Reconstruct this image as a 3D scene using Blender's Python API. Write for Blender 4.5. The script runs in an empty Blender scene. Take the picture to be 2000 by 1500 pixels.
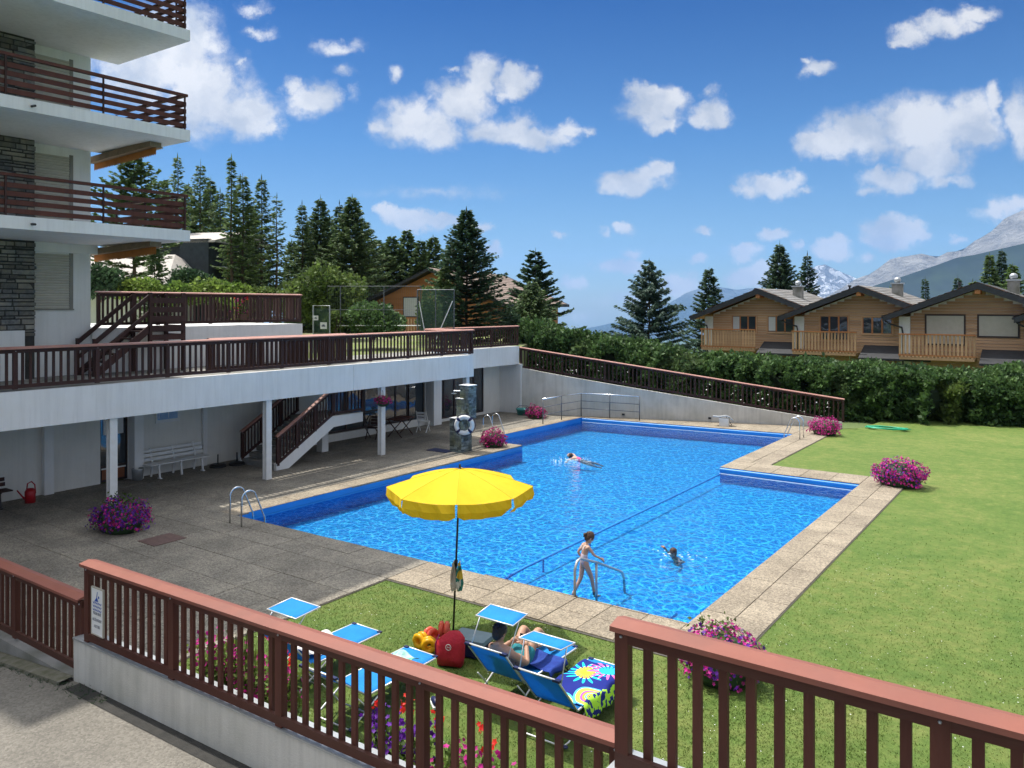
import bpy, math, random
import numpy as np
from mathutils import Vector, Matrix
from mathutils.geometry import tessellate_polygon
R = math.radians
rnd = random.Random(7)
scene = bpy.context.scene
# ------------------------------------------------------------------ camera, sky, sun, exposure
CAMH = 5.4; YAW = R(35.38)
cam_d = bpy.data.cameras.new('camera'); cam = bpy.data.objects.new('camera', cam_d)
scene.collection.objects.link(cam); scene.camera = cam
cam.location = (0, 0, CAMH); cam.rotation_euler = (R(90), 0, YAW)
cam_d.sensor_width = 36; cam_d.lens = 36*1563/2000
cam_d.shift_y = -(750-597)/2000
cam_d.clip_start = .1; cam_d.clip_end = 60000
SUN_EL, SUN_AZ = R(66), R(-92)          # azimuth of the sun measured from +Y towards +X: it stands over -X
sdir = Vector((math.sin(SUN_AZ)*math.cos(SUN_EL), math.cos(SUN_AZ)*math.cos(SUN_EL)+.03, math.sin(SUN_EL))).normalized()
sl = bpy.data.lights.new('sun', 'SUN'); sl.energy = 2.05; sl.angle = R(.53); sl.color = (1, .95, .87)
so = bpy.data.objects.new('sun', sl); scene.collection.objects.link(so)
so.rotation_euler = sdir.to_track_quat('Z', 'Y').to_euler()
vs = scene.view_settings
scene.display_settings.display_device = 'sRGB'
vs.view_transform = 'Standard'; vs.look = 'None'; vs.gamma = 1; vs.use_curve_mapping = False; vs.exposure = 1.42
scene.cycles.max_bounces = 8; scene.cycles.diffuse_bounces = 4; scene.cycles.transparent_max_bounces = 12
scene.cycles.transmission_bounces = 4; scene.cycles.volume_bounces = 0
scene.cycles.caustics_reflective = False; scene.cycles.caustics_refractive = False

# clouds: (px,py,rx,ry,weight) are directions measured off the horizon in front, turned into tangents
CL = [(360,80,78,80,1),(400,180,112,88,1),(480,215,72,55,1),(290,120,120,100,1),(530,245,30,24,.8),
(495,20,38,15,.55),(505,62,34,14,.5),(472,115,13,13,.6),
(612,198,56,42,.9),(572,168,24,22,.7),(650,190,26,22,.7),(655,88,58,17,.6),(775,140,20,20,.45),(672,138,26,16,.45),(690,180,16,16,.4),
(945,150,42,40,1),(1008,165,42,34,1),(900,192,64,46,1),(800,235,78,50,1),(850,250,60,42,1),(742,240,28,20,.8),(892,130,28,9,.5),
(985,252,74,36,1),(1045,266,80,26,1),(1108,250,34,22,.8),(1150,245,20,10,.45),
(1275,205,60,45,1),(1312,190,38,28,.9),(1252,172,28,22,.9),(1292,245,38,22,.9),(1390,220,50,29,1),(1385,180,24,12,.4),
(1240,352,72,25,1),(1272,335,42,20,1),(1195,363,34,14,.8),
(1505,357,62,25,1),(1530,345,42,22,1),(1462,370,28,18,.8),(1572,360,24,9,.7),
(1600,138,30,20,.7),(1580,122,16,11,.6),
(1780,70,42,28,.9),(1850,45,58,28,1),(1905,18,46,20,.9),(1758,88,22,15,.7),
(1680,260,98,50,1),(1790,248,115,62,1),(1882,240,80,60,1),(1937,200,24,40,.9),(1610,285,60,26,.9),(1742,347,60,28,1),(1830,312,72,48,1),(1850,356,50,16,.8),(1700,370,26,15,.7),
(1995,240,36,72,1),
(1745,447,62,32,1),(1720,462,40,20,.9),(1790,452,28,15,.8),
(1950,407,58,22,.9),(1998,398,45,20,.8),
(1630,487,42,24,1),(1505,460,30,14,.8),(1460,494,38,16,.9),(1380,456,22,10,.55),(1366,506,20,10,.6),(1218,441,24,15,.75),(1182,455,14,14,.4),
(1095,461,12,9,.6),(800,432,48,22,.95),(850,438,50,18,.9),(766,420,24,15,.7),(945,446,22,12,.7),(962,490,18,12,.6),
(1210,522,48,18,.85),(1232,495,28,12,.6),(1115,547,34,16,.6),(1320,548,46,26,.8),(1480,540,56,26,.9),
(1555,482,16,12,.5),(1742,500,16,8,.6),(1867,460,16,9,.55),(1695,502,20,11,.5),(860,375,190,18,.3),(1240,590,80,20,.35),(1150,620,60,18,.3)]
world = bpy.data.worlds.new('World'); scene.world = world; world.use_nodes = True
nt = world.node_tree; N = nt.nodes; L = nt.links; N.clear()
def nn(t, **k):
    n = N.new(t)
    for a, v in k.items(): setattr(n, a, v)
    return n
def vmath(op, a, b=None, c=None):
    n = nn('ShaderNodeVectorMath', operation=op)
    for i, x in enumerate((a, b, c)):
        if x is None: continue
        if isinstance(x, (tuple, Vector)): n.inputs[i].default_value = x
        else: L.new(x, n.inputs[i])
    return n
def fmath(op, a, b=None, c=None, clamp=False):
    n = nn('ShaderNodeMath', operation=op, use_clamp=clamp)
    for i, x in enumerate((a, b, c)):
        if x is None: continue
        if isinstance(x, (int, float)): n.inputs[i].default_value = x
        else: L.new(x, n.inputs[i])
    return n.outputs[0]
sky = nn('ShaderNodeTexSky', sky_type='NISHITA', sun_disc=False, sun_elevation=SUN_EL, sun_rotation=SUN_AZ, altitude=1500, air_density=1.0, dust_density=1.1, ozone_density=2.5)
tc = nn('ShaderNodeTexCoord'); D = tc.outputs['Generated']
F = Vector((-math.sin(YAW), math.cos(YAW), 0)); Rt = Vector((math.cos(YAW), math.sin(YAW), 0))
df = vmath('DOT_PRODUCT', D, F).outputs['Value']; dr = vmath('DOT_PRODUCT', D, Rt).outputs['Value']; du = vmath('DOT_PRODUCT', D, (0, 0, 1)).outputs['Value']
dfs = fmath('MAXIMUM', df, .08)
u = fmath('DIVIDE', dr, dfs); v = fmath('DIVIDE', du, dfs)
cb = nn('ShaderNodeCombineXYZ'); L.new(u, cb.inputs[0]); L.new(v, cb.inputs[1])
nz = nn('ShaderNodeTexNoise'); nz.inputs['Scale'].default_value = 13; nz.inputs['Detail'].default_value = 10; nz.inputs['Roughness'].default_value = .70
L.new(cb.outputs[0], nz.inputs['Vector'])
off = vmath('SUBTRACT', nz.outputs['Color'], (.5, .5, .5))
wp = vmath('MULTIPLY_ADD', off.outputs[0], (.075, .062, 0), cb.outputs[0]).outputs[0]
acc = None
for (px, py, rx, ry, w) in CL:
    ui, vi, ai, bi = (px-1000)/1563, (597-py)/1563, rx*1.30/1563, ry*1.30/1563
    m = vmath('MULTIPLY_ADD', wp, (1/ai, 1/bi, 0), (-ui/ai, -vi/bi, 0))
    ln = vmath('LENGTH', m.outputs[0]).outputs['Value']
    if py > 415 and w > .32: w *= 1.4
    dn = fmath('MULTIPLY_ADD', ln, -w, w)
    acc = dn if acc is None else fmath('MAXIMUM', acc, dn)
acc = fmath('MAXIMUM', acc, 0)
# clouds go on at random outside the frame, thickened to add fill light
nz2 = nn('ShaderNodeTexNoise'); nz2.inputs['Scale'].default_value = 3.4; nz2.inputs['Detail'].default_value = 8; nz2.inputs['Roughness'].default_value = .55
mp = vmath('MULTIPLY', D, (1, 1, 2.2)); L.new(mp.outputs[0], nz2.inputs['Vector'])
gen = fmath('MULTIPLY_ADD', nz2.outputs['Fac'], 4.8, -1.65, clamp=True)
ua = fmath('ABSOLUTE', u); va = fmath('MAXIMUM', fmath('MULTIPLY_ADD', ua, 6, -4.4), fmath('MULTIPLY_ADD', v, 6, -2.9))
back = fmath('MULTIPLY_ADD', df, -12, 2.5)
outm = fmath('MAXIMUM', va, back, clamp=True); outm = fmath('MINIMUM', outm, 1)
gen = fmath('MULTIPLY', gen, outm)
nz3 = nn('ShaderNodeTexNoise'); nz3.inputs['Scale'].default_value = 36; nz3.inputs['Detail'].default_value = 9; nz3.inputs['Roughness'].default_value = .6
L.new(cb.outputs[0], nz3.inputs['Vector'])
fine = fmath('MULTIPLY_ADD', nz3.outputs['Fac'], 1.35, -.68)
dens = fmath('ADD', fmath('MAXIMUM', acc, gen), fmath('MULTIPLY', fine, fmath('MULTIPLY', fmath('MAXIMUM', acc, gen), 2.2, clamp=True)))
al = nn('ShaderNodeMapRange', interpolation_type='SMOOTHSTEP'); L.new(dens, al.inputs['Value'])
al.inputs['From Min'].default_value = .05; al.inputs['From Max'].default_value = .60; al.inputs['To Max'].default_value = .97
# cloud brightness: whiter in thick sunlit puffs, a little grey in folds
nzs = nn('ShaderNodeTexNoise'); nzs.inputs['Scale'].default_value = 16; nzs.inputs['Detail'].default_value = 5
sh = vmath('ADD', wp, (.012, -.02, 0)); L.new(sh.outputs[0], nzs.inputs['Vector'])
cr = nn('ShaderNodeValToRGB'); cr.color_ramp.elements[0].position = .36; cr.color_ramp.elements[0].color = (.20, .215, .24, 1)
cr.color_ramp.elements[1].position = .6; cr.color_ramp.elements[1].color = (.33, .325, .32, 1); L.new(nzs.outputs['Fac'], cr.inputs[0])
skm = nn('ShaderNodeMix', data_type='RGBA', blend_type='MULTIPLY'); skm.inputs['Factor'].default_value = 1
sc_ = vmath('SCALE', sky.outputs[0]); sc_.inputs['Scale'].default_value = .13
gm = nn('ShaderNodeValToRGB'); L.new(du, gm.inputs[0]); ge = gm.color_ramp.elements   # deeper blue towards the zenith, paler at the horizon
ge[0].position = 0; ge[0].color = (.28, .32, .31, 1); ge[1].position = .37; ge[1].color = (0., .105, .25, 1); g_ = ge.new(.20); g_.color = (.105, .22, .315, 1)
tint = vmath('MULTIPLY', sc_.outputs[0], gm.outputs[0])
sd = fmath('POWER', fmath('MAXIMUM', vmath('DOT_PRODUCT', D, sdir).outputs['Value'], 0), 7.)      # clouds round the unseen sun boosted strongly to add fill light
cbr = vmath('SCALE', cr.outputs[0]); L.new(fmath('MULTIPLY_ADD', sd, 7., 1.), cbr.inputs['Scale'])
mx = nn('ShaderNodeMix', data_type='RGBA'); L.new(al.outputs[0], mx.inputs['Factor']); L.new(tint.outputs[0], mx.inputs[6]); L.new(cbr.outputs[0], mx.inputs[7])
N.remove(skm)
bgn = nn('ShaderNodeBackground'); bgn.inputs['Strength'].default_value = 1.0; L.new(mx.outputs[2], bgn.inputs['Color'])
wo = nn('ShaderNodeOutputWorld'); L.new(bgn.outputs[0], wo.inputs['Surface'])
world.cycles.sampling_method = 'MANUAL'; world.cycles.sample_map_resolution = 512

# ------------------------------------------------------------------ helpers
COL = scene.collection
cF, sF = .8152, .579
def G(px, py, h=0.):
    z = 1563*(CAMH-h)/(py-597); x = (px-1000)*z/1563
    return Vector((cF*x-sF*z, sF*x+cF*z, h))
def ray(px, z):
    x = (px-1000)*z/1563
    return cF*x-sF*z, sF*x+cF*z
class MB:
    def __init__(s): s.v = []; s.f = []; s.m = []; s.cur = 0
    def add(s, vs, fs):
        o = len(s.v); s.v += [tuple(p) for p in vs]; s.f += [tuple(i+o for i in f) for f in fs]; s.m += [s.cur]*len(fs)
    def box(s, x0, x1, y0, y1, z0, z1):
        s.add([(x0,y0,z0),(x1,y0,z0),(x1,y1,z0),(x0,y1,z0),(x0,y0,z1),(x1,y0,z1),(x1,y1,z1),(x0,y1,z1)],
              [(0,3,2,1),(4,5,6,7),(0,1,5,4),(1,2,6,5),(2,3,7,6),(3,0,4,7)]); return s
    def bar(s, a, b, w, h, up=(0,0,1)):       # box from a to b, w wide (sideways), h tall (about the axis)
        a = Vector(a); b = Vector(b); d = (b-a).normalized(); up = Vector(up)
        if abs(d.dot(up)) > .98: up = Vector((0,1,0))
        sd = d.cross(up).normalized(); u2 = sd.cross(d)
        P = []
        for p in (a, b):
            for i, j in ((-1,-1),(1,-1),(1,1),(-1,1)): P.append(p+sd*w/2*i+u2*h/2*j)
        s.add(P, [(3,2,1,0),(4,5,6,7),(0,1,5,4),(1,2,6,5),(2,3,7,6),(3,0,4,7)]); return s
    def tube(s, pts, r, n=8, caps=True):
        pts = [Vector(p) for p in pts]; rr = r if isinstance(r, (list, tuple)) else [r]*len(pts)
        rings = []; prev = None
        for i, p in enumerate(pts):
            d = (pts[min(i+1, len(pts)-1)]-pts[max(i-1, 0)]).normalized()
            if prev is None:
                prev = d.orthogonal().normalized()
            prev = (prev-d*prev.dot(d)).normalized(); b = d.cross(prev)
            rings.append([p+(prev*math.cos(t)+b*math.sin(t))*rr[i] for t in [2*math.pi*k/n for k in range(n)]])
        vs = [q for rg in rings for q in rg]; fs = []
        for i in range(len(pts)-1):
            for k in range(n): fs.append((i*n+k, i*n+(k+1)%n, (i+1)*n+(k+1)%n, (i+1)*n+k))
        if caps: fs += [tuple(range(n))[::-1], tuple((len(pts)-1)*n+k for k in range(n))]
        s.add(vs, fs); return s
    def lathe(s, prof, c=(0,0,0), n=16):
        vs = [(c[0]+r*math.cos(2*math.pi*k/n), c[1]+r*math.sin(2*math.pi*k/n), c[2]+z) for r, z in prof for k in range(n)]
        fs = [(i*n+k, i*n+(k+1)%n, (i+1)*n+(k+1)%n, (i+1)*n+k) for i in range(len(prof)-1) for k in range(n)]
        s.add(vs, fs); return s
    def ell(s, c, r, n=12, m=8, rot=None):
        vs = []; fs = []
        for i in range(m+1):
            t = math.pi*i/m
            for k in range(n):
                p = 2*math.pi*k/n; q = Vector((r[0]*math.sin(t)*math.cos(p), r[1]*math.sin(t)*math.sin(p), r[2]*math.cos(t)))
                if rot: q = rot@q
                vs.append(Vector(c)+q)
        for i in range(m):
            for k in range(n): fs.append((i*n+k, (i+1)*n+k, (i+1)*n+(k+1)%n, i*n+(k+1)%n))
        s.add(vs, fs); return s
    def prism(s, poly, z0, z1):
        n = len(poly); vs = [(x, y, z0) for x, y in poly]+[(x, y, z1) for x, y in poly]
        tri = tessellate_polygon([[Vector((x, y, 0)) for x, y in poly]])
        fs = [tuple(i+n for i in t) for t in tri]+[tuple(t[::-1]) for t in tri]
        fs += [(i, (i+1)%n, (i+1)%n+n, i+n) for i in range(n)]
        s.add(vs, fs); return s
    def build(s, name, mats, parent=None, smooth=False, loc=None):
        me = bpy.data.meshes.new(name); me.from_pydata(s.v, [], s.f)
        if not isinstance(mats, (list, tuple)): mats = [mats]
        for m in mats: me.materials.append(m)
        if len(mats) > 1: me.polygons.foreach_set('material_index', s.m)
        if smooth: me.polygons.foreach_set('use_smooth', [True]*len(s.f))
        me.update()
        return link(name, me, parent, loc)
def link(name, data, parent=None, loc=None, rz=None):
    o = bpy.data.objects.new(name, data); COL.objects.link(o); o.parent = parent
    if loc is not None: o.location = loc
    if rz is not None: o.rotation_euler.z = rz
    return o
def tag(o, label=None, cat=None, group=None, kind=None):
    if label: o['label'] = label
    if cat: o['category'] = cat
    if group: o['group'] = group
    if kind: o['kind'] = kind
    return o
def thing(name, label, cat, loc=(0,0,0), rz=0, group=None):
    o = bpy.data.objects.new(name, None); COL.objects.link(o); o.location = loc; o.rotation_euler.z = rz; o.empty_display_size = .2
    return tag(o, label, cat, group)
def holder(name):
    o = bpy.data.objects.new(name, None); COL.objects.link(o); o['kind'] = 'structure'; return o
def copy_tree(o, parent=None):
    c = o.copy(); COL.objects.link(c); c.parent = parent
    for ch in list(o.children): copy_tree(ch, c)
    return c
def npmesh(name, V, Fq, mats, parent=None, midx=None, smooth=False, loc=None):   # V (n,3), Fq (m,k)
    me = bpy.data.meshes.new(name); m, k = Fq.shape
    me.vertices.add(len(V)); me.vertices.foreach_set('co', V.astype(np.float32).ravel())
    me.loops.add(m*k); me.loops.foreach_set('vertex_index', Fq.astype(np.int32).ravel())
    me.polygons.add(m); me.polygons.foreach_set('loop_start', np.arange(0, m*k, k, dtype=np.int32)); me.polygons.foreach_set('loop_total', np.full(m, k, dtype=np.int32))
    if not isinstance(mats, (list, tuple)): mats = [mats]
    for q in mats: me.materials.append(q)
    if midx is not None: me.polygons.foreach_set('material_index', midx.astype(np.int32))
    if smooth: me.polygons.foreach_set('use_smooth', np.ones(m, dtype=bool))
    me.update(calc_edges=True); me.validate()
    return link(name, me, parent, loc)

# ------------------------------------------------------------------ materials
class NT:
    def __init__(s, name):
        s.m = bpy.data.materials.new(name); s.m.use_nodes = True; s.t = s.m.node_tree; s.t.nodes.clear()
        s.out = s.n('ShaderNodeOutputMaterial')
    def n(s, t, ins=None, **k):
        n = s.t.nodes.new(t)
        for a, v in k.items(): setattr(n, a, v)
        for a, v in (ins or {}).items():
            if hasattr(v, 'is_linked') or hasattr(v, 'links'): s.t.links.new(v, n.inputs[a])
            else: n.inputs[a].default_value = v
        return n
    def l(s, a, b): s.t.links.new(a, b)
def col4(c): return (c[0], c[1], c[2], 1)
def mat(name, c1, c2=None, sc=3., rough=.7, bump=0., bsc=60., metal=0., orand=0., det=6., spec=.4, stretch=(1,1,1), c3=None, sc3=.4, island=0., streak=0., trans=0., coat=0.):
    t = NT(name); geo = t.n('ShaderNodeNewGeometry')
    mp = t.n('ShaderNodeVectorMath', {0: geo.outputs['Position'], 1: stretch}, operation='MULTIPLY')
    P = mp.outputs[0]
    bs = t.n('ShaderNodeBsdfPrincipled', {'Roughness': rough, 'Metallic': metal, 'Specular IOR Level': spec, 'Coat Weight': coat})
    c = None
    if c2:
        nz = t.n('ShaderNodeTexNoise', {'Vector': P, 'Scale': sc, 'Detail': det, 'Roughness': .6})
        rp = t.n('ShaderNodeMapRange', {'Value': nz.outputs['Fac'], 'From Min': .32, 'From Max': .68})
        mx = t.n('ShaderNodeMix', {'Factor': rp.outputs[0], 6: col4(c1), 7: col4(c2)}, data_type='RGBA'); c = mx.outputs[2]
    if c3:
        nz = t.n('ShaderNodeTexNoise', {'Vector': P, 'Scale': sc3, 'Detail': 5., 'Roughness': .55})
        rp = t.n('ShaderNodeMapRange', {'Value': nz.outputs['Fac'], 'From Min': .42, 'From Max': .7})
        mx = t.n('ShaderNodeMix', {'Factor': rp.outputs[0], 7: col4(c3)}, data_type='RGBA')
        if c: t.l(c, mx.inputs[6])
        else: mx.inputs[6].default_value = col4(c1)
        c = mx.outputs[2]
    if streak:                                   # rain streaks running down
        s2 = t.n('ShaderNodeVectorMath', {0: geo.outputs['Position'], 1: (1, 1, .07)}, operation='MULTIPLY')
        nz = t.n('ShaderNodeTexNoise', {'Vector': s2.outputs[0], 'Scale': 7., 'Detail': 5., 'Roughness': .7})
        rp = t.n('ShaderNodeMapRange', {'Value': nz.outputs['Fac'], 'From Min': .45, 'From Max': .75, 'To Min': 1., 'To Max': 1-streak})
        hs = t.n('ShaderNodeVectorMath', {'Scale': rp.outputs[0]}, operation='SCALE')
        if c: t.l(c, hs.inputs[0])
        else: hs.inputs[0].default_value = c1
        c = hs.outputs[0]
    if orand or island:
        src = t.n('ShaderNodeObjectInfo').outputs['Random'] if orand else geo.outputs['Random Per Island']
        k = orand or island
        rp = t.n('ShaderNodeMapRange', {'Value': src, 'To Min': 1-k, 'To Max': 1+k})
        hs = t.n('ShaderNodeVectorMath', {'Scale': rp.outputs[0]}, operation='SCALE')
        if c: t.l(c, hs.inputs[0])
        else: hs.inputs[0].default_value = c1
        c = hs.outputs[0]
    if c: t.l(c, bs.inputs['Base Color'])
    else: bs.inputs['Base Color'].default_value = col4(c1)
    if bump:
        nz = t.n('ShaderNodeTexNoise', {'Vector': P, 'Scale': bsc, 'Detail': 4., 'Roughness': .6})
        bp = t.n('ShaderNodeBump', {'Height': nz.outputs['Fac'], 'Strength': bump, 'Distance': .02}); t.l(bp.outputs[0], bs.inputs['Normal'])
    sh = bs.outputs[0]
    if trans:
        tr = t.n('ShaderNodeBsdfTranslucent')
        if c: t.l(c, tr.inputs['Color'])
        else: tr.inputs['Color'].default_value = col4(c1)
        ms = t.n('ShaderNodeMixShader', {'Fac': trans}); t.l(sh, ms.inputs[1]); t.l(tr.outputs[0], ms.inputs[2]); sh = ms.outputs[0]
    t.l(sh, t.out.inputs['Surface'])
    return t.m
def paving(name, cA, cB, speck):       # exposed aggregate: pebbles, stains, per-slab tone
    t = NT(name); geo = t.n('ShaderNodeNewGeometry'); P = geo.outputs['Position']
    vo = t.n('ShaderNodeTexVoronoi', {'Vector': P, 'Scale': 38.})
    n1 = t.n('ShaderNodeTexNoise', {'Vector': P, 'Scale': 1.1, 'Detail': 6., 'Roughness': .65})
    n2 = t.n('ShaderNodeTexNoise', {'Vector': P, 'Scale': 70., 'Detail': 2.})
    rp = t.n('ShaderNodeMapRange', {'Value': n1.outputs['Fac'], 'From Min': .35, 'From Max': .68})
    a = t.n('ShaderNodeMix', {'Factor': rp.outputs[0], 6: col4(cA), 7: col4(cB)}, data_type='RGBA')
    sp = t.n('ShaderNodeSeparateColor'); t.l(vo.outputs['Color'], sp.inputs[0])
    r2 = t.n('ShaderNodeMapRange', {'Value': sp.outputs[0], 'To Min': 1-speck, 'To Max': 1+speck})
    r3 = t.n('ShaderNodeMapRange', {'Value': n2.outputs['Fac'], 'From Min': .3, 'From Max': .7, 'To Min': 1-speck*.6, 'To Max': 1+speck*.6})
    oi = t.n('ShaderNodeObjectInfo'); r4 = t.n('ShaderNodeMapRange', {'Value': oi.outputs['Random'], 'To Min': .91, 'To Max': 1.09})
    m1 = t.n('ShaderNodeMath', {0: r2.outputs[0], 1: r3.outputs[0]}, operation='MULTIPLY'); m2 = t.n('ShaderNodeMath', {0: m1.outputs[0], 1: r4.outputs[0]}, operation='MULTIPLY')
    sc = t.n('ShaderNodeVectorMath', {0: a.outputs[2], 'Scale': m2.outputs[0]}, operation='SCALE')
    bp = t.n('ShaderNodeBump', {'Height': vo.outputs['Distance'], 'Strength': .5, 'Distance': .01}); bp.invert = True
    bs = t.n('ShaderNodeBsdfPrincipled', {'Base Color': sc.outputs[0], 'Roughness': .85, 'Specular IOR Level': .25, 'Normal': bp.outputs[0]})
    t.l(bs.outputs[0], t.out.inputs['Surface']); return t.m
def glassmat(name, tint=(.03,.04,.05), rough=.04):
    t = NT(name); geo = t.n('ShaderNodeNewGeometry')
    nz = t.n('ShaderNodeTexNoise', {'Vector': geo.outputs['Position'], 'Scale': .8})
    bp = t.n('ShaderNodeBump', {'Height': nz.outputs['Fac'], 'Strength': .06, 'Distance': .3})
    bs = t.n('ShaderNodeBsdfPrincipled', {'Base Color': col4(tint), 'Roughness': rough, 'Specular IOR Level': .9, 'Normal': bp.outputs[0], 'IOR': 1.6})
    t.l(bs.outputs[0], t.out.inputs['Surface']); return t.m
M = {}
M['white'] = mat('white_render', (.75,.745,.72), (.80,.795,.77), 1.5, .85, .25, 90, streak=.09)
M['fascia'] = mat('white_fascia', (.76,.76,.745), (.81,.81,.80), .9, .8, .2, 70, streak=.12, c3=(.72,.715,.69), sc3=.5)
M['creamw'] = mat('cream_render', (.70,.68,.62), (.76,.74,.68), 1.2, .85, .2, 80, streak=.08)
M['wallf'] = mat('grey_white_render', (.56,.54,.49), (.63,.61,.56), 1.6, .88, .35, 60, streak=.2, c3=(.46,.45,.40), sc3=1.1)
M['concrete'] = mat('concrete', (.22,.215,.20), (.30,.29,.27), 2.5, .9, .4, 50, c3=(.13,.13,.10), sc3=1.5)
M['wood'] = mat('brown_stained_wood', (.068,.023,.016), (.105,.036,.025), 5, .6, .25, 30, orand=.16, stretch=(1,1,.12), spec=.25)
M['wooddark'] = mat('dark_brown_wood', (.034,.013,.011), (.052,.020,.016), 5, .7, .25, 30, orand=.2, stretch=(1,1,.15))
M['woodbeam'] = mat('brown_stained_beam', (.060,.019,.014), (.092,.030,.021), 4, .6, .25, 30, orand=.1, stretch=(.15,.15,1), spec=.25, c3=(.095,.045,.032), sc3=3.)
M['cap'] = mat('red_brown_cap', (.225,.078,.054), (.26,.094,.066), 3, .55, .05, 20, orand=.05, spec=.3, c3=(.20,.078,.058), sc3=1.6)
M['capdust'] = mat('dusty_cap', (.36,.17,.13), (.42,.22,.18), 3, .6, .05, 20, orand=.05)
M['deck'] = paving('aggregate_paving', (.165,.150,.125), (.26,.235,.19), .36)
M['coping'] = paving('aggregate_coping', (.21,.176,.132), (.30,.255,.19), .36)
M['bed'] = mat('joint_bed', (.07,.065,.055), (.11,.10,.08), 8, .95)
M['road'] = paving('worn_road', (.165,.153,.132), (.22,.204,.175), .20)
M['gutter'] = mat('asphalt_gutter', (.030,.030,.028), (.05,.048,.044), 9, .95, .5, 90)
M['moss'] = mat('mossy_kerb', (.10,.10,.06), (.19,.18,.15), 7, .95, .6, 60)
M['poolpaint'] = mat('blue_pool_paint', (.012,.20,.58), (.018,.23,.64), 1.2, .45, 0, 1, c3=(.022,.26,.68), sc3=.7)
M['poolfloor'] = mat('pale_blue_pool_floor', (.024,.50,.77), (.036,.56,.82), .8, .5)
M['poolwhite'] = mat('sunline_and_foam_white', (.62,.72,.80), (.72,.80,.86), 3, .5)
M['steel'] = mat('stainless_steel', (.62,.64,.66), (.70,.72,.74), 6, .22, 0, 1, metal=1.)
M['galv'] = mat('galvanised_steel', (.36,.38,.39), (.45,.47,.48), 6, .45, 0, 1, metal=.6)
M['glass'] = glassmat('dark_window_glass')
M['frame'] = mat('dark_brown_frame', (.03,.02,.018), (.045,.028,.024), 4, .5)
M['shutter'] = mat('beige_shutter', (.43,.40,.33), (.48,.45,.38), 4, .6, orand=.06)
M['shutterfr'] = mat('grey_window_frame', (.20,.19,.17), (.25,.24,.21), 4, .6)
M['orange'] = mat('orange_awning_fabric', (.46,.17,.04), (.54,.21,.05), 5, .85)
M['awn'] = mat('beige_brown_awning', (.20,.14,.08), (.28,.20,.12), 5, .7)
M['stone'] = mat('slate_stone', (.095,.10,.105), (.21,.21,.20), 9, .85, .7, 45, orand=.45, c3=(.27,.24,.18), sc3=2.4)
M['stoneg'] = mat('green_grey_stone', (.085,.11,.12), (.24,.28,.28), 12, .85, .8, 60, island=.6, c3=(.16,.17,.10), sc3=3)
M['mortar'] = mat('dark_mortar', (.035,.035,.033), (.055,.053,.05), 9, .95)
M['dgrey'] = mat('dull_grey_steel', (.10,.11,.12), (.15,.16,.17), 8, .5, metal=.3)
M['black'] = mat('black_metal', (.012,.012,.013), (.02,.02,.021), 8, .45)
M['navy'] = mat('navy_plastic', (.01,.015,.06), (.015,.02,.08), 8, .45)
M['bwhite'] = mat('white_painted_wood', (.66,.66,.64), (.74,.74,.72), 6, .6, orand=.04)
M['plastic_red'] = mat('red_plastic', (.38,.015,.02), (.45,.02,.03), 6, .4)
M['bark'] = mat('bark', (.06,.042,.03), (.13,.095,.065), 6, .95, .8, 20, stretch=(1,1,.3))
M['yellow'] = mat('yellow_canvas', (.80,.54,.014), (.86,.60,.020), 2.5, .85, .15, 200, trans=.30)
M['blue'] = mat('blue_mesh_fabric', (.018,.31,.78), (.025,.36,.84), 5, .75, .2, 300, trans=.42)
M['skin'] = mat('skin', (.40,.22,.14), (.46,.26,.17), 8, .55)
M['skin2'] = mat('pale_skin', (.50,.30,.21), (.55,.34,.25), 8, .55)
M['hair'] = mat('dark_hair', (.012,.010,.011), (.022,.017,.015), 30, .5, .5, 120)
M['hairb'] = mat('brown_hair', (.055,.028,.016), (.10,.05,.03), 30, .55, .5, 120)
M['larchwood'] = mat('larch_cladding', (.40,.235,.125), (.53,.335,.19), 3, .7, .2, 25, orand=.16, stretch=(.12,1,1))
M['larchwood2'] = mat('orange_cladding', (.34,.13,.045), (.42,.175,.065), 3, .7, .2, 25, orand=.12, stretch=(.12,1,1))
M['darkroof'] = mat('charcoal_fascia', (.022,.024,.028), (.035,.037,.042), 4, .6)
M['tile'] = mat('grey_roof_tiles', (.17,.168,.165), (.25,.245,.24), 6, .8, .2, 30, island=.22, c3=(.20,.18,.15), sc3=1.)
M['tilebrown'] = mat('brown_roof_tiles', (.19,.14,.115), (.27,.205,.165), 6, .8, .2, 30, island=.2)
M['reed'] = mat('pale_shingle_roof', (.36,.33,.30), (.48,.44,.40), 5, .9, .5, 25, island=.15)
M['darkhouse'] = mat('dark_slate_cladding', (.018,.026,.032), (.034,.045,.052), 3, .7, orand=.15)
M['curtain'] = mat('white_blind', (.50,.51,.50), (.56,.57,.56), 3, .8, stretch=(1,1,6))
def leafm(name, a, b, c, isl=.45, tr=.3):
    return mat(name, a, b, .6, .62, 0, 1, island=isl, trans=tr, spec=.3, c3=c, sc3=1.3)
M['spruce'] = leafm('spruce_needles', (.045,.085,.040), (.075,.125,.055), (.034,.072,.045))
M['spruceb'] = leafm('blue_green_needles', (.055,.100,.070), (.085,.140,.095), (.042,.082,.062))
M['larch'] = leafm('larch_needles', (.115,.175,.055), (.16,.225,.075), (.085,.14,.05), tr=.4)
M['larchl'] = leafm('bright_larch_needles', (.12,.20,.05), (.16,.24,.065), (.09,.15,.045), tr=.4)
M['pine'] = leafm('pine_needles', (.088,.140,.050), (.130,.190,.065), (.062,.11,.045))
M['hedge'] = leafm('thuja_leaves', (.062,.120,.036), (.105,.180,.050), (.045,.09,.036))
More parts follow.
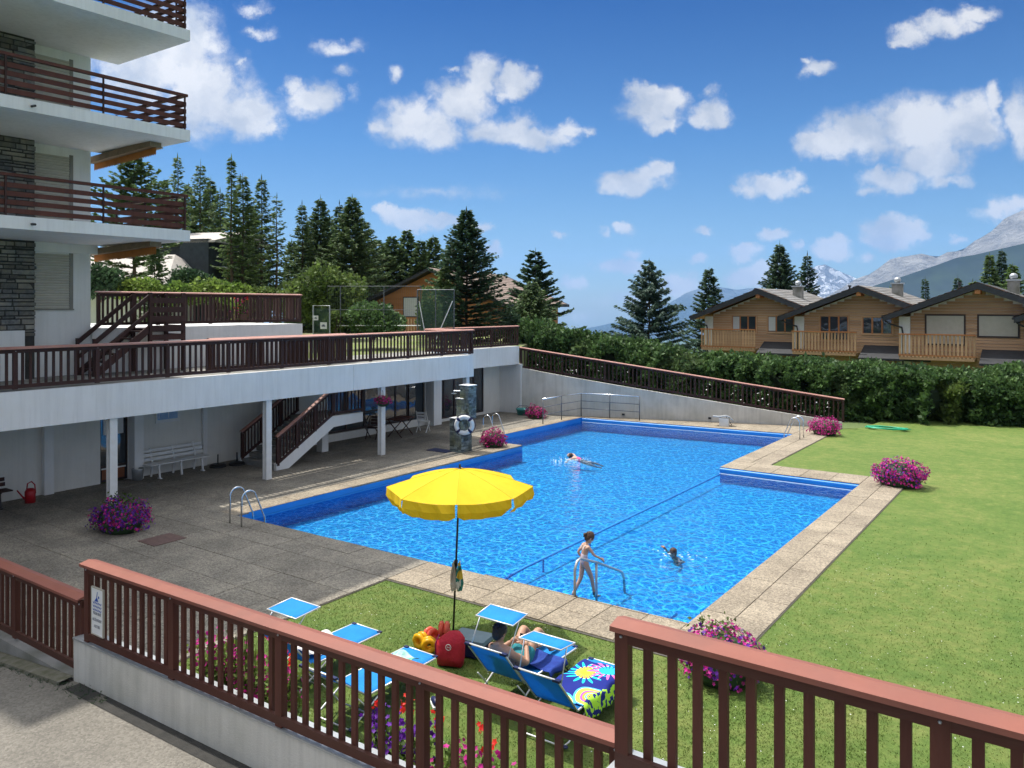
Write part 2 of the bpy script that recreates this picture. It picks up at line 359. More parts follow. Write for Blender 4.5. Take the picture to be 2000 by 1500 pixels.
M['leaf'] = leafm('broad_leaves', (.085,.135,.03), (.14,.19,.045), (.06,.10,.03), tr=.4)
M['leafy'] = leafm('bright_leaves', (.12,.20,.035), (.20,.27,.05), (.08,.15,.03), tr=.45)
M['leafd'] = leafm('dark_leaves', (.035,.075,.035), (.06,.11,.045), (.028,.06,.03), tr=.3)
M['petm'] = mat('magenta_petals', (.46,.012,.20), (.60,.03,.30), 9, .6, island=.4, trans=.35)
M['petp'] = mat('purple_petals', (.10,.012,.26), (.16,.02,.36), 9, .6, island=.4, trans=.3)
M['petr'] = mat('red_petals', (.75,.02,.015), (.85,.05,.03), 9, .6, island=.25, trans=.3)
M['petd'] = mat('crimson_petals', (.30,.01,.10), (.42,.02,.14), 9, .6, island=.4, trans=.3)
M['net'] = mat('green_net', (.035,.075,.055), (.05,.095,.07), 4, .8)
M['lawnbase'] = None
def lawnmat(name, dense=False):
    t = NT(name); geo = t.n('ShaderNodeNewGeometry'); P = geo.outputs['Position']
    n1 = t.n('ShaderNodeTexNoise', {'Vector': P, 'Scale': .35, 'Detail': 8., 'Roughness': .66, 'Distortion': .8})
    n2 = t.n('ShaderNodeTexNoise', {'Vector': P, 'Scale': 15., 'Detail': 8., 'Roughness': .85})
    n3 = t.n('ShaderNodeTexNoise', {'Vector': P, 'Scale': 3.2, 'Detail': 6., 'Roughness': .7})
    cr = t.n('ShaderNodeValToRGB'); e = cr.color_ramp.elements
    e[0].position = .36; e[0].color = (.072,.132,.024,1); e[1].position = .64; e[1].color = (.172,.198,.054,1)
    e.new(.48).color = (.105,.160,.033,1)
    mm = t.n('ShaderNodeMath', {0: n1.outputs['Fac'], 1: n3.outputs['Fac']}, operation='ADD'); mh = t.n('ShaderNodeMath', {0: mm.outputs[0], 1: .5}, operation='MULTIPLY')
    t.l(mh.outputs[0], cr.inputs[0])
    rp = t.n('ShaderNodeMapRange', {'Value': n2.outputs['Fac'], 'From Min': .3, 'From Max': .7, 'To Min': .70, 'To Max': 1.30})
    c = t.n('ShaderNodeVectorMath', {0: cr.outputs[0], 'Scale': rp.outputs[0]}, operation='SCALE').outputs[0]
    if dense:
        r2 = t.n('ShaderNodeMapRange', {'Value': geo.outputs['Random Per Island'], 'To Min': .84, 'To Max': 1.22})
        c = t.n('ShaderNodeVectorMath', {0: cr.outputs[0], 'Scale': r2.outputs[0]}, operation='SCALE').outputs[0]
    bp = t.n('ShaderNodeBump', {'Height': n2.outputs['Fac'], 'Strength': .9, 'Distance': .03})
    bs = t.n('ShaderNodeBsdfPrincipled', {'Base Color': c, 'Roughness': .75, 'Specular IOR Level': .2})
    if not dense: t.l(bp.outputs[0], bs.inputs['Normal'])
    sh = bs.outputs[0]
    if dense:
        tr = t.n('ShaderNodeBsdfTranslucent', {'Color': c}); ms = t.n('ShaderNodeMixShader', {'Fac': .3}); t.l(sh, ms.inputs[1]); t.l(tr.outputs[0], ms.inputs[2]); sh = ms.outputs[0]
    t.l(sh, t.out.inputs['Surface']); return t.m
M['lawn'] = lawnmat('lawn_turf'); M['blade'] = lawnmat('grass_blades', True)
def watermat():
    t = NT('pool_water'); geo = t.n('ShaderNodeNewGeometry'); P = geo.outputs['Position']
    w1 = t.n('ShaderNodeTexNoise', {'Vector': P, 'Scale': 1.3, 'Detail': 3.})
    of = t.n('ShaderNodeVectorMath', {0: w1.outputs['Color'], 1: (.5,.5,.5)}, operation='SUBTRACT')
    Q = t.n('ShaderNodeVectorMath', {0: of.outputs[0], 1: (.55,.55,0), 2: P}, operation='MULTIPLY_ADD').outputs[0]
    w2 = t.n('ShaderNodeTexNoise', {'Vector': Q, 'Scale': 5., 'Detail': 2.})
    of2 = t.n('ShaderNodeVectorMath', {0: w2.outputs['Color'], 1: (.5,.5,.5)}, operation='SUBTRACT')
    Q2 = t.n('ShaderNodeVectorMath', {0: of2.outputs[0], 1: (.22,.22,0), 2: Q}, operation='MULTIPLY_ADD').outputs[0]
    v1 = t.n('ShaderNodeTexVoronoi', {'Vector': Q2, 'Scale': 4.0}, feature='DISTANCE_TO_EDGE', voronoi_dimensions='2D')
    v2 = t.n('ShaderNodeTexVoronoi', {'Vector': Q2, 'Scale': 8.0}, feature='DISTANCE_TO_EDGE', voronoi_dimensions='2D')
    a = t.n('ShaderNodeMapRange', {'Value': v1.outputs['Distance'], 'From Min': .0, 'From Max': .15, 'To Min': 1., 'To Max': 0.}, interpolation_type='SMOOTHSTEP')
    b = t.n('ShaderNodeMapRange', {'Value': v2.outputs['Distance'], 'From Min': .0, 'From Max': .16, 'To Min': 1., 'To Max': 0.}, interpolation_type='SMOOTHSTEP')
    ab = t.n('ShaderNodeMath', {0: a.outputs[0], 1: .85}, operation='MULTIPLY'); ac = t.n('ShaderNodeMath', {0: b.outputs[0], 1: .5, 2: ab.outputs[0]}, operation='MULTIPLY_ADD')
    cr = t.n('ShaderNodeMix', {'Factor': ac.outputs[0], 6: (.13,.40,.68,1), 7: (1.,1.,1.,1)}, data_type='RGBA')  # caustic light lines painted into the water's see-through tint
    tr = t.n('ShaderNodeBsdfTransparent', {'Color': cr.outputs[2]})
    h1 = t.n('ShaderNodeTexNoise', {'Vector': Q, 'Scale': 2.6, 'Detail': 4., 'Roughness': .55})
    h2 = t.n('ShaderNodeTexNoise', {'Vector': Q2, 'Scale': 9., 'Detail': 3.})
    hs = t.n('ShaderNodeMath', {0: h2.outputs['Fac'], 1: .35, 2: h1.outputs['Fac']}, operation='MULTIPLY_ADD')
    bp = t.n('ShaderNodeBump', {'Height': hs.outputs[0], 'Strength': 1., 'Distance': .07})
    gl = t.n('ShaderNodeBsdfGlossy', {'Color': (1,1,1,1), 'Roughness': .05, 'Normal': bp.outputs[0]})
    fr = t.n('ShaderNodeFresnel', {'IOR': 1.33, 'Normal': bp.outputs[0]})
    ms = t.n('ShaderNodeMixShader', {'Fac': fr.outputs[0]}); t.l(tr.outputs[0], ms.inputs[1]); t.l(gl.outputs[0], ms.inputs[2])
    t.l(ms.outputs[0], t.out.inputs['Surface']); return t.m
M['water'] = watermat()
def atX(px, X):                    # world Y where the vertical plane X=const is met
    u = (px-1000)/1563; z = X/(cF*u-sF); return sF*u*z+cF*z
# ------------------------------------------------------------------ outlines
POOL = [(-17.75,12.70),(-5.45,12.85),(-5.45,25.85),(-9.85,25.9),(-9.88,34.35),(-19.66,33.53),(-19.75,25.5),(-17.62,25.5)]
WL = -.215
def flat(name, outlines, z, m, parent=None, kind='structure'):
    polys = [[Vector((x, y, 0)) for x, y in o] for o in outlines]; tri = tessellate_polygon(polys)
    b = MB(); vs = [(p.x, p.y, z) for pl in polys for p in pl]
    fs = []
    for t in tri:
        a, c, d = [Vector(vs[i]) for i in t]
        fs.append(t if (c-a).cross(d-a).z > 0 else t[::-1])
    b.add(vs, fs); o = b.build(name, m, parent)
    if kind and not parent: o['kind'] = kind
    return o
def clip(poly, region):             # Sutherland-Hodgman against a convex counter-clockwise region
    out = poly
    for i in range(len(region)):
        a, b = region[i], region[(i+1) % len(region)]; inp = out; out = []
        sd = lambda p: (b[0]-a[0])*(p[1]-a[1])-(b[1]-a[1])*(p[0]-a[0])
        for j in range(len(inp)):
            p, q = inp[j], inp[(j+1) % len(inp)]; sp, sq = sd(p), sd(q)
            if sp >= 0: out.append(p)
            if sp*sq < 0:
                t = sp/(sp-sq); out.append((p[0]+(q[0]-p[0])*t, p[1]+(q[1]-p[1])*t))
        if len(out) < 3: return []
    return out
def area(p): return .5*sum(p[i][0]*p[(i+1)%len(p)][1]-p[(i+1)%len(p)][0]*p[i][1] for i in range(len(p)))
def pave(parent, name, region, sx, sy, m, org=(0,0), th=.045, gap=.006, top=0.):
    if area(region) < 0: region = region[::-1]
    xs = [p[0] for p in region]; ys = [p[1] for p in region]
    for i in range(int(math.floor((min(xs)-org[0])/sx))-1, int((max(xs)-org[0])/sx)+2):
        for j in range(int(math.floor((min(ys)-org[1])/sy))-1, int((max(ys)-org[1])/sy)+2):
            x0, y0 = org[0]+i*sx, org[1]+j*sy
            c = clip([(x0+gap,y0+gap),(x0+sx-gap,y0+gap),(x0+sx-gap,y0+sy-gap),(x0+gap,y0+sy-gap)], region)
            if len(c) < 3 or area(c) < .03*sx*sy: continue
            z = top+rnd.uniform(-.003, .003)
            b = MB(); n = len(c); e = .008
            cx = sum(p[0] for p in c)/n; cy = sum(p[1] for p in c)/n
            ins = [(cx+(p[0]-cx)*(1-e/(sx*.5)), cy+(p[1]-cy)*(1-e/(sy*.5))) for p in c]
            b.add([(x,y,z-th) for x,y in c]+[(x,y,z-.006) for x,y in c]+[(x,y,z) for x,y in ins],
                  [tuple(range(2*n,3*n))]+[(k,(k+1)%n,(k+1)%n+n,k+n) for k in range(n)]+[(k+n,(k+1)%n+n,(k+1)%n+2*n,k+2*n) for k in range(n)])
            b.build(name, m, parent)
# ------------------------------------------------------------------ terrain: one sheet out to the horizon
def terrain():
    # rings grow from an inner rectangle; the land drops into the valley ahead and to the right
    n = 96; rings = [0, 4, 10, 20, 35, 60, 100, 160, 260, 420, 700, 1200, 2000, 3400, 5600, 9000, 14000, 22000]
    x0, x1, y0, y1 = -60., 30., -30., 62.
    base = []
    for k in range(n):
        t = 4*k/n; s = t % 1
        base.append([(x0+(x1-x0)*s, y0), (x1, y0+(y1-y0)*s), (x1-(x1-x0)*s, y1), (x0, y1-(y1-y0)*s)][int(t)])
    V = []
    rr = np.random.RandomState(3)
    for ri, r in enumerate(rings):
        for k, (x, y) in enumerate(base):
            d = Vector((x+15, y-16)); L_ = d.length; d /= L_
            px, py = x+d.x*r, y+d.y*r
            ahead = max(0, d.x*.05+d.y*.99)                    # drop ahead
            drop = min(1, r/2200)**.62*860*(.35+.65*ahead)+min(r, 120)*.12
            left = max(0, -d.x)
            if left > .8: drop = drop*(1-left)*3
            V.append((px, py, -.16-drop+rr.uniform(-1, 1)*min(r*.012, 14)))
    Fq = [(i*n+k, i*n+(k+1)%n, (i+1)*n+(k+1)%n, (i+1)*n+k)[::-1] for i in range(len(rings)-1) for k in range(n)]
    b = MB(); b.add(V, Fq)
    hole = [(-18.0,12.3),(-5.0,12.4),(-5.0,26.3),(-9.4,26.3),(-9.4,34.8),(-20.1,34.),(-20.1,25.1),(-18.1,25.1)]
    polys = [[Vector((x, y, 0)) for x, y in base], [Vector((x, y, 0)) for x, y in hole]]
    tri = tessellate_polygon(polys); allp = [p for pl in polys for p in pl]; fs = []
    for t in tri:
        a, c, d = [allp[i] for i in t]
        fs.append(t if (c-a).cross(d-a).z > 0 else t[::-1])
    b.add([(p.x, p.y, -.16) for p in allp], fs)
    o = b.build('ground', mat('meadow_ground', (.07,.11,.035), (.12,.16,.05), .05, .95, c3=(.05,.085,.035), sc3=.011)); o['kind'] = 'structure'
terrain()
# upper land left and behind, at terrace height
b = MB(); b.prism([(-24.48,-29),(-24.48,33.2),(-23.0,33.2),(-24.5,36),(-34,50),(-42,61),(-59.5,61),(-59.5,-29)], -.2, 3.33)
o = b.build('upper_ground', mat('upper_meadow', (.11,.16,.03), (.17,.20,.05), .8, .95, .6, 30, c3=(.22,.21,.13), sc3=.25)); o['kind'] = 'structure'
# lawn
flat('lawn', [[(-11.2,5.42),(4,5.42),(26,5.42),(26,46),(-7,46),(-7.9,38.0),(-8.57,37.3),(-8.57,27.2),(-4.28,27.2),(-4.28,11.5),(-11.2,11.5)]], -.03, M['lawn'])
def grass():
    rg = np.random.RandomState(5)
    def pts(x0,x1,y0,y1,n):
        return np.stack([rg.uniform(x0,x1,n), rg.uniform(y0,y1,n)],1)
    P = np.concatenate([pts(-11.25,-2,5.45,11.53,52000), pts(-4.31,4,6,17,52000), pts(-4.31,6,17,24,16000)])
    P = P[rg.rand(len(P)) < np.clip(1-(P[:,1]-10.5)/13, .0, 1)]      # the blades melt into the turf with distance
    n = len(P); h = rg.uniform(.012,.032,n); a = rg.uniform(0,2*np.pi,n); w = rg.uniform(.004,.009,n)*np.where(P[:,1]>17,1.5,1.)
    lx, ly = rg.normal(0,.018,n), rg.normal(0,.018,n)
    V = np.zeros((n,3,3)); dx, dy = np.cos(a)*w, np.sin(a)*w
    V[:,0] = np.stack([P[:,0]-dx,P[:,1]-dy,np.full(n,-.032)],1); V[:,1] = np.stack([P[:,0]+dx,P[:,1]+dy,np.full(n,-.032)],1)
    V[:,2] = np.stack([P[:,0]+lx,P[:,1]+ly,-.03+h],1)
    tag(npmesh('grass', V.reshape(-1,3), np.arange(n*3).reshape(-1,3), M['blade']), 'short sunlit grass blades of the lawn', 'grass', kind='stuff')
grass()
# road in front with its gutter
def road_z(X): return np.interp(X, [-30,-13,-10.45,-8,-4,3], [-.2,.3,.56,.62,.72,1.2])
b = MB(); xs = [-30,-20,-13,-11.5,-10.45,-9,-8,-6,-4,-1,3]
for i in range(len(xs)-1):
    a, c = xs[i], xs[i+1]; b.add([(a,-9,road_z(a)-.2),(c,-9,road_z(c)-.2),(c,5.17,road_z(c)),(a,5.17,road_z(a))], [(0,1,2,3)])
b.build('road', M['road'])['kind'] = 'structure'
b = MB()
for i in range(len(xs)-1):
    a, c = xs[i], xs[i+1]
    if a < -10.5: continue
    b.add([(a,4.96,road_z(a)+.004),(c,4.96,road_z(c)+.004),(c,5.158,road_z(c)+.004),(a,5.158,road_z(a)+.004)], [(0,1,2,3)])
b.build('gutter', M['gutter'])['kind'] = 'structure'
b = MB()
for i in range(23):
    x = -19.84+i*.4; b.add([(x,4.97,road_z(x)-.05),(x+.4,4.97,road_z(x+.4)-.05),(x+.4,4.99,road_z(x+.4)+.045),(x,4.99,road_z(x)+.045),(x,5.17,road_z(x)+.06),(x+.4,5.17,road_z(x+.4)+.06)], [(0,1,2,3),(3,2,5,4)])
b.build('kerb', M['moss'])['kind'] = 'structure'
def pebbles(name, x0, x1, y0, y1, zf, n, m, label):       # weeds and grit along the kerb
    rg = random.Random(9); b = MB()
    for i in range(n):
        x = rg.uniform(x0, x1); y = rg.gauss((y0+y1)/2, (y1-y0)/3); z = zf(x); s = rg.uniform(.008,.03)
        for k in range(3):
            a = rg.uniform(0, 6.28); q = Vector((math.cos(a), math.sin(a), 0))*s
            b.add([(x,y,z),(x+q.x*.4,y+q.y*.4,z),(x+q.x,y+q.y,z+s*1.2)], [(0,1,2)])
    tag(b.build(name, m), label, 'weeds', kind='stuff')
pebbles('weeds', -13, -9.6, 4.9, 5.12, lambda x: float(road_z(x))+.02, 420, M['leafd'], 'small weeds and moss along the kerb foot')
# walls of the foreground
def wall(name, bld, m, label, cat='wall'): return tag(bld.build(name, m), label, cat)
b = MB(); b.add([(-10.62,5.16,-.1),(-2.68,5.16,-.1),(-2.68,5.40,-.1),(-10.62,5.40,-.1),(-10.62,5.16,1.09),(-2.68,5.16,1.23),(-2.68,5.40,1.23),(-10.62,5.40,1.09)],[(0,1,5,4),(1,2,6,5),(2,3,7,6),(3,0,4,7),(4,5,6,7)])
wf = wall('retaining_wall', b, M['wallf'], 'low off-white rendered wall under the sunlit front railing')
b = MB(); b.add([(-10.62,5.145,1.092),(-2.68,5.145,1.232),(-2.68,5.43,1.232),(-10.62,5.43,1.092),(-10.62,5.145,1.112),(-2.68,5.145,1.252),(-2.68,5.43,1.252),(-10.62,5.43,1.112)],[(0,1,5,4),(1,2,6,5),(2,3,7,6),(3,0,4,7),(4,5,6,7)])
b.build('coping_sheet', M['galv'], wf)
b = MB(); b.box(-20,-10.62,5.18,5.42,-.1,.56)
wall('kerb_wall', b, M['concrete'], 'low concrete upstand under the shaded railing at lower left')
b = MB(); b.box(-2.66,7,4.72,5.22,-.1,2.14)
w2 = wall('retaining_wall', b, M['wallf'], 'taller wall carrying the nearest railing at lower right')
b = MB(); b.box(-2.70,7,4.68,5.26,2.14,2.17); b.build('coping_sheet', M['galv'], w2)
# ------------------------------------------------------------------ railings of vertical balusters
def railing(label, a, b_, h, bays, nb, group=None, baluster_w=.060, depth=.035, post=.10, capw=.22, cap='cap', m='wood', beam='woodbeam', bottom=True, beamh=.095, side=1, first=True, last=True):
    """a, b_: foot points of the line (bottom of the lower beam); h: height to the top beam's top"""
    a = Vector(a); b_ = Vector(b_); d = b_-a; dh = Vector((d.x, d.y, 0)).normalized(); nrm = Vector((dh.y, -dh.x, 0))*side
    rz = math.atan2(dh.y, dh.x)
    root = thing('railing', label, 'railing', a, 0, group)
    L0 = lambda t: d*t
    up = Vector((0,0,1))
    # beams lie in front (nrm side) of the balusters
    ext = dh*.05
    mb = MB(); mb.bar(-ext+up*(h-beamh/2)+nrm*.03, d+ext+up*(h-beamh/2)+nrm*.03, .035, beamh); mb.build('top_beam', M[beam], root)
    if bottom:
        mb = MB(); mb.bar(-ext+up*(beamh*.5)+nrm*.03, d+ext+up*(beamh*.5)+nrm*.03, .04, beamh*.95); mb.build('bottom_beam', M[beam], root)
    # cap sheet pitched a little, folded at its edges, in lengths
    k = max(1, round(d.length/3.4)); mats = M[cap]
    for i in range(k):
        p = d*(i/k)-(ext*1.2 if i == 0 else Vector()); q = d*((i+1)/k)+(ext*1.2 if i == k-1 else Vector())
        p = p+up*(h+.03)+dh*.002; q = q+up*(h+.03)-dh*.002; w = capw/2; s = nrm
        lift = up*(.003*(i % 2)); p += lift; q += lift
        mb = MB()
        prof = [(-w,-.012),(-w,.0),(-w*.1,.028),(w,.0),(w,-.035),(w-.012,-.035),(w-.012,-.012)]
        vs = []
        for e in (p, q):
            for (x, z) in prof: vs.append(e+s*x+up*z)
        n = len(prof); fs = [(j,(j+1)%n,(j+1)%n+n,j+n) for j in range(n)]+[tuple(range(n)),tuple(range(n,2*n))[::-1]]
        mb.add(vs, fs); mb.build('cap', mats, root)
    z0 = beamh*.25
    # baluster and post share one mesh each
    def blk(name, w, dp, hh, yo, mm, zb=z0):
        q = MB(); e = .006
        q.add([(-w/2+e*0,-dp/2,0),(w/2,-dp/2,0),(w/2,dp/2,0),(-w/2,dp/2,0),(-w/2,-dp/2,hh),(w/2,-dp/2,hh),(w/2,dp/2,hh),(-w/2,dp/2,hh)],[(0,1,5,4),(1,2,6,5),(2,3,7,6),(3,0,4,7),(4,5,6,7),(3,2,1,0)])
        me = bpy.data.meshes.new(name); me.from_pydata(q.v, [], q.f); me.materials.append(M[mm]); return me
    bal = blk('baluster', baluster_w, depth, h-z0-.012, 0, m)
    pst = blk('post', post, .075, h+.0-(0), 0, m)
    bo = MB()
    for i in range(bays+1):
        if (i == 0 and not first) or (i == bays and not last): continue
        p = d*(i/bays)
        o = link('post', pst, root, p+nrm*(.0)-up*.02+nrm*.012, rz)
        bo.ell(tuple(p+nrm*.052+up*(h-.05)), (.011,.011,.011), 6, 4)
    bo.build('bolt_heads', M['galv'], root)['kind'] = 'stuff'
    for i in range(bays):
        for j in range(1, nb+1):
            t = (i+j/(nb+1))/bays
            o = link('baluster', bal, root, d*t-nrm*.008+up*z0, rz)
    return root
r_left = railing('brown slatted railing with a sunlit red-brown cap on the low off-white wall', (-10.32,5.215,1.14), (-2.75,5.215,1.28), .95, 4, 10)
r_low = railing('lower shaded length of brown railing at the left picture edge', (-18.2,5.30,.62), (-10.66,5.30,.62), .93, 4, 10)
r_near = railing('nearest brown railing with a broad cap at the lower right', (-2.58,4.98,2.22), (3.28,4.98,2.22), .95, 3, 10)
# sign on the left railing
sg = thing('pool_sign', 'white pool notice with a blue swimmer fixed on the front railing', 'sign', (-9.98,5.145,0))
SX0, SX1, SZ0, SZ1 = -.13, .13, 1.30, 1.87
b = MB(); b.box(SX0,SX1,-.012,.006,SZ0,SZ1); b.build('panel', mat('sign_white', (.74,.75,.74), None, 1, .35), sg)
b = MB(); t_ = .012
b.box(SX0-t_,SX1+t_,-.016,.008,SZ1,SZ1+t_); b.box(SX0-t_,SX1+t_,-.016,.008,SZ0-t_,SZ0); b.box(SX0-t_,SX0,-.016,.008,SZ0,SZ1); b.box(SX1,SX1+t_,-.016,.008,SZ0,SZ1); b.build('frame', M['shutter'], sg)
m_signb = mat('sign_blue', (.01,.07,.36), None, 1, .5); m_signt = mat('sign_grey_text', (.10,.12,.16), None, 1, .5)
b = MB()
for r_ in range(3):
    z = 1.66-.035*r_; pts = []
    for i in range(13):
        x = -.085+.17*i/12; pts.append((x, z+(.010 if i % 2 == 0 else -.008)))
    for i in range(12):
        (xa, za), (xb, zb) = pts[i], pts[i+1]; b.add([(xa,-.0135,za-.006),(xb,-.0135,zb-.006),(xb,-.0135,zb+.006),(xa,-.0135,za+.006)], [(0,1,2,3)])
b.add([(-.055,-.0135,1.675),(-.02,-.0135,1.71),(.005,-.0135,1.715),(.025,-.0135,1.68)],[(0,3,2,1)])
b.add([(-.02,-.0137,1.70),(-.005,-.0137,1.70),(.012,-.0137,1.775),(.002,-.0137,1.78)],[(0,1,2,3)])
b.add([(.032+.014*math.cos(k*math.pi/5),-.0137,1.725+.014*math.sin(k*math.pi/5)) for k in range(10)], [tuple(range(10))])
o_ = b.build('swimmer_symbol', m_signb, sg); o_.scale = (1.2,1,1.25); o_.location.z = -.385
def text(s, name, size, loc, m, parent, rot=(math.pi/2,0,0), ext=.0006, align='CENTER', sx=1.):
    cu = bpy.data.curves.new(name, 'FONT'); cu.body = s; cu.size = size; cu.align_x = align; cu.extrude = ext; cu.materials.append(m)
    t_o = link('tmp_text', cu); dg = bpy.context.evaluated_depsgraph_get(); me = bpy.data.meshes.new_from_object(t_o.evaluated_get(dg)); bpy.data.objects.remove(t_o)
    o = link(name, me, parent, loc); o.rotation_euler = rot; o.scale.x = sx; return o
for s_, z in (('PISCINE PRIV\u00c9E', 1.545), ('ACC\u00c8S INTERDIT', 1.465), ('AUX TIERS', 1.385)):
    text(s_, 'lettering', .050, (0,-.0135,z), m_signt, sg, sx=.56)
# ------------------------------------------------------------------ pool
b = MB(); n = len(POOL)
pool = holder('pool_basin')
b.add([(x,y,-.012) for x,y in POOL]+[(x,y,-.64) for x,y in POOL], [(k,(k+1)%n,(k+1)%n+n,k+n) for k in range(n)])
b.build('pool_wall', M['poolpaint'], pool)
ctr = (-12, 22)
grow = [(x+(.05 if x > -12 else -.05), y) for x, y in POOL]
flat('pool_floor', [grow], -.64, M['poolfloor'], pool)
b = MB(); b.box(-9.80,-5.40,12.8,26.0,-.64,-.52); b.build('shallow_floor', M['poolfloor'], pool)
for i, (y1, z) in enumerate(((13.55,-.36),(13.95,-.42),(14.35,-.47))):
    b = MB(); b.box(-8.55,-6.3,12.8,y1,-.7,z); b.build('step', M['poolfloor'], pool)
# rounded lip (overflow gutter edge) along the walls that look at the camera
def lip(a, c, inward):
    a = Vector((*a,0)); c = Vector((*c,0)); q = Vector((*inward,0))
    b = MB(); prof = [(0,-.03),(.03,-.03),(.055,-.05),(.06,-.09),(.055,-.16),(.0,-.20)]
    vs = []
    for e in (a, c):
        for (x, z) in prof: vs.append(e+q*x+Vector((0,0,z)))
    k = len(prof); b.add(vs, [(i,i+1,i+1+k,i+k) for i in range(k-1)]+[tuple(range(k)),tuple(range(k,2*k))[::-1]]); b.build('overflow_lip', M['poolpaint'], pool)
    b = MB(); p0 = a+q*.065; p1 = c+q*.065
    b.bar(p0+Vector((0,0,WL+.004)), p1+Vector((0,0,WL+.004)), .05, .03); b.build('waterline_ledge', M['poolwhite'], pool)  # white colour stands in for the bright sun line along the ledge
lip((-19.6,33.5),(-9.9,34.32),(.084,-.996)); lip((-9.83,25.88),(-5.47,25.83),(0,-1))
b = MB(); b.bar((-17.72,12.9,-.20),(-17.59,25.45,-.20),.04,.02); b.build('waterline_trim', M['poolpaint'], pool)
ins = POOL
flat('water', [ins], WL, M['water'])
# paving
deck = holder('pool_deck')
flat('joint_bed', [[(-24.3,5.4),(-11.18,5.4),(-11.18,11.45),(-4.26,11.45),(-4.26,27.25),(-8.55,27.25),(-8.55,37.35),(-22.9,33.2),(-24.3,33.2)], POOL], -.018, M['bed'], deck)
C_ = -11.2
pave(deck, 'paving_slab', [(-24.2,5.43),(-11.2,5.43),(-11.2,11.5),(-24.2,11.5)], 1.0, 1.0, M['deck'], (-11.2,11.5))
pave(deck, 'paving_slab', [(-24.2,11.5),(-18.4,11.5),(-18.4,12.75),(-18.27,25.5),(-24.2,25.5)], 1.0, 1.0, M['deck'], (-11.2,11.5))
pave(deck, 'paving_slab', [(-24.2,25.5),(-20.35,25.5),(-20.3,33.95),(-22.7,33.2),(-24.2,33.0)], 1.0, 1.0, M['deck'], (-11.2,11.5))
cop = holder('pool_coping')
pave(cop, 'coping_slab', [(-17.65,11.5),(-4.28,11.5),(-4.28,12.88),(-5.45,12.85),(-17.0,12.75),(-17.65,12.75)][:], .62, .625, M['coping'], (-4.28,11.5)) if False else None
pave(cop, 'coping_slab', [(-18.4,11.5),(-11.2,11.5),(-11.2,12.775),(-17.75,12.695),(-18.4,12.69)], .9, .64, M['deck'], (-11.2,11.5))
pave(cop, 'coping_slab', [(-11.2,11.5),(-5.45,11.5),(-5.45,12.84),(-11.2,12.79)], .72, .64, M['coping'], (-11.2,11.5))
pave(cop, 'coping_slab', [(-5.45,11.5),(-4.28,11.5),(-4.28,27.2),(-5.45,27.2)], .585, 1.05, M['coping'], (-5.45,11.5))
pave(cop, 'coping_slab', [(-9.85,25.9),(-5.45,25.86),(-5.45,27.2),(-9.85,27.2)], .9, .66, M['coping'], (-5.45,25.88))
pave(cop, 'coping_slab', [(-9.87,27.2),(-8.57,27.2),(-8.57,37.2),(-9.88,36.8)], .655, 1.0, M['coping'], (-9.88,27.2))
pave(cop, 'coping_slab', [(-19.66,33.53),(-9.88,34.35),(-9.88,37.0),(-19.66,34.0)], 1.0, 1.0, M['coping'], (-9.88,34.35))
pave(cop, 'coping_slab', [(-18.4,12.69),(-17.75,12.69),(-17.62,25.5),(-18.27,25.5)], .66, 1.0, M['coping'], (-18.4,12.69))
pave(cop, 'coping_slab', [(-20.35,25.5),(-19.75,25.5),(-19.66,34.0),(-20.3,33.8)], .62, 1.0, M['coping'], (-20.35,25.5))
b = MB(); b.bar((-18.25,12.8,.004),(-18.62,33.0,.004),.05,.004)
# drain hatch
tag(MB().box(-17.62,-16.93,9.98,10.78,-.01,.012).build('drain_hatch', mat('rusty_plate', (.10,.06,.055), (.15,.09,.075), 9, .7, .4, 60)), 'rusty square hatch plate set in the shaded paving', 'hatch cover')
# ------------------------------------------------------------------ ramp wall and its railing
A_, B_ = Vector((-23.0,33.05,0)), Vector((-8.6,37.4,0))
d_ = (B_-A_).normalized(); n_ = Vector((d_.y,-d_.x,0))
b = MB(); th = .22
segs = 14; rtop = lambda t: 2.28+(0.22-2.28)*(t**.92)
vs = []
for i in range(segs+1):
    p = A_+(B_-A_)*(i/segs); z = rtop(i/segs)
    for q, zz in ((p,-.1),(p,z),(p-n_*th,z),(p-n_*th,-.1)): vs.append((q.x,q.y,zz))
fs = [(i*4+k,(i+1)*4+k,(i+1)*4+k+1,i*4+k+1) for i in range(segs) for k in range(3)]+[(0,1,2,3),(segs*4+3,segs*4+2,segs*4+1,segs*4)]
b.add(vs, fs); rw = wall('ramp_wall', b, M['wallf'], 'long pale wall sloping down behind the far end of the pool')
b = MB(); 
for x in (.35,.62): p = A_+(B_-A_)*x+n_*.02; b.box(p.x-.06,p.x+.06,p.y-.04,p.y+.02,.12,.2)
b.build('wall_light', M['black'], rw)
railing('dark railing running down the ramp wall behind the pool', (A_.x,A_.y+.12,2.30), (B_.x,B_.y+.12,.24), .97, 7, 10, m='wooddark', beam='wooddark', cap='capdust', capw=.2)
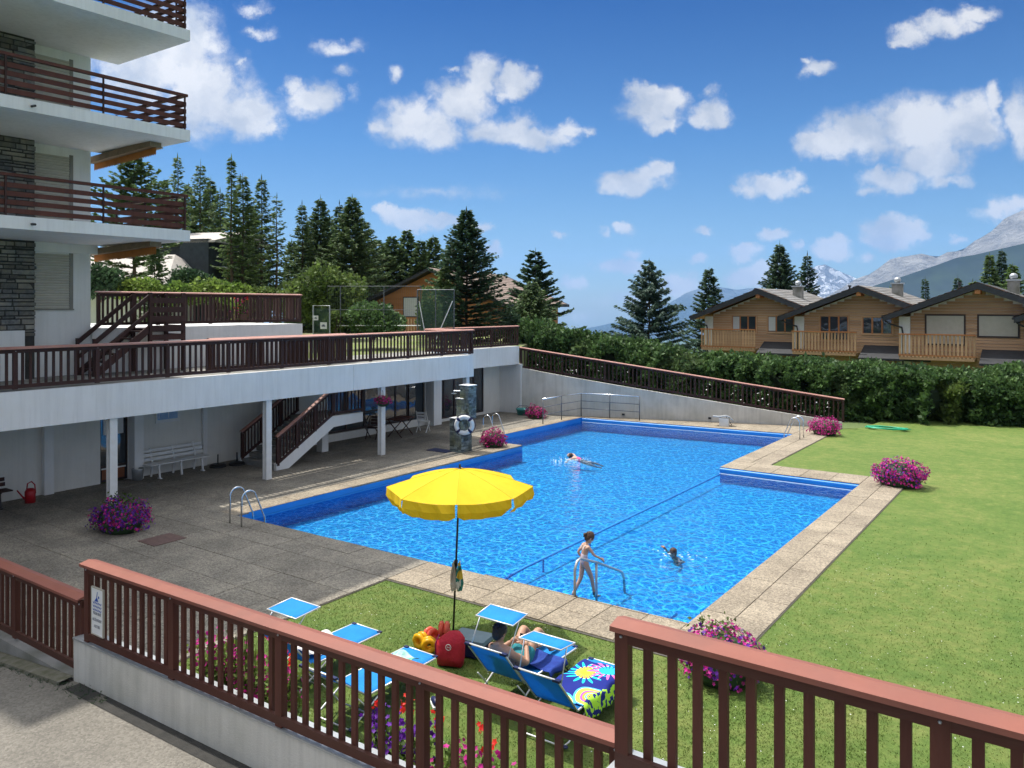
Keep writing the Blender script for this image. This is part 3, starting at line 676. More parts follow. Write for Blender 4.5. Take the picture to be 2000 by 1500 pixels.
# ------------------------------------------------------------------ terrace
TX = -20.48
tr = thing('terrace', 'long raised terrace with a white fascia carried on white posts', 'terrace')
b = MB()
b.box(-24.2,-22.15,-3,26.1,3.07,3.37); b.box(-21.6,TX-.16,-3,26.1,3.07,3.37); b.box(-22.15,-21.6,-3,15.9,3.07,3.37); b.box(-22.15,-21.6,19.9,26.1,3.07,3.37)
b.box(-24.2,-23.16,26.1,33.0,3.07,3.369)
b.build('floor_slab', M['concrete'], tr)
b = MB(); b.box(TX-.16,TX,-3,19.38,2.47,3.37); b.box(TX-.16,TX,19.395,26.1,2.47,3.37); b.box(-23.0,TX-.16,25.94,26.1,2.47,3.372); b.build('fascia', M['fascia'], tr)
b = MB(); b.box(-23.16,-23.0,26.1,33.0,2.47,3.37); b.build('fascia', M['fascia'], tr)
pm = MB(); pm.box(-.075,.035,-.075,.075,0,2.47); pm.box(.035,.075,-.10,.10,0,2.47); pm.box(-.115,-.075,-.10,.10,0,2.47)
first = None
for y in (6.1,11.0,15.9,20.9,25.8):
    if first is None: first = pm.build('post', M['bwhite'], tr); first.location = (TX-.14,y,0)
    else: link('post', first.data, tr, (TX-.14,y,0))
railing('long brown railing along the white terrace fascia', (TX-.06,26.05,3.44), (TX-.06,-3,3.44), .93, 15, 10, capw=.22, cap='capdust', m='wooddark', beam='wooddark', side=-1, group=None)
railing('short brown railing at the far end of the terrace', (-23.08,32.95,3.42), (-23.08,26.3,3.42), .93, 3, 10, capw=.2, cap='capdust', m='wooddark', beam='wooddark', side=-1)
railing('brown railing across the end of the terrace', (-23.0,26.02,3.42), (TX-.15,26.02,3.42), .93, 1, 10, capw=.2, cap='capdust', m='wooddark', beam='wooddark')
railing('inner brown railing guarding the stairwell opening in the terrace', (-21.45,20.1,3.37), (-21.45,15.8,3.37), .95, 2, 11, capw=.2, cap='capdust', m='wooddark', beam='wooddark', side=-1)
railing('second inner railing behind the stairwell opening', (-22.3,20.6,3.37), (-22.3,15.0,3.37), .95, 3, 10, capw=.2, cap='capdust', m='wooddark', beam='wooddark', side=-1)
# facade under the terrace
WX = -24.2
fc = thing('poolside_facade', 'pale wall with glass doors in the shade under the terrace', 'facade')
b = MB()
yd0, yd1 = atX(196,WX), atX(250,WX)
yw0, yw1 = atX(640,WX), atX(748,WX)
ywend = atX(822,WX)
yg0, yg1 = atX(848,WX), atX(945,WX)
b.box(WX-.25,WX,-3,yd0,-.1,3.07); b.box(WX-.25,WX,yd1,yw0,-.1,3.07); b.box(WX-.25,WX,ywend+.3,yg0,-.1,3.07); b.box(WX-.25,WX,yg1,33.1,-.1,3.07)
b.box(WX-.25,WX-.002,yw0,ywend+.3,-.1,.30); b.box(WX-.25,WX-.001,yg0,yg1,-.1,.12); b.box(WX-.25,WX,yd0,yd1,2.35,3.07); b.box(WX-.25,WX,yw0,ywend+.3,2.5,3.07); b.box(WX-.25,WX,yg0,yg1,2.4,3.07)
b.build('wall', M['creamw'], fc)
b = MB(); y = atX(90,WX); b.box(WX,WX+.18,y-.12,y+.14,0,3.07); b.build('pilaster', M['white'], fc)
b = MB(); y = atX(396,WX); b.box(WX,WX+.12,y-.05,y+.10,0,3.07); b.build('pilaster', M['white'], fc)
b = MB(); b.box(WX-.02,WX+.35,yd1+.02,yd1+.32,0,3.07); b.build('pilaster', M['white'], fc)
b = MB(); b.box(WX,WX+.5,ywend+.32,yg0-.05,0,3.07); b.build('pilaster', M['white'], fc)
b = MB(); b.box(-24.2,-22.9,33.0,33.2,-.1,2.47); b.build('end_wall', M['white'], fc)
def glazed(y0, y1, z0, z1, nm, parent, nd, fm='frame', sill=True, X=WX, rail=None, inset=.1, fw=.07):
    b = MB(); xf = X-inset
    b.box(xf,xf+.06,y0,y1,z0,z0+fw); b.box(xf,xf+.06,y0,y1,z1-fw,z1)
    for i in range(nd+1):
        y = y0+(y1-y0)*i/nd; w = fw/2
        b.box(xf+.001,xf+.062,max(y0,y-w),min(y1,y+w),z0+fw,z1-fw)
    if rail: b.box(xf+.002,xf+.058,y0,y1,rail,rail+.07)
    f_ = b.build(nm, M[fm], parent)
    for i in range(nd):
        a, c = y0+(y1-y0)*i/nd, y0+(y1-y0)*(i+1)/nd
        MB().box(xf+.01,xf+.03,a+fw/2,c-fw/2,z0+fw,z1-fw).build('pane', M['glass'], f_)
    return f_
f_ = glazed(yd0,yd1,.02,2.35,'door',fc,1,rail=.45)
MB().box(WX-.085,WX-.05,yd0+.08,yd1-.08,.09,.44).build('lower_panel', mat('orange_brown_panel', (.20,.07,.03), (.24,.09,.04), 5, .5), f_)
MB().box(WX-.06,WX-.045,yd0+.12,yd1-.12,1.45,1.95).build('paper_notice', M['bwhite'], f_)
MB().box(WX-.05,WX-.03,yd0+.05,yd1-.05,.40,.44).build('trim', M['bwhite'], f_)
glazed(yw0,yw1,.32,2.5,'window',fc,3,rail=.95)
f_ = glazed(yw1+.06,atX(798,WX),.32,2.5,'window',fc,2)
f_ = glazed(atX(800,WX),ywend+.25,.05,2.5,'door',fc,1)
glazed(yg0,yg1,.12,2.4,'window',fc,5)
for i in range(4):
    a = yg0+(yg1-yg0)*(i+.25)/5; MB().box(WX-.24,WX-.2,a,a+.5,.2,2.35).build('curtain', M['curtain'], fc)
yn0, yn1 = atX(303,WX), atX(350,WX)
nb_ = thing('notice_board', 'framed notice board with pale blue sheets on the shaded wall', 'notice board')
MB().box(WX+.002,WX+.04,yn0,yn1,1.62,2.25).build('frame', M['bwhite'], nb_)
MB().box(WX+.041,WX+.045,yn0+.06,yn1-.08,1.72,2.17).build('sheet', mat('blue_sheet', (.20,.34,.58), (.30,.45,.66), 3, .3), nb_)
b = MB()
for k in range(3): b.box(WX+.046,WX+.048,yn0+.1+k*.33,yn0+.12+k*.33,1.76,2.14)
b.build('sheet_edges', M['bwhite'], nb_)
y = atX(271,WX); sw_ = MB(); sw_.box(WX,WX+.05,y-.06,y+.06,1.4,1.72); tag(sw_.build('wall_phone', M['navy']), 'small blue box fixed on the wall beside the door', 'wall box')
pp = MB(); pp.tube([(-23.9,10.5,2.80),(-23.9,17.6,2.86),(-23.9,21,2.9)], .055, 10); pipe = tag(pp.build('drain_pipe', M['black'], smooth=True), 'dark drain pipe hung below the terrace slab', 'pipe')
for k in range(6): MB().box(-23.96,-23.84,11.2+k*1.4,11.24+k*1.4,2.74,3.07).build('bracket', M['galv'], pipe)
# ------------------------------------------------------------------ stair from the deck up to the terrace
st = thing('outside_stair', 'concrete stair with brown railings climbing under the terrace', 'staircase')
NR, Y0, RUN, RISE, XA, XB = 8, 16.95, .29, .18, -23.35, -21.6
for i in range(NR):
    MB().box(XA,XB,Y0+i*RUN,Y0+(i+1)*RUN+.04,i*RISE+(.02 if i else 0),(i+1)*RISE).build('step', M['concrete'], st)
b = MB(); ye = Y0+NR*RUN; z1 = NR*RISE
for X0_, X1_ in ((XB+.002,XB+.14),(XA-.14,XA-.002)):
    prof = [(Y0-.05,-.02),(Y0+.42,-.02),(ye+.1,z1-.32),(ye+1.5,z1-.28),(ye+1.5,z1+.06),(ye-.1,z1+.06),(Y0-.05,.2)]
    k = len(prof); b.add([(X0_,y,z) for y,z in prof]+[(X1_,y,z) for y,z in prof], [tuple(range(k))[::-1],tuple(range(k,2*k))]+[(i,(i+1)%k,(i+1)%k+k,i+k) for i in range(k)])
b.build('stringer', M['white'], st)
MB().box(XA,XB,ye,ye+1.5,z1-.2,z1).build('landing', M['concrete'], st)
MB().box(XA+.3,XA+.6,ye+.7,ye+1.0,0,z1-.2).build('pier', M['white'], st)
for X_ in (XB+.10, XA-.02):
    railing('railing rising with the outside stair%s' % (' on its pool side' if X_ == XB+.10 else ' on its wall side'), (X_,ye+.05,z1+.12), (X_,Y0+.02,.16), .92, 3, 5, capw=.16, cap='capdust', m='wooddark', beam='wooddark', side=-1, baluster_w=.04)
railing('railing round the landing of the outside stair', (XB+.10,ye+1.5,z1+.12), (XB+.10,ye+.12,z1+.12), .92, 1, 7, capw=.16, cap='capdust', m='wooddark', beam='wooddark', side=-1, baluster_w=.04)
# ------------------------------------------------------------------ tall apartment building with balconies
bd = thing('apartment_building', 'tall white apartment building with long balconies and a stone pier', 'building')
BX = -24.1
b = MB(); b.box(-36,BX,-14,12.2,3.33,18.9); b.box(BX,BX+.12,10.5,12.35,6.93,7.2); b.box(BX,BX+.52,8.2,10.15,3.37,4.72); b.build('wall', M['white'], bd)
TOPS = [7.5,10.3,13.1,15.9]
for z in TOPS:
    b = MB(); b.box(BX+.001,-20.3,-14,13.04,z-.30,z); b.build('balcony_slab', M['fascia'], bd)
    b = MB(); b.tube([(-20.35,atX(62,-20.3),z-.16),(-20.12,atX(62,-20.3),z-.18)], .03, 8); b.build('waterspout', M['black'], bd)
b = MB(); b.box(-36.5,-19.92,-15,13.3,18.9,19.2)
b.box(-26,-20.1,-14,4.6,19.2,21.9); b.box(-26,-20.12,4.62,6.1,19.2,23.7)
b.build('roof', M['fascia'], bd)
for fz in TOPS[:-1]+[4.75]:                          # windows with closed roller shutters
    za, zb = (fz+.15, fz+2.25) if fz > 5 else (5.31,6.90)
    y1 = 11.58; y0 = 9.4
    f_ = MB().box(BX+.001,BX+.03,y1,y1+.10,za,zb+.05).box(BX+.001,BX+.05,y0,y1+.12,za-.04,za).build('window_frame', M['shutterfr'], bd)
    k = int((zb-za)/.072); me = None
    for i in range(k):
        z = za+i*.072
        if me is None:
            q = MB(); q.add([(0,0,0),(0,y1-y0,0),(.016,y1-y0,.02),(.016,0,.02),(.014,0,.066),(.014,y1-y0,.066),(0,0,.066),(0,y1-y0,.066)],[(0,3,2,1)[::-1],(3,4,5,2)[::-1],(4,6,7,5)[::-1]])
            s0 = q.build('shutter_slat', M['shutter'], f_); me = s0.data; s0.location = (BX+.004,y0,z)
        else: link('shutter_slat', me, f_, (BX+.004,y0,z))
# balcony railings: four boards, thin posts and a cap
def balcony_rail(z, lab):
    rt = thing('balcony_railing', lab, 'railing', (0,0,0), group='brown board railings of the balconies')
    X = -20.37; ya, yb = -13.9, 12.96
    for k, zz in enumerate((.12,.32,.52,.72)):
        MB().box(X-.02,X+.012,ya,yb,z+zz-.055,z+zz+.06).build('board', M['wood'], rt)
        MB().box(-24.0,X-.022,yb-.03,yb,z+zz-.055,z+zz+.06).build('board', M['wood'], rt)
    MB().box(X-.07,X+.05,ya,yb+.03,z+.93,z+1.0).build('cap_rail', M['wood'], rt)
    MB().box(-24.0,X-.072,yb-.09,yb+.029,z+.93,z+.999).build('cap_rail', M['wood'], rt)
    q = MB().box(-.018,.018,-.02,.02,-.02,.93); me = None
    pts = [(X+.03,yb-.06-k*2.28) for k in range(12)]+[(X-.5-k*1.6,yb+.012) for k in range(3)]
    for (x, y) in pts:
        if me is None: p0 = q.build('post', M['wooddark'], rt); p0.location = (x,y,z); me = p0.data
        else: link('post', me, rt, (x,y,z))
balcony_rail(7.5, 'brown board railing of the lowest visible balcony')
balcony_rail(10.3, 'brown board railing of the middle balcony')
balcony_rail(13.1, 'brown board railing of the balcony cut by the top edge')
# folded awnings under the balcony ends
for z, lab in ((10.12,'folded orange awning under the middle balcony'),(7.32,'folded orange awning with a scalloped hem under the lowest balcony')):
    a = thing('awning', lab, 'awning')
    MB().bar((-24.6,12.55,z-.30),(-21.2,12.55,z-.17),.34,.18).build('cassette', M['awn'], a)
    MB().bar((-24.05,12.75,z-.37),(-21.2,12.75,z-.25),.04,.04).build('arm', M['galv'], a)
    b = MB(); n = 40
    for i in range(n):
        x0_, x1_ = -24.6+3.4*i/n, -24.6+3.4*(i+1)/n; za = z-.36+.12*i/n; zb_ = za-.20; zm = zb_-.045
        b.add([(x0_,12.56,za),(x1_,12.56,za),(x1_,12.56,zb_),((x0_+x1_)/2,12.56,zm),(x0_,12.56,zb_),(x0_,12.7,za-.02),(x1_,12.7,za-.02)], [(0,1,2,3,4),(0,5,6,1)])
    b.build('valance', M['orange'], a)
# stone pier, every stone its own piece
sp = thing('stone_pier', 'tall pier of grey stacked stone at the left picture edge', 'pier', group=None)
MB().box(BX+.002,-23.72,8.55,10.46,3.37,18.8).build('mortar_core', M['mortar'], sp)
rs = random.Random(11); z = 4.55; cnt = 0
while z < 14.4:
    hh = rs.uniform(.07,.17)
    if any(zz-.30 < z+hh and z < zz for zz in TOPS): z = [zz for zz in TOPS if zz-.30 < z+hh and z < zz][0]+.005; continue
    y = 10.5-rs.uniform(0,.05); 
    while y > 9.0 and cnt < 290:
        ln = rs.uniform(.18,.62); x = -23.72+rs.uniform(.0,.055)
        j = lambda s=.012: rs.uniform(-s,s)
        q = MB(); y0_, y1_ = y-ln+.012, y
        q.add([(-23.80,y0_,z),(-23.80,y1_,z),(-23.80,y1_,z+hh-.012),(-23.80,y0_,z+hh-.012),
               (x+j(),y0_+.012+abs(j()),z+.012),(x+j(),y1_-abs(j()),z+.012+abs(j())),(x+j(),y1_-abs(j()),z+hh-.022+j(.006)),(x+j(),y0_+.012,z+hh-.022+j(.006))],
              [(4,5,6,7),(0,1,5,4),(1,2,6,5),(2,3,7,6),(3,0,4,7)])
        q.build('stone', M['stone'], sp); cnt += 1; y -= ln
    z += hh
# ------------------------------------------------------------------ upper platform left, its railing and wooden steps
up_ = thing('upper_platform', 'raised platform with a white base wall beside the tall building', 'platform')
MB().box(-31,-24.0,12.2,20.1,3.33,4.72).build('base_wall', M['white'], up_)
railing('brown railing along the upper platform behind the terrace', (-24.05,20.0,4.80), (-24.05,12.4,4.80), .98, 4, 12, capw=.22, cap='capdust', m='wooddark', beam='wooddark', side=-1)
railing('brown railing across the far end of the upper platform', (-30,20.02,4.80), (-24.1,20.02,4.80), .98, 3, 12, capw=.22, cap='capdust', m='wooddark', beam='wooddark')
ws = thing('wooden_steps', 'dark wooden steps with diagonal handrails beside the white building', 'steps')
for x in (-23.9,-22.95):
    MB().bar((x,11.75,3.42),(x,13.4,4.72),.05,.20).build('stringer', M['wooddark'], ws)
    MB().bar((x,11.75,4.35),(x,13.4,5.70),.05,.12).build('handrail', M['wooddark'], ws)
    MB().bar((x,11.75,3.90),(x,13.4,5.22),.04,.10).build('side_board', M['wooddark'], ws)
    MB().box(x-.04,x+.04,11.68,11.76,3.37,4.45).build('post', M['wooddark'], ws)
for k in range(6): MB().box(-23.87,-22.98,11.8+k*.27,12.05+k*.27,3.52+k*.215,3.56+k*.215).build('tread', M['wooddark'], ws)
for y in (13.4,14.5): 
    for x in (-23.9,-22.95): MB().box(x-.05,x+.05,y-.05,y+.05,3.37,5.80).build('post', M['wooddark'], ws)
for k in range(5): MB().box(-22.93,-22.89,13.36,14.54,4.35+k*.28,4.52+k*.28).build('side_board', M['wooddark'], ws)
for k in range(5): MB().box(-23.9,-22.95,14.5,14.54,4.35+k*.28,4.52+k*.28).build('side_board', M['wooddark'], ws)
MB().box(-23.9,-22.95,13.4,14.5,4.60,4.70).build('landing_floor', M['wooddark'], ws)
# ------------------------------------------------------------------ foliage makers
def diamonds(P, Dv, Wv, ln, wd):
    """cards from P along Dv (unit) of length ln, half width wd along Wv"""
    n = len(P); V = np.zeros((n,4,3))
    ln = ln[:,None]; wd = wd[:,None]
    V[:,0] = P; V[:,1] = P+Dv*ln*.45+Wv*wd; V[:,2] = P+Dv*ln; V[:,3] = P+Dv*ln*.45-Wv*wd
    return V.reshape(-1,3)
def unit(a): return a/np.maximum(np.linalg.norm(a, axis=1, keepdims=True), 1e-6)
def trunk_mesh(H, r0, seed, lean=.0, z0=0):
    rg = random.Random(seed); b = MB(); pts = []; n = 7
    for i in range(n+1):
        t = i/n; pts.append((rg.uniform(-1,1)*.012*H*t*(1-t)*2+lean*t*H, rg.uniform(-1,1)*.012*H*t*(1-t)*2, z0+(H-z0)*t))
    b.tube(pts, [max(r0*(1-i/n)**.85, .012) for i in range(n+1)], 7); return b
def conifer(H, R0, bare=.08, power=.85, gap=.42, nb=7, droop=.25, tipup=.15, dens=1., card=.32, wide=.30, seed=1, m='spruce', ragged=.25, r_tr=None, hang=.35, maxr=1.):
    rg = np.random.RandomState(seed); P, Dv, Ln, Wd = [], [], [], []
    tb = trunk_mesh(H, r_tr or H*.013, seed)
    z = H*bare; k = 0
    while z < H*.985:
        t = (z-H*bare)/(H*(1-bare)); rad = R0*min(1, (1-t)*(1+(1-power)*1.7))**.92*(1 if t > .08 else .75+3*t)
        for j in range(nb):
            L_ = rad*rg.uniform(1-ragged, 1.06)+.05
            if rg.rand() < ragged*.35: L_ *= .5
            a = 2*math.pi*(j+.5*(k % 2))/nb+rg.uniform(-.3,.3); dr = droop*rg.uniform(.6,1.4)*(1-t*.9)-t*.35
            zz = z+rg.uniform(-.3,.3)*gap
            nst = max(3, int(L_/(.085/dens)))
            if L_ > .8: tb.tube([(0,0,zz),(math.cos(a)*L_*.5, math.sin(a)*L_*.5, zz-dr*L_*.45),(math.cos(a)*L_*.95, math.sin(a)*L_*.95, zz-dr*L_*.8+tipup*L_*.2)], [.012+.010*L_,.010+.004*L_,.006], 4, False)
            for s in range(nst):
                f = .12+.88*(s+rg.rand())/nst
                p = np.array([math.cos(a)*f*L_, math.sin(a)*f*L_, zz-dr*L_*f+tipup*L_*f*f])
                sw = (1-f)*.62+.22
                for q in range(3):
                    sd = rg.uniform(-1,1); da = a+sd*1.1
                    P.append(p+rg.normal(0,.03,3)); d = np.array([math.cos(da), math.sin(da), -hang*rg.uniform(.2,1.5)+.1]); Dv.append(d)
                    Ln.append(card*.74*(.55+sw*rg.uniform(.6,1.3))); Wd.append(card*.66*wide*.8*rg.uniform(.5,1.2))
        z += gap*(1-.55*t)*rg.uniform(.85,1.15); k += 1
    P.append(np.array([0,0,H*.97])); Dv.append(np.array([0,0,1.])); Ln.append(H*.05+.1); Wd.append(.05)
    P = np.array(P); Dv = unit(np.array(Dv)); Wv = unit(np.cross(Dv, unit(rg.normal(0,1,(len(P),3))*np.array([.5,.5,1])+1e-3)))
    V = diamonds(P, Dv, Wv, np.array(Ln), np.array(Wd))
    return tb, V, m
def bush(rx, ry, rz, n, card, seed, lumps=14, m='leaf', wide=.42, solid=.0, flatten=0.):
    rg = np.random.RandomState(seed); C = []
    for i in range(lumps):
        d = rg.normal(0,1,3); d /= np.linalg.norm(d); d[2] = abs(d[2])*.95-.25*rg.rand()
        rr = rg.uniform(.45,.78); C.append((d*rr, rg.uniform(.28,.46)))
    C.append((np.array([0,0,0.]), .62)); Pn = []; Nn = []
    per = n//len(C)
    for c, r in C:
        d = unit(rg.normal(0,1,(per,3))); q = c+d*r*rg.uniform(.75,1.08,(per,1)); Pn.append(q); Nn.append(d)
    P = np.concatenate(Pn); Nn = np.concatenate(Nn); keep = P[:,2] > -.55; P = P[keep]; Nn = Nn[keep]
    P = P*np.array([rx,ry,rz])
    Dv = unit(Nn*.7+rg.normal(0,.8,Nn.shape)+np.array([0,0,.15])); Wv = unit(np.cross(Dv, rg.normal(0,1,Nn.shape)))
    s = rg.uniform(.6,1.25,len(P))
    return diamonds(P, Dv, Wv, card*s, card*wide*s)
def quads(V): return np.arange(len(V)).reshape(-1,4)
tree_protos = {}
def tree(kind, px, top, z, base, label, group=None, rz=0, wpx=None, maker=None, cat='tree', bx=None, **kw):
    """a tree standing z metres ahead below picture column px; its height comes from the top's elevation"""
    X, Y = ray(px, z); Ztop = CAMH+(597-top)*z/1563; H = Ztop-base
    root = thing(kind, label, cat, (X, Y, base), rz, group)
    R0 = (wpx*z/1563/2)*(1.28 if px < 1000 else 1.35) if wpx else H*.2
    tb, V, m = conifer(H, R0, **kw)
    tb.build('trunk', M['bark'], root, smooth=True)
    npmesh('crown', V, quads(V), M[m], root)
    return root
def leafy(name, px, top, bot, z, wpx, label, n, card, seed, m='leaf', cat='bush', group=None, depth=1., lumps=14, base=None, trunk=True):
    X, Y = ray(px, z); Zt = CAMH+(597-top)*z/1563; Zb = CAMH+(597-bot)*z/1563 if base is None else base
    rx = wpx*z/1563/2/1.0; rz_ = (Zt-Zb)/1.62
    root = thing(name, label, cat, (X, Y, Zb), seed*1.3, group)
    V = bush(rx, rx*depth, rz_, n, card, seed, lumps, m)+np.array([0,0,rz_*.60])
    npmesh('crown', V, quads(V), M[m], root)
    if trunk:
        b = MB(); rg = random.Random(seed)
        for k in range(5):
            a = rg.uniform(0,6.28); b.tube([(0,0,-.1),(math.cos(a)*rx*.15,math.sin(a)*rx*.15,rz_*.4),(math.cos(a)*rx*.5,math.sin(a)*rx*.5,rz_*1.1)], [.05+rz_*.012,.03+rz_*.006,.012], 6)
        b.build('trunk', M['bark'], root)
    return root
# conifers standing on the upper land to the left and in the middle
T = 'conifers behind the terrace'
tree('pine_tree', 262, 296, 46, 3.3, 'broad pine rising behind the middle balcony awning', wpx=150, bare=.35, power=.45, gap=.5, nb=7, droop=-.1, card=.42, wide=.4, seed=21, m='pine', ragged=.45, hang=0, dens=.9)
tree('larch_tree', 347, 306, 60, 3.3, 'slim larch just right of the middle balcony corner', wpx=74, bare=.18, power=.6, gap=.55, nb=6, droop=.15, card=.36, seed=22, m='larch', ragged=.5, dens=.8)
tree('larch_tree', 392, 317, 62, 3.3, 'open larch standing above the dark slate house', wpx=84, bare=.2, power=.6, gap=.5, nb=6, droop=.12, card=.38, seed=23, m='larch', ragged=.45, dens=.9)
tree('spruce_tree', 430, 372, 66, 3.3, 'lower dark spruce between two taller larches', wpx=80, bare=.1, power=.7, gap=.5, nb=7, card=.38, seed=24, m='pine', ragged=.35, dens=.9)
tree('larch_tree', 452, 308, 53, 3.3, 'tallest thin larch with a bare pointed top', wpx=70, bare=.12, power=1.1, gap=.5, nb=6, droop=.2, card=.36, seed=25, m='larch', ragged=.5, dens=.9)
tree('larch_tree', 474, 338, 54, 3.3, 'dense larch close beside the tallest thin one', wpx=88, bare=.05, power=.5, gap=.45, nb=7, droop=.2, card=.4, seed=26, m='larch', ragged=.4, dens=.9)
tree('larch_tree', 511, 347, 58, 3.3, 'larch with a leaning bare lower trunk', wpx=72, bare=.22, power=.55, gap=.5, nb=7, droop=.1, card=.38, seed=27, m='pine', ragged=.45, dens=.9)
tree('larch_tree', 541, 382, 56, 3.3, 'bare-trunked larch at the gap of open sky', wpx=54, bare=.2, power=.45, gap=.6, nb=5, droop=.1, card=.34, seed=28, m='pine', ragged=.6, dens=.9)
tree('larch_tree', 528, 480, 56, 3.3, 'thin young larch under the bare-trunked one', wpx=34, bare=.2, power=.7, gap=.5, nb=5, droop=.1, card=.3, seed=29, m='pine', ragged=.5, dens=.9)
tree('spruce_tree', 590, 396, 62, 3.3, 'spruce with a hooked tip right of the sky gap', wpx=66, bare=.04, power=.75, gap=.5, nb=7, card=.4, seed=30, m='pine', ragged=.45, dens=.9)
tree('spruce_tree', 626, 386, 64, 3.3, 'dense spruce behind the yellow-green bush', wpx=90, bare=.04, power=.55, gap=.42, nb=8, card=.42, seed=31, m='pine', ragged=.35)
tree('spruce_tree', 663, 396, 68, 3.3, 'narrow spruce between two denser ones', wpx=70, bare=.04, power=.6, gap=.45, nb=7, card=.4, seed=32, m='spruce', ragged=.4)
tree('spruce_tree', 688, 384, 62, 3.3, 'broad dark spruce left of the pine wood', wpx=118, bare=.03, power=.6, gap=.4, nb=9, card=.46, seed=33, m='pine', ragged=.35)
for i, (px, top, w, lab) in enumerate(((735,470,84,'round-topped pine at the left of the pine wood'),(765,462,76,'second round-topped pine of the wood'),(795,452,80,'highest round-topped pine above the orange chalet'),(822,470,60,'small gapped pine of the wood'),(846,462,64,'rightmost pine of the wood beside the dense cone'),(710,500,80,'pine low behind the bush and the fence'))):
    tree('pine_tree', px, top, 78+2*(i % 3), 3.3, lab, 'pine wood behind the orange chalet', wpx=w, bare=.02, power=.32, gap=.55, nb=8, droop=-.05, card=.55, wide=.42, seed=40+i, m='pine', ragged=.4, hang=0, dens=.75)
tree('larch_tree', 911, 410, 44, 3.3, 'large dense dark conical larch in front of the chalet', wpx=146, bare=.02, power=.8, gap=.26, nb=10, droop=.05, card=.34, wide=.34, seed=51, m='spruce', ragged=.32, dens=1.1, hang=.1)
tree('young_larch', 868, 520, 43, 3.3, 'light green young larch at the foot of the dense cone', wpx=60, bare=.02, power=.5, gap=.26, nb=8, droop=.05, card=.3, seed=52, m='larch', ragged=.4, dens=1.)
tree('arolla_pine', 1046, 489, 56, 1.0, 'broad pine behind the end of the terrace railing', wpx=150, bare=.04, power=.9, gap=.55, nb=8, droop=.02, tipup=.1, card=.46, wide=.4, seed=53, m='spruce', ragged=.3, hang=0)
tree('young_spruce', 1040, 548, 50, 2.0, 'dense dark young spruce in front of the broad pine', wpx=96, bare=.02, power=.75, gap=.26, nb=10, droop=.1, card=.34, seed=54, m='pine', ragged=.2)
tree('spruce_tree', 1268, 511, 50, .2, 'wide blue-green spruce with separate drooping tiers', wpx=205, bare=.02, power=1.0, gap=.72, nb=12, droop=.04, tipup=.12, card=.42, wide=.26, seed=55, m='spruceb', ragged=.22, dens=1.5, hang=.6)
tree('spruce_tree', 1385, 522, 72, -4, 'smaller spruce left of the first chalet roof', wpx=130, bare=.02, power=.9, gap=.6, nb=11, droop=.12, card=.44, seed=56, m='spruce', ragged=.3)
tree('spruce_tree', 1523, 477, 72, -4, 'tall spruce rising behind the first chalet', wpx=175, bare=.02, power=.95, gap=.55, nb=12, droop=.05, card=.46, seed=57, m='spruce', ragged=.3)
tree('spruce_tree', 1577, 496, 74, -4, 'slimmer spruce beside the tall one', wpx=112, bare=.02, power=.95, gap=.6, nb=10, droop=.1, card=.42, seed=58, m='spruce', ragged=.35)
tree('spruce_tree', 1807, 543, 85, -2, 'small spruce tip between the second and third chalet', wpx=40, bare=.02, power=.9, gap=.6, nb=7, card=.42, seed=59, m='spruce', ragged=.3)
tree('spruce_tree', 1738, 562, 88, -2, 'faint spruce tip low behind the second chalet roof', wpx=34, bare=.02, power=.8, gap=.6, nb=7, card=.42, seed=60, m='larch', ragged=.3)
tree('spruce_tree', 1871, 539, 90, -2, 'small dark spruce tip above the third chalet roof', wpx=46, bare=.02, power=.7, gap=.6, nb=7, card=.45, seed=61, m='spruce', ragged=.3)
tree('larch_tree', 1933, 497, 84, -2, 'light green larch behind the third chalet ridge', wpx=50, bare=.02, power=.45, gap=.5, nb=8, card=.5, seed=62, m='larch', ragged=.3)
tree('spruce_tree', 1957, 490, 86, -2, 'dark spruce beside the light green larch', wpx=50, bare=.02, power=.5, gap=.5, nb=8, card=.46, seed=63, m='spruce', ragged=.35)
tree('larch_tree', 1978, 515, 82, -2, 'bright larch at the right picture edge', wpx=60, bare=.02, power=.4, gap=.5, nb=8, card=.5, seed=64, m='larchl', ragged=.35)
tree('larch_tree', 1900, 548, 88, -2, 'low larch between two dark spruces on the right', wpx=44, bare=.02, power=.6, gap=.55, nb=7, card=.45, seed=65, m='larch', ragged=.3)
tree('spruce_tree', 303, 478, 40, 3.3, 'dark small spruce beside the pale shingle roof', wpx=70, bare=.02, power=.65, gap=.3, nb=8, card=.3, seed=66, m='pine', ragged=.35)

for i, (px, top, w, z, k, lab) in enumerate(((320,352,90,68,'larch','larch half hidden by the balcony corner'),(368,362,90,70,'pine','dark larch low behind the balcony corner'),(412,350,80,72,'larch','feathery larch behind the slate house roof'),(488,402,90,70,'pine','low dense larch between the tall bare trunks'),(606,430,90,70,'pine','low spruce filling the wood edge'),(645,428,90,72,'larch','paler spruce filling the wood'),(712,428,90,72,'pine','spruce filling the wood above the court'),(668,450,100,66,'larch','light green larch low in the wood'),(570,470,60,66,'larch','young larch at the left edge of the wood'),(880,470,60,70,'pine','pine peeping left of the dense cone'))):
    tree('larch_tree' if k == 'larch' else 'spruce_tree', px, top, z, 3.3, lab, wpx=w, bare=.03, power=.5, gap=.45, nb=8, droop=.1, card=.44, seed=140+i, m=k, ragged=.45, dens=.85)
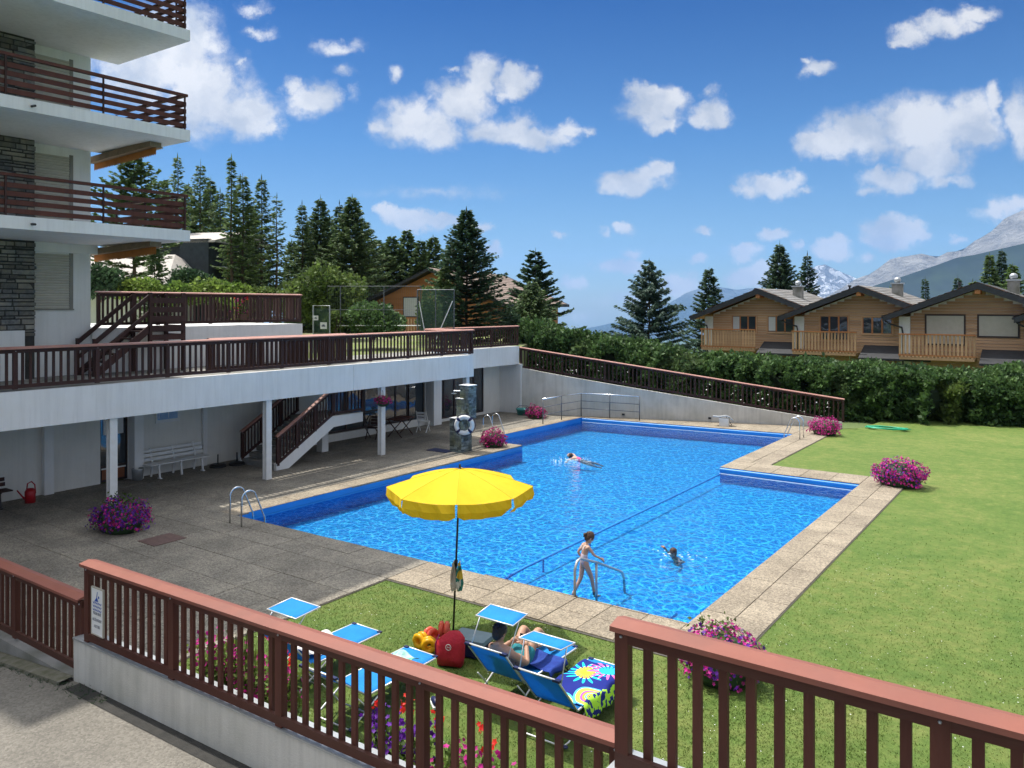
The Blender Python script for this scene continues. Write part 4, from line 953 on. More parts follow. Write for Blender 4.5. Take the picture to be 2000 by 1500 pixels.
# broad-leaved bushes
leafy('round_bush', 632, 508, 640, 48, 178, 'big yellow-green bush behind the terrace railing', 9000, .26, 71, 'leaf', lumps=20, cat='bush')
leafy('dark_bush', 200, 512, 585, 30, 90, 'grey-green bush next to the white wall corner', 3200, .16, 72, 'leafd', lumps=12)
leafy('bright_bush', 262, 536, 590, 31, 110, 'bright green leafy bush above the upper railing', 3600, .15, 73, 'leafy', lumps=16)
leafy('dark_bush', 365, 520, 590, 40, 100, 'dull green bush in front of the dark slate house', 3400, .18, 74, 'leafd', lumps=14)
leafy('bright_bush', 345, 545, 600, 32, 90, 'yellow-green shrub behind the wooden landing', 2600, .15, 75, 'leafy', lumps=12)
leafy('bright_bush', 430, 540, 600, 33, 120, 'spiky bright green shrub in front of the slate house', 3800, .16, 76, 'leafy', lumps=18)
leafy('bright_bush', 505, 556, 610, 34, 90, 'low bright shrub under the open sky gap', 2600, .15, 77, 'leaf', lumps=12)
leafy('clipped_hedge', 730, 582, 660, 38, 135, 'dark clipped hedge behind the court fence', 5200, .17, 78, 'hedge', cat='hedge', lumps=16)
leafy('thuja_shrub', 842, 566, 660, 39, 52, 'light green thuja beside the green court screen', 2600, .15, 79, 'larch', lumps=10)
leafy('low_shrub', 655, 600, 660, 37, 50, 'small shrub beside the white goal frame', 1600, .13, 80, 'leaf', lumps=9)
leafy('low_shrub', 1000, 600, 660, 45, 60, 'dark shrub at the foot of the white chalet wall', 1600, .16, 81, 'leafd', lumps=9)
# hedge behind the ramp and the lawn: one shrub after another
hs = [(1040,636,43.5,96,'hedge'),(1092,650,43,84,'hedge'),(1128,664,42.5,70,'spruce'),(1170,655,42,84,'hedge'),(1222,664,42,84,'hedge'),(1272,668,41.5,88,'hedge'),(1322,676,41,84,'spruce'),(1372,680,41,90,'hedge'),
      (1425,676,40.5,92,'hedge'),(1478,684,40,92,'hedge'),(1532,683,40,96,'hedge'),(1588,686,39.5,98,'hedge'),(1640,692,39,100,'spruce'),(1690,693,38,110,'hedge'),(1752,697,37.5,124,'hedge'),(1818,722,37.5,110,'leaf'),(1880,714,37,120,'hedge'),(1940,708,36.5,124,'hedge'),(2005,702,36,130,'hedge'),(2070,700,35.5,130,'hedge')]
where = ['by the terrace end','under the young spruce','below the broad pine','at the open sky gap','left of the tiered spruce','under the tiered spruce','right of the tiered spruce','before the first chalet\'s left corner','below the first chalet balcony','below the first chalet window','between first and second chalet','below the second chalet balcony','below the second chalet window','behind the ramp fence end','between second and third chalet','low and yellowish before the third chalet','below the third chalet balcony','below the third chalet\'s shutters','at the right picture edge','just past the right picture edge']
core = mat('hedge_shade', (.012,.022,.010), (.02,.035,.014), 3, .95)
for i, (px, top, z, w, m) in enumerate(hs):
    top += 24 if px > 1300 else (10 if px > 1150 else 0)
    X, Y = ray(px, z+1.6); Zt = CAMH+(597-top)*(z+1.2)/1563; rx = w*z/1563/2*1.55
    root = thing('hedge_shrub', 'dark green hedge shrub '+where[i], 'hedge', (X,Y,-.15), R(-20), 'hedge shrubs behind the ramp and lawn')
    rg = np.random.RandomState(100+i)
    # a lumpy upright slab of leaves, dense at the skin
    n = 9000; U = rg.uniform(-1,1,n); Hh = Zt+.15
    front = rg.rand(n) < .62
    dep = 1.25+.16*np.sin(U*5+i)+.12*np.sin(U*11+i*2)
    zz = rg.uniform(0,1,n)**.9; bul = 1+.14*np.sin(zz*8+U*5+i)+.12*np.sin(zz*15-U*9+i)+.07*np.sin(zz*29+U*21)
    y = np.where(front, -dep*np.sqrt(np.maximum(0,1-(np.maximum(zz-.72,0)/.29)**2))*bul, rg.uniform(-1,1,n)*dep)
    tp = Hh*(1+.045*np.sin(U*6+i*3)+.035*np.sin(U*15+i)+.02*np.sin(U*31+i*2)+np.where(rg.rand(n) < .04, rg.uniform(0,.09,n), 0))*(1-.07*U*U)
    zf = np.where(front, zz*tp, tp*(1-.10*(y/dep)**2)*rg.uniform(.92,1.03,n))
    P = np.stack([U*rx, y+rg.normal(0,.07,n), zf+rg.normal(0,.05,n)],1)
    Dv = unit(np.stack([rg.normal(0,.6,n), -1.*front*.7+rg.normal(0,.5,n), rg.normal(.45,.45,n)],1)); Wv = unit(np.cross(Dv, rg.normal(0,1,(n,3))))
    s = rg.uniform(.6,1.8,n)
    V = diamonds(P, Dv, Wv, .16*s, .055*s); npmesh('leaves', V, quads(V), M[m if m != 'spruce' else 'pine'], root)
    b = MB(); b.ell((0,0,Hh*.45),(rx*.92,.95,Hh*.49),14,10); b.build('shade_core', core, root)  # opaque core carries the hedge's inner shade as its dark colour
# white flowers half seen through the ramp railing
def flecks(name, label, cat, pts, m, s):
    b = MB(); rg = random.Random(len(pts))
    for (x, y, z) in pts:
        a = rg.uniform(0,6.28); q = Vector((math.cos(a),math.sin(a),rg.uniform(-.3,.3)))*s; w = Vector((-math.sin(a)*.6,math.cos(a)*.6,rg.uniform(.3,.9)))*s
        c = Vector((x,y,z)); b.add([c-q-w*.4,c+q-w*.4,c+w],[(0,1,2)])
    return tag(b.build(name, m), label, cat)
pts = []
rg = random.Random(4)
for f_c in (.06,.17,.26,.36,.60,.70,.78,.88,.95):
    for k in range(11):
        f = f_c+rg.uniform(-.02,.02); p = A_+(B_-A_)*f-n_*rg.uniform(.5,.8); pts.append((p.x,p.y,rtop(f)+rg.uniform(.05,.75)))
flecks('white_roses', 'white blossoms showing through the dark ramp railing', 'flowers', pts, M['bwhite'], .045)['kind'] = 'stuff'
# ------------------------------------------------------------------ wooden chalets on the right
def chalet(xr, yf, zr, label, left_w, right_w, shuttered, full, gap_l=-3.25):
    rt = thing('chalet', label, 'chalet', (xr, yf, 0), 0, 'wooden chalets in a row behind the hedge')
    W, dropv, back = 4.85, 1.92, 10.; slope = dropv/W
    # body behind the cladding
    b = MB(); prof = [(-3.5,0),(4.2,0),(4.2,zr-.35-4.2*slope),(0,zr-.35),(-3.5,zr-.35-3.5*slope)]
    k = len(prof); b.add([(x,.06,z) for x,z in prof]+[(x,back,z) for x,z in prof],[tuple(range(k)),tuple(range(k,2*k))[::-1]]+[(i,i+k,(i+1)%k+k,(i+1)%k) for i in range(k)])
    b.build('wall', M['creamw'], rt)
    MB().box(-4.1,-3.52,.25,back,0,zr-.5-3.8*slope).build('side_wall', M['creamw'], rt)
    MB().box(-4.11,-3.51,-.05,.24,2.6,zr-.42-3.8*slope).build('white_pier', M['bwhite'], rt)
    z = 0.9; hgt = .17
    while z < zr-.5:
        lim = min(4.15, (zr-.38-(z+hgt))/slope)
        if lim > .25:
            MB().add([(-min(lim,3.3),0,z),(lim,0,z),(lim,.028,z+hgt-.012),(-min(lim,3.3),.028,z+hgt-.012),(-min(lim,3.3),.06,z),(lim,.06,z)],[(0,1,2,3),(0,4,5,1)]) if False else None
            q = MB(); l0 = -min(lim,3.5); q.add([(l0,-.012,z),(lim,-.012,z),(lim,.016,z+hgt-.014),(l0,.016,z+hgt-.014),(l0,.06,z),(lim,.06,z),(l0,.06,z+hgt-.014),(lim,.06,z+hgt-.014)],[(0,1,2,3),(0,4,5,1),(3,2,7,6)])
            q.build('plank', M['larchwood'], rt)
        z += hgt
    # roof: two slopes, dark fascia in front, tiles on top
    th = .30
    for sgn in (-1, 1):
        q = MB(); q.add([(0,-1.0,zr),(sgn*W,-1.0,zr-dropv),(sgn*W,-1.0,zr-dropv-th),(0,-1.0,zr-th-.06),(0,-.9,zr),(sgn*W,-.9,zr-dropv),(sgn*W,-.9,zr-dropv-th),(0,-.9,zr-th-.06)],
            [(0,1,2,3),(4,7,6,5),(0,4,5,1),(1,5,6,2),(2,6,7,3),(3,7,4,0)])
        q.build('barge_board', M['darkroof'], rt)
        q = MB(); q.add([(0,-.9,zr-.04),(sgn*(W-.04),-.9,zr-dropv-.04),(sgn*(W-.04),back,zr-dropv-.04),(0,back,zr-.04),(0,-.9,zr-.2),(sgn*(W-.04),-.9,zr-dropv-.2),(sgn*(W-.04),back,zr-dropv-.2),(0,back,zr-.2)],[(0,1,2,3),(4,7,6,5),(1,5,6,2),(0,4,5,1)])
        rf = q.build('roof', M['larchwood2'], rt)
        q = MB(); nr = 15; nc = 34
        for i in range(nr):
            xa, xb = (W+.05)*i/nr, (W+.05)*(i+1)/nr
            for j in range(nc):
                ya, yb = -1.0+(back+1)*(j+.02+.5*(i % 2))/nc, -1.0+(back+1)*(j+.95+.5*(i % 2))/nc
                if yb > back: continue
                za, zb = zr-xa*slope+.035, zr-xb*slope+.065
                q.add([(sgn*xa,ya,za),(sgn*xb,ya,zb),(sgn*xb,yb,zb),(sgn*xa,yb,za),(sgn*xb,ya,zb-.05),(sgn*xb,yb,zb-.05)],[(0,1,2,3),(1,4,5,2)])
        tl = q.build('roof_tiles', M['tile'], rf); tl['kind'] = 'stuff'
    MB().box(-.14,.14,-.95,.1,zr-.62,zr-.36).build('ridge_beam', M['larchwood2'], rt)
    # windows
    for (x0, x1, z0, z1, sh) in (left_w, right_w):
        f_ = MB().box(x0-.09,x1+.09,-.045,.0,z1,z1+.09).box(x0-.09,x1+.09,-.06,.0,z0-.08,z0).box(x0-.09,x0,-.044,.0,z0,z1).box(x1,x1+.09,-.044,.0,z0,z1).build('window', M['larchwood'] if not sh else M['frame'], rt)
        if sh:
            MB().box(x0,x1,-.025,-.008,z0,z1).build('roller_shutter', M['shutter'], f_)
        else:
            for k in range(3):
                a, c = x0+(x1-x0)*k/3, x0+(x1-x0)*(k+1)/3
                MB().box(a+.05,c-.05,-.022,-.010,z0+.05,z1-.05).build('pane', M['glass'], f_)
                q = MB(); q.box(a,a+.05,-.03,-.005,z0,z1).box(c-.05,c,-.03,-.005,z0,z1); q.build('sash', M['larchwood2'], f_)
            if full: MB().box(x0+.06,x0+(x1-x0)*.3,-.026,-.023,z0+.08,z1-.08).build('curtain', M['curtain'], f_)
    # balcony
    ya = -1.25; q = None
    MB().box(-3.9,-.1,ya,-.02,2.30,2.48).build('balcony_floor', M['larchwood'], rt)
    MB().box(-3.95,-.05,ya-.04,ya+.04,3.72,3.80).build('balcony_rail', M['larchwood2'], rt)
    MB().box(-3.95,-.05,ya-.02,ya+.03,2.52,2.60).build('balcony_rail', M['larchwood2'], rt)
    for k in range(20):
        x = -3.86+k*.197
        if q is None: q = MB().box(-.055,.055,ya+.0,ya+.028,2.45,3.72).build('balcony_slat', M['larchwood'], rt); q.location = (x,0,0); me = q.data
        else: link('balcony_slat', me, rt, (x,0,0))
    # lower dark roof, downpipe, chimneys
    MB().add([(.1,-1.6,2.35),(3.9,-1.6,2.35),(3.9,.0,3.0),(.1,.0,3.0)],[(0,1,2,3)])
    q = MB(); q.add([(.15,-1.7,2.25),(4.1,-1.7,2.25),(4.1,.02,2.95),(.15,.02,2.95),(.15,-1.7,2.12),(4.1,-1.7,2.12)],[(0,1,2,3),(4,5,1,0)]); q.build('lower_roof', M['darkroof'], rt)
    q = MB(); q.tube([(-W+.1,-.7,zr-dropv-.25),(-W+.35,-.45,zr-dropv-.45),(-3.95,-.1,zr-dropv-.65),(-3.9,-.08,zr-dropv-1.0),(-3.9,-.08,.5)],.05,8); q.build('downpipe', M['darkroof'], rt, smooth=True)
    q = MB(); q.tube([(-W-.03,-1.,zr-dropv-.06),(-W-.03,back,zr-dropv-.06)],.07,6); q.build('gutter_pipe', M['darkroof'], rt)
    ch = MB().box(1.15,1.75,3.2,3.8,zr-1.2,zr+.18).build('chimney', M['concrete'], rt)
    MB().box(1.08,1.82,3.13,3.87,zr+.18,zr+.27).build('chimney_cap', M['galv'], ch)
    q = MB(); q.ell((1.45,3.5,zr+.45),(.22,.22,.19),12,8); q.tube([(1.45,3.5,zr+.2),(1.45,3.5,zr+.4)],.1,8); q.build('cowl', M['galv'], ch, smooth=True)
    q = MB(); q.tube([(-1.2,2.2,zr-.6),(-1.2,2.2,zr+.02)],.06,8).tube([(-1.2,2.2,zr+.02),(-1.2,2.2,zr+.12)],.11,8); q.build('vent_pipe', M['darkroof'], rt)
    return rt
WZ = (3.72,4.82)
chalet(-17.9,55.0,6.55,'first wooden chalet from the left with curtained windows',(-2.1,-.4,3.55,4.7,False),(.4,2.15,3.6,4.7,False),False,True)
chalet(-11.15,53.5,6.62,'second wooden chalet with dark glazed balcony door',(-2.5,-.8,3.2,4.75,False),(.05,1.75,3.65,4.7,False),False,False)
chalet(-4.65,52.0,6.68,'third wooden chalet with two closed beige shutters',(-2.65,-.75,3.2,4.82,True),(.0,1.85,3.70,4.82,True),True,False)
chalet(2.0,50.5,6.7,'fourth wooden chalet cut by the right picture edge',(-2.65,-.75,3.2,4.82,False),(.0,1.85,3.70,4.82,False),False,False)
# ------------------------------------------------------------------ houses behind the terrace
def gable_house(name, label, px, z, zr, W, drop, L_, rz, base, wallm, roofm, plank=None, cat='house', windows=(), front_over=.7):
    X, Y = ray(px, z); rt = thing(name, label, cat, (X,Y,0), rz); sl_ = drop/W
    q = MB(); w = W-.9; prof = [(-w,base),(w,base),(w,zr-.3-w*sl_),(0,zr-.3),(-w,zr-.3-w*sl_)]; k = 5
    q.add([(x,0,zz) for x,zz in prof]+[(x,L_,zz) for x,zz in prof],[tuple(range(k)),tuple(range(k,2*k))[::-1]]+[(i,i+k,(i+1)%k+k,(i+1)%k) for i in range(k)]); q.build('wall', wallm, rt)
    if plank:
        zz = base+1.2
        while zz < zr-.4:
            lim = min(w, (zr-.34-(zz+.2))/sl_)
            if lim > .2: MB().box(-lim,lim,-.03,-.001,zz,zz+.185).build('plank', plank, rt)
            zz += .2
    for sgn in (-1,1):
        q = MB(); q.add([(0,-front_over,zr),(sgn*W,-front_over,zr-drop),(sgn*W,L_+.5,zr-drop),(0,L_+.5,zr),(0,-front_over,zr-.22),(sgn*W,-front_over,zr-drop-.22),(sgn*W,L_+.5,zr-drop-.22),(0,L_+.5,zr-.22)],[(0,1,2,3),(4,7,6,5),(0,4,5,1),(1,5,6,2),(2,6,7,3)])
        rf = q.build('roof', M['darkroof'], rt)
        q = MB(); nr, nc = 16, 26
        for i in range(nr):
            for j in range(nc):
                xa, xb = W*i/nr, W*(i+1)/nr; ya, yb = -front_over+(L_+.4)*(j+.03)/nc, -front_over+(L_+.4)*(j+.97)/nc
                za, zb = zr-xa*sl_+.02, zr-xb*sl_+.05
                q.add([(sgn*xa,ya,za),(sgn*xb,ya,zb),(sgn*xb,yb,zb),(sgn*xa,yb,za),(sgn*xb,ya,zb-.04),(sgn*xb,yb,zb-.04)],[(0,1,2,3),(1,4,5,2)])
        q.build('roof_tiles', roofm, rf)['kind'] = 'stuff'
    for (x0,x1,z0,z1,mm) in windows:
        f_ = MB().box(x0-.08,x1+.08,-.07,-.031,z0-.08,z1+.08).build('window', M['frame'], rt); MB().box(x0,x1,-.08,-.071,z0,z1).build('pane' if mm == 'glass' else 'shutter', M[mm], f_)
    return rt
h1 = gable_house('orange_chalet', 'orange wooden chalet with a brown roof behind the dense conifer', 845, 60, 8.2, 6.2, 2.7, 14, R(14), 3.2, M['larchwood2'], M['tilebrown'], M['larchwood2'], 'chalet', windows=((-2.4,-1.2,4.6,6.0,'curtain'),(.6,1.9,4.4,6.0,'curtain'),(-4.4,-3.4,4.4,5.4,'glass')))
q = MB().box(-2.9,-.6,-1.3,-1.24,4.45,4.52); q.build('balcony_rail', M['larchwood2'], h1)
for k in range(10): MB().box(-2.85+k*.24,-2.72+k*.24,-1.29,-1.25,3.4,4.45).build('balcony_slat', M['larchwood'], h1)
X_, Y_ = ray(985, 62)
wh = thing('white_annex', 'white rendered annex with a brown roof right of the dense conifer', 'house', (X_,Y_,0), R(30))
MB().box(-3.0,2.2,0,7,2.5,5.5).build('wall', M['white'], wh)
MB().box(-.3,-.22,-.03,0,2.5,5.4).build('downpipe', M['galv'], wh)
q = MB(); q.add([(-4.5,-1.0,7.35),(3.0,-1.0,5.35),(3.0,5.5,5.9),(-4.5,5.5,7.9),(-4.5,-1.0,7.1),(3.0,-1.0,5.1)],[(0,1,2,3),(4,5,1,0)]); rf = q.build('roof', M['tilebrown'], wh)
MB().box(.2,1.2,.2,1.2,6.0,6.5).build('roof_window', M['frame'], rf)
dh_ = thing('slate_house', 'dark slate-clad house with a pale roof among the larches', 'house', (*ray(388,56),1.25), R(22)); dh_.scale = (.72,.72,.72)
MB().box(-5.5,1.2,0,9,3,12.0).build('wall', M['darkhouse'], dh_)
MB().box(-1.2,1.9,-1.2,-.01,3,12.15).build('stair_tower', M['darkhouse'], dh_)
q = MB(); q.add([(-7,-1.2,12.0),(2.6,-1.2,12.0),(2.6,4.5,13.3),(-7,4.5,13.3),(-7,-1.2,11.8),(2.6,-1.2,11.8),(2.6,10,11.8),(2.6,10,12.0)],[(0,1,2,3),(4,5,1,0),(1,5,6,2),(2,6,7)]); q.build('roof', M['reed'], dh_)
for k in range(3):
    f_ = MB().box(2.9,3.0,.3,.4,3,11.6).build('balcony_post', M['larchwood2'], dh_) if k == 0 else None
    z = 4.2+k*2.6; bf = MB().box(1.2,3.0,.2,7,z,z+.16).build('balcony_floor', M['galv'], dh_)
    q = MB()
    for j in range(8): q.box(2.93,2.98,.3+j*.9,.36+j*.9,z+.16,z+1.1)
    q.box(2.92,2.99,.2,7,z+1.1,z+1.16); q.build('balcony_rail', M['larchwood2'], bf)
for (x, z) in ((-3.6,8.2),(-3.6,5.4)):
    f_ = MB().box(x-.7,x+.7,-.05,-.002,z,z+1.3).build('window', M['frame'], dh_); MB().box(x-.6,x+.6,-.06,-.051,z+.1,z+1.2).build('pane', M['glass'], f_)
rh = thing('shingled_house', 'low house with a broad pale shingle roof behind the bushes', 'house', (*ray(235,52),0), R(24))
MB().box(-5,2.8,.5,6,3,6.9).build('wall', M['creamw'], rh)
q = MB(); q.add([(-7,-.8,6.75),(3.9,-.8,6.75),(1.8,3.2,8.9),(-7,3.2,8.9),(3.9,7,6.75),(-7,7,6.75),(-7,-.8,6.6),(3.9,-.8,6.6)],[(0,1,2,3),(1,4,2),(2,4,5,3),(6,7,1,0)]); q.build('roof', M['reed'], rh)
# ------------------------------------------------------------------ sports court behind the terrace
GZ = 3.33
def at(px, z, Z=GZ): x, y = ray(px, z); return Vector((x, y, Z))
cf = thing('court_fence', 'thin galvanised court fence with tall posts and a low white rail', 'fence')
for px in (487,665,750,822): 
    p = at(px,37); b = MB(); b.tube([p, p+Vector((0,0,CAMH+(597-560)*37/1563-GZ))], .022, 8); b.build('post', M['dgrey'], cf)
b = MB(); b.tube([at(648,37,CAMH-39*37/1563), at(822,37,CAMH-39*37/1563)], .022, 6); b.build('white_rail', M['bwhite'], cf)
b = MB(); b.tube([at(640,37,CAMH+38*37/1563), at(822,37,CAMH+38*37/1563)], .012, 5); b.tube([at(640,37,CAMH-8*37/1563), at(822,37,CAMH-8*37/1563)], .010, 5)
for k in range(46):
    px = 640+k*4; b.tube([at(px,37,CAMH-38*37/1563), at(px,37,CAMH+38*37/1563)], .0035, 3, False)
b.build('wires', M['dgrey'], cf)['kind'] = 'stuff'
sc = thing('court_screen', 'green netted court screen braced with pale diagonal poles', 'screen')
pa, pb = at(815,36), at(887,36); zt = CAMH+31*36/1563
for p in (pa, (pa+pb)/2, pb): 
    b = MB(); b.tube([p, Vector((p.x,p.y,zt))], .022, 6); b.build('post', M['dgrey'], sc)
b = MB(); b.tube([Vector((pa.x,pa.y,zt)),Vector((pb.x,pb.y,zt))], .02, 6); b.build('top_rail', M['dgrey'], sc)
for (p, q_) in ((pa+(pb-pa)*.05,pa+(pb-pa)*.28),(pb-(pb-pa)*.04,pa+(pb-pa)*.42)):
    b = MB(); b.tube([Vector((p.x,p.y,zt-.5)), Vector((q_.x,q_.y,GZ+.2))], .02, 6); b.build('brace', M['bwhite'], sc)
b = MB(); nx = 34
for i in range(nx):
    p = pa+(pb-pa)*(i/nx); b.box(p.x-.011,p.x+.011,p.y+.03,p.y+.036,GZ+.2,zt)
for k in range(36):
    z = GZ+.2+k*(zt-GZ-.2)/36; b.bar(Vector((pa.x,pa.y+.03,z)), Vector((pb.x,pb.y+.03,z)), .004, .016)
b.build('net', M['net'], sc)['kind'] = 'stuff'
gl_ = thing('goal_frame', 'small steel goal frame with a green net at the railing end', 'goal')
pa, pb = at(612,35), at(644,35); zt = CAMH-0*35/1563
b = MB(); b.tube([pa, Vector((pa.x,pa.y,zt)), Vector((pb.x,pb.y,zt)), pb], .032, 6); b.build('frame', M['galv'], gl_)
b = MB()
for i in range(20): p = pa+(pb-pa)*(i/20); b.box(p.x-.010,p.x+.010,p.y+.04,p.y+.045,GZ,zt-.1)
for k in range(30): z = GZ+k*.065; b.bar(Vector((pa.x,pa.y+.04,z)), Vector((pb.x,pb.y+.04,z)), .004, .014)
b.build('net', M['net'], gl_)['kind'] = 'stuff'
for (px, py, s, lab) in ((617,621,.10,'small square white sign hung by the goal frame'),(632,636,.14,'slightly larger white sign on the railing end')):
    p = at(px,34,CAMH-(py-597)*34/1563); t_ = thing('small_sign', lab, 'sign', p, YAW)
    MB().box(-s,s,-.01,.01,-s,s).build('panel', M['bwhite'], t_)
    MB().box(-s*.55,s*.55,-.015,-.0105,-s*.3,s*.05).box(-s*.3,s*.3,-.015,-.0105,s*.05,s*.35).build('pictogram', m_signt, t_)
# ------------------------------------------------------------------ mountains and haze
def fbm(x, y, seed, o=6):
    r = np.random.RandomState(seed); v = np.zeros_like(x); a = 1.; f = 1.
    for k in range(o):
        th = r.uniform(0,6.28,3); 
        for t in th: v += a/3*np.sin((x*np.cos(t)+y*np.sin(t))*f+r.uniform(0,6.28)+1.7*np.sin((x*np.sin(t)-y*np.cos(t))*f*.6+r.uniform(0,6)))
        a *= .53; f *= 1.95
    return v
def ridge(v): return 1-np.abs(v)
def mountain(name, pts, D0, depth, foot, m, seed, rough, nx=260, ny=90, run=2.):
    pxs = [p[0] for p in pts]; pys = [p[1] for p in pts]
    px = np.linspace(pxs[0], pxs[-1], nx); sk = CAMH+(597-np.interp(px, pxs, pys))*D0/1563
    T_ = np.linspace(0, 1, ny)
    V = np.zeros((ny, nx, 3))
    for j, t in enumerate(T_):
        D = D0-depth*t; xw = (px-1000)*D/1563
        X = cF*xw-sF*D; Y = sF*xw+cF*D
        body = sk+(foot-sk)*(t**.8)
        nzv = fbm(X/520., Y/520., seed, 7)
        g = ridge(nzv*.8)*rough
        amp = min(1, t*5+.12)*(1-t*.5)
        V[j,:,0] = X; V[j,:,1] = Y; V[j,:,2] = body+(g-rough*.75)*amp
    idx = np.arange(nx*ny).reshape(ny, nx)
    Fq = np.stack([idx[:-1,:-1], idx[1:,:-1], idx[1:,1:], idx[:-1,1:]], -1).reshape(-1,4)
    # a back side so that the range is not a sheet
    o = npmesh(name, V.reshape(-1,3), Fq, m); o['kind'] = 'structure'
    b = MB(); Dk = D0+2500; vs = []
    for i in range(0, nx, 6):
        a = V[0,i]; xw = (px[i]-1000)*Dk/1563; vs += [tuple(a), (cF*xw-sF*Dk, sF*xw+cF*Dk, foot)]
    k = len(vs)//2; b.add(vs, [(2*i,2*i+2,2*i+3,2*i+1) for i in range(k-1)]); b2 = b.build('back_slope', m, o)
    return o
def rockmat(name, rock, rock2, grass, snow=None, glo=.55):
    t = NT(name); geo = t.n('ShaderNodeNewGeometry'); P = geo.outputs['Position']
    n1 = t.n('ShaderNodeTexNoise', {'Vector': P, 'Scale': .0045, 'Detail': 9., 'Roughness': .68, 'Distortion': .8})
    rp = t.n('ShaderNodeMapRange', {'Value': n1.outputs['Fac'], 'From Min': .35, 'From Max': .65})
    a = t.n('ShaderNodeMix', {'Factor': rp.outputs[0], 6: col4(rock), 7: col4(rock2)}, data_type='RGBA')
    sp = t.n('ShaderNodeSeparateXYZ', {0: P}); n2 = t.n('ShaderNodeTexNoise', {'Vector': P, 'Scale': .0018, 'Detail': 8., 'Roughness': .65})
    hgt = t.n('ShaderNodeMath', {0: n2.outputs['Fac'], 1: -900., 2: sp.outputs['Z']}, operation='MULTIPLY_ADD')
    g = t.n('ShaderNodeMapRange', {'Value': hgt.outputs[0], 'From Min': grass[3], 'From Max': grass[4]})
    c = t.n('ShaderNodeMix', {'Factor': g.outputs[0], 6: col4(grass[:3]), 7: a.outputs[2]}, data_type='RGBA')
    out = c.outputs[2]
    if snow:
        s = t.n('ShaderNodeMapRange', {'Value': n1.outputs['Fac'], 'From Min': .50, 'From Max': .54}); mx = t.n('ShaderNodeMix', {'Factor': s.outputs[0], 6: out, 7: (.85,.87,.9,1)}, data_type='RGBA'); out = mx.outputs[2]
    bp = t.n('ShaderNodeBump', {'Height': n1.outputs['Fac'], 'Strength': 1., 'Distance': 260.})
    bs = t.n('ShaderNodeBsdfPrincipled', {'Base Color': out, 'Roughness': .95, 'Specular IOR Level': .1, 'Normal': bp.outputs[0]}); t.l(bs.outputs[0], t.out.inputs['Surface']); return t.m
mr = rockmat('rock_and_scree', (.27,.265,.26), (.42,.41,.39), (.05,.08,.045,-520.,-250.))
mountain('mountain_range', [(1560,610),(1620,575),(1670,542),(1700,532),(1738,506),(1765,502),(1800,494),(1830,500),(1850,489),(1880,486),(1905,468),(1935,452),(1960,430),(2000,408),(2060,380),(2150,362),(2300,350)], 9000, 4200, -700, mr, 4, 330)
mountain('forested_ridge', [(1560,640),(1600,612),(1650,580),(1700,560),(1760,540),(1830,517),(1870,502),(1905,497),(1950,487),(2000,476),(2080,462),(2300,430)], 5600, 2600, -800, mat('far_forest', (.006,.017,.018), (.012,.027,.025), .02, .95, c3=(.02,.04,.02), sc3=.004), 8, 90)
mountain('snow_peak', [(1480,600),(1530,560),(1570,532),(1596,517),(1612,514),(1630,524),(1660,536),(1700,556),(1760,590)], 16000, 3500, -400, rockmat('rock_and_snow', (.22,.23,.25), (.34,.34,.35), (.1,.11,.1,-600.,-300.), True), 15, 380, nx=140, ny=60)
mountain('far_ridge', [(1050,655),(1150,640),(1240,622),(1300,596),(1340,572),(1390,556),(1430,566),(1470,562),(1530,585),(1600,600)], 22000, 4000, -900, rockmat('hazy_rock', (.14,.16,.15), (.2,.21,.2), (.05,.07,.05,-500.,0.)), 19, 260, nx=120, ny=40)
hz = MB().box(-26000,26000,-24000,26000,-1200,1900); t = NT('haze_air')
vp = t.n('ShaderNodeVolumePrincipled', {'Color': (.28,.54,1.,1), 'Density': .000036, 'Anisotropy': .1}); t.l(vp.outputs[0], t.out.inputs['Volume'])
hzo = hz.build('haze', t.m); hzo['kind'] = 'stuff'; hzo.display_type = 'WIRE'
# ------------------------------------------------------------------ pool fittings
def tube_obj(name, pts, r, m, parent=None, n=8): b = MB(); b.tube(pts, r, n); return b.build(name, m, parent, smooth=True)
def arc(c, r, a0, a1, n, ax, up=Vector((0,0,1))):
    return [Vector(c)+Vector(ax)*r*math.cos(a0+(a1-a0)*i/n)+up*r*math.sin(a0+(a1-a0)*i/n) for i in range(n+1)]
def ladder(label, base, dirv, sep, h=.80, reach=.62, deep=.9):
    rt = thing('pool_ladder', label, 'ladder'); base = Vector(base); dv = Vector(dirv).normalized(); sd = Vector((-dv.y, dv.x, 0))
    for s in (-.5,.5):
        p = base+sd*sep*s; r = .20
        pts = [p, p+Vector((0,0,h-r))]+arc(p+dv*r+Vector((0,0,h-r)), r, math.pi, math.pi*.22, 7, dv)[1:]
        e = pts[-1]; pts += [e+dv*(reach-.25)*.75+Vector((0,0,-h*.78)), e+dv*(reach-.25)*.8+Vector((0,0,-h*.78-deep*.6))]
        tube_obj('handrail', pts, .021, M['steel'], rt)
    for k in range(2):
        q = base+dv*(reach+.22)+Vector((0,0,-.36-.2*k)); b = MB(); b.bar(q-sd*sep/2, q+sd*sep/2, .08, .02); b.build('rung', M['steel'], rt)
    return rt
ladder('shiny ladder at the near left corner of the pool', (-16.95,12.12,0), (.12,1,0), .56, h=.86)
ladder('ladder on the left pool edge behind the purple flowers', (-20.25,26.75,0), (1,.0,0), .62, h=.86)
ladder('ladder at the far right corner of the pool', (-9.25,33.4,0), (-1,0,0), .55, h=.85)
hr = thing('steps_handrail', 'bent steel handrail leading down the shallow steps', 'handrail')
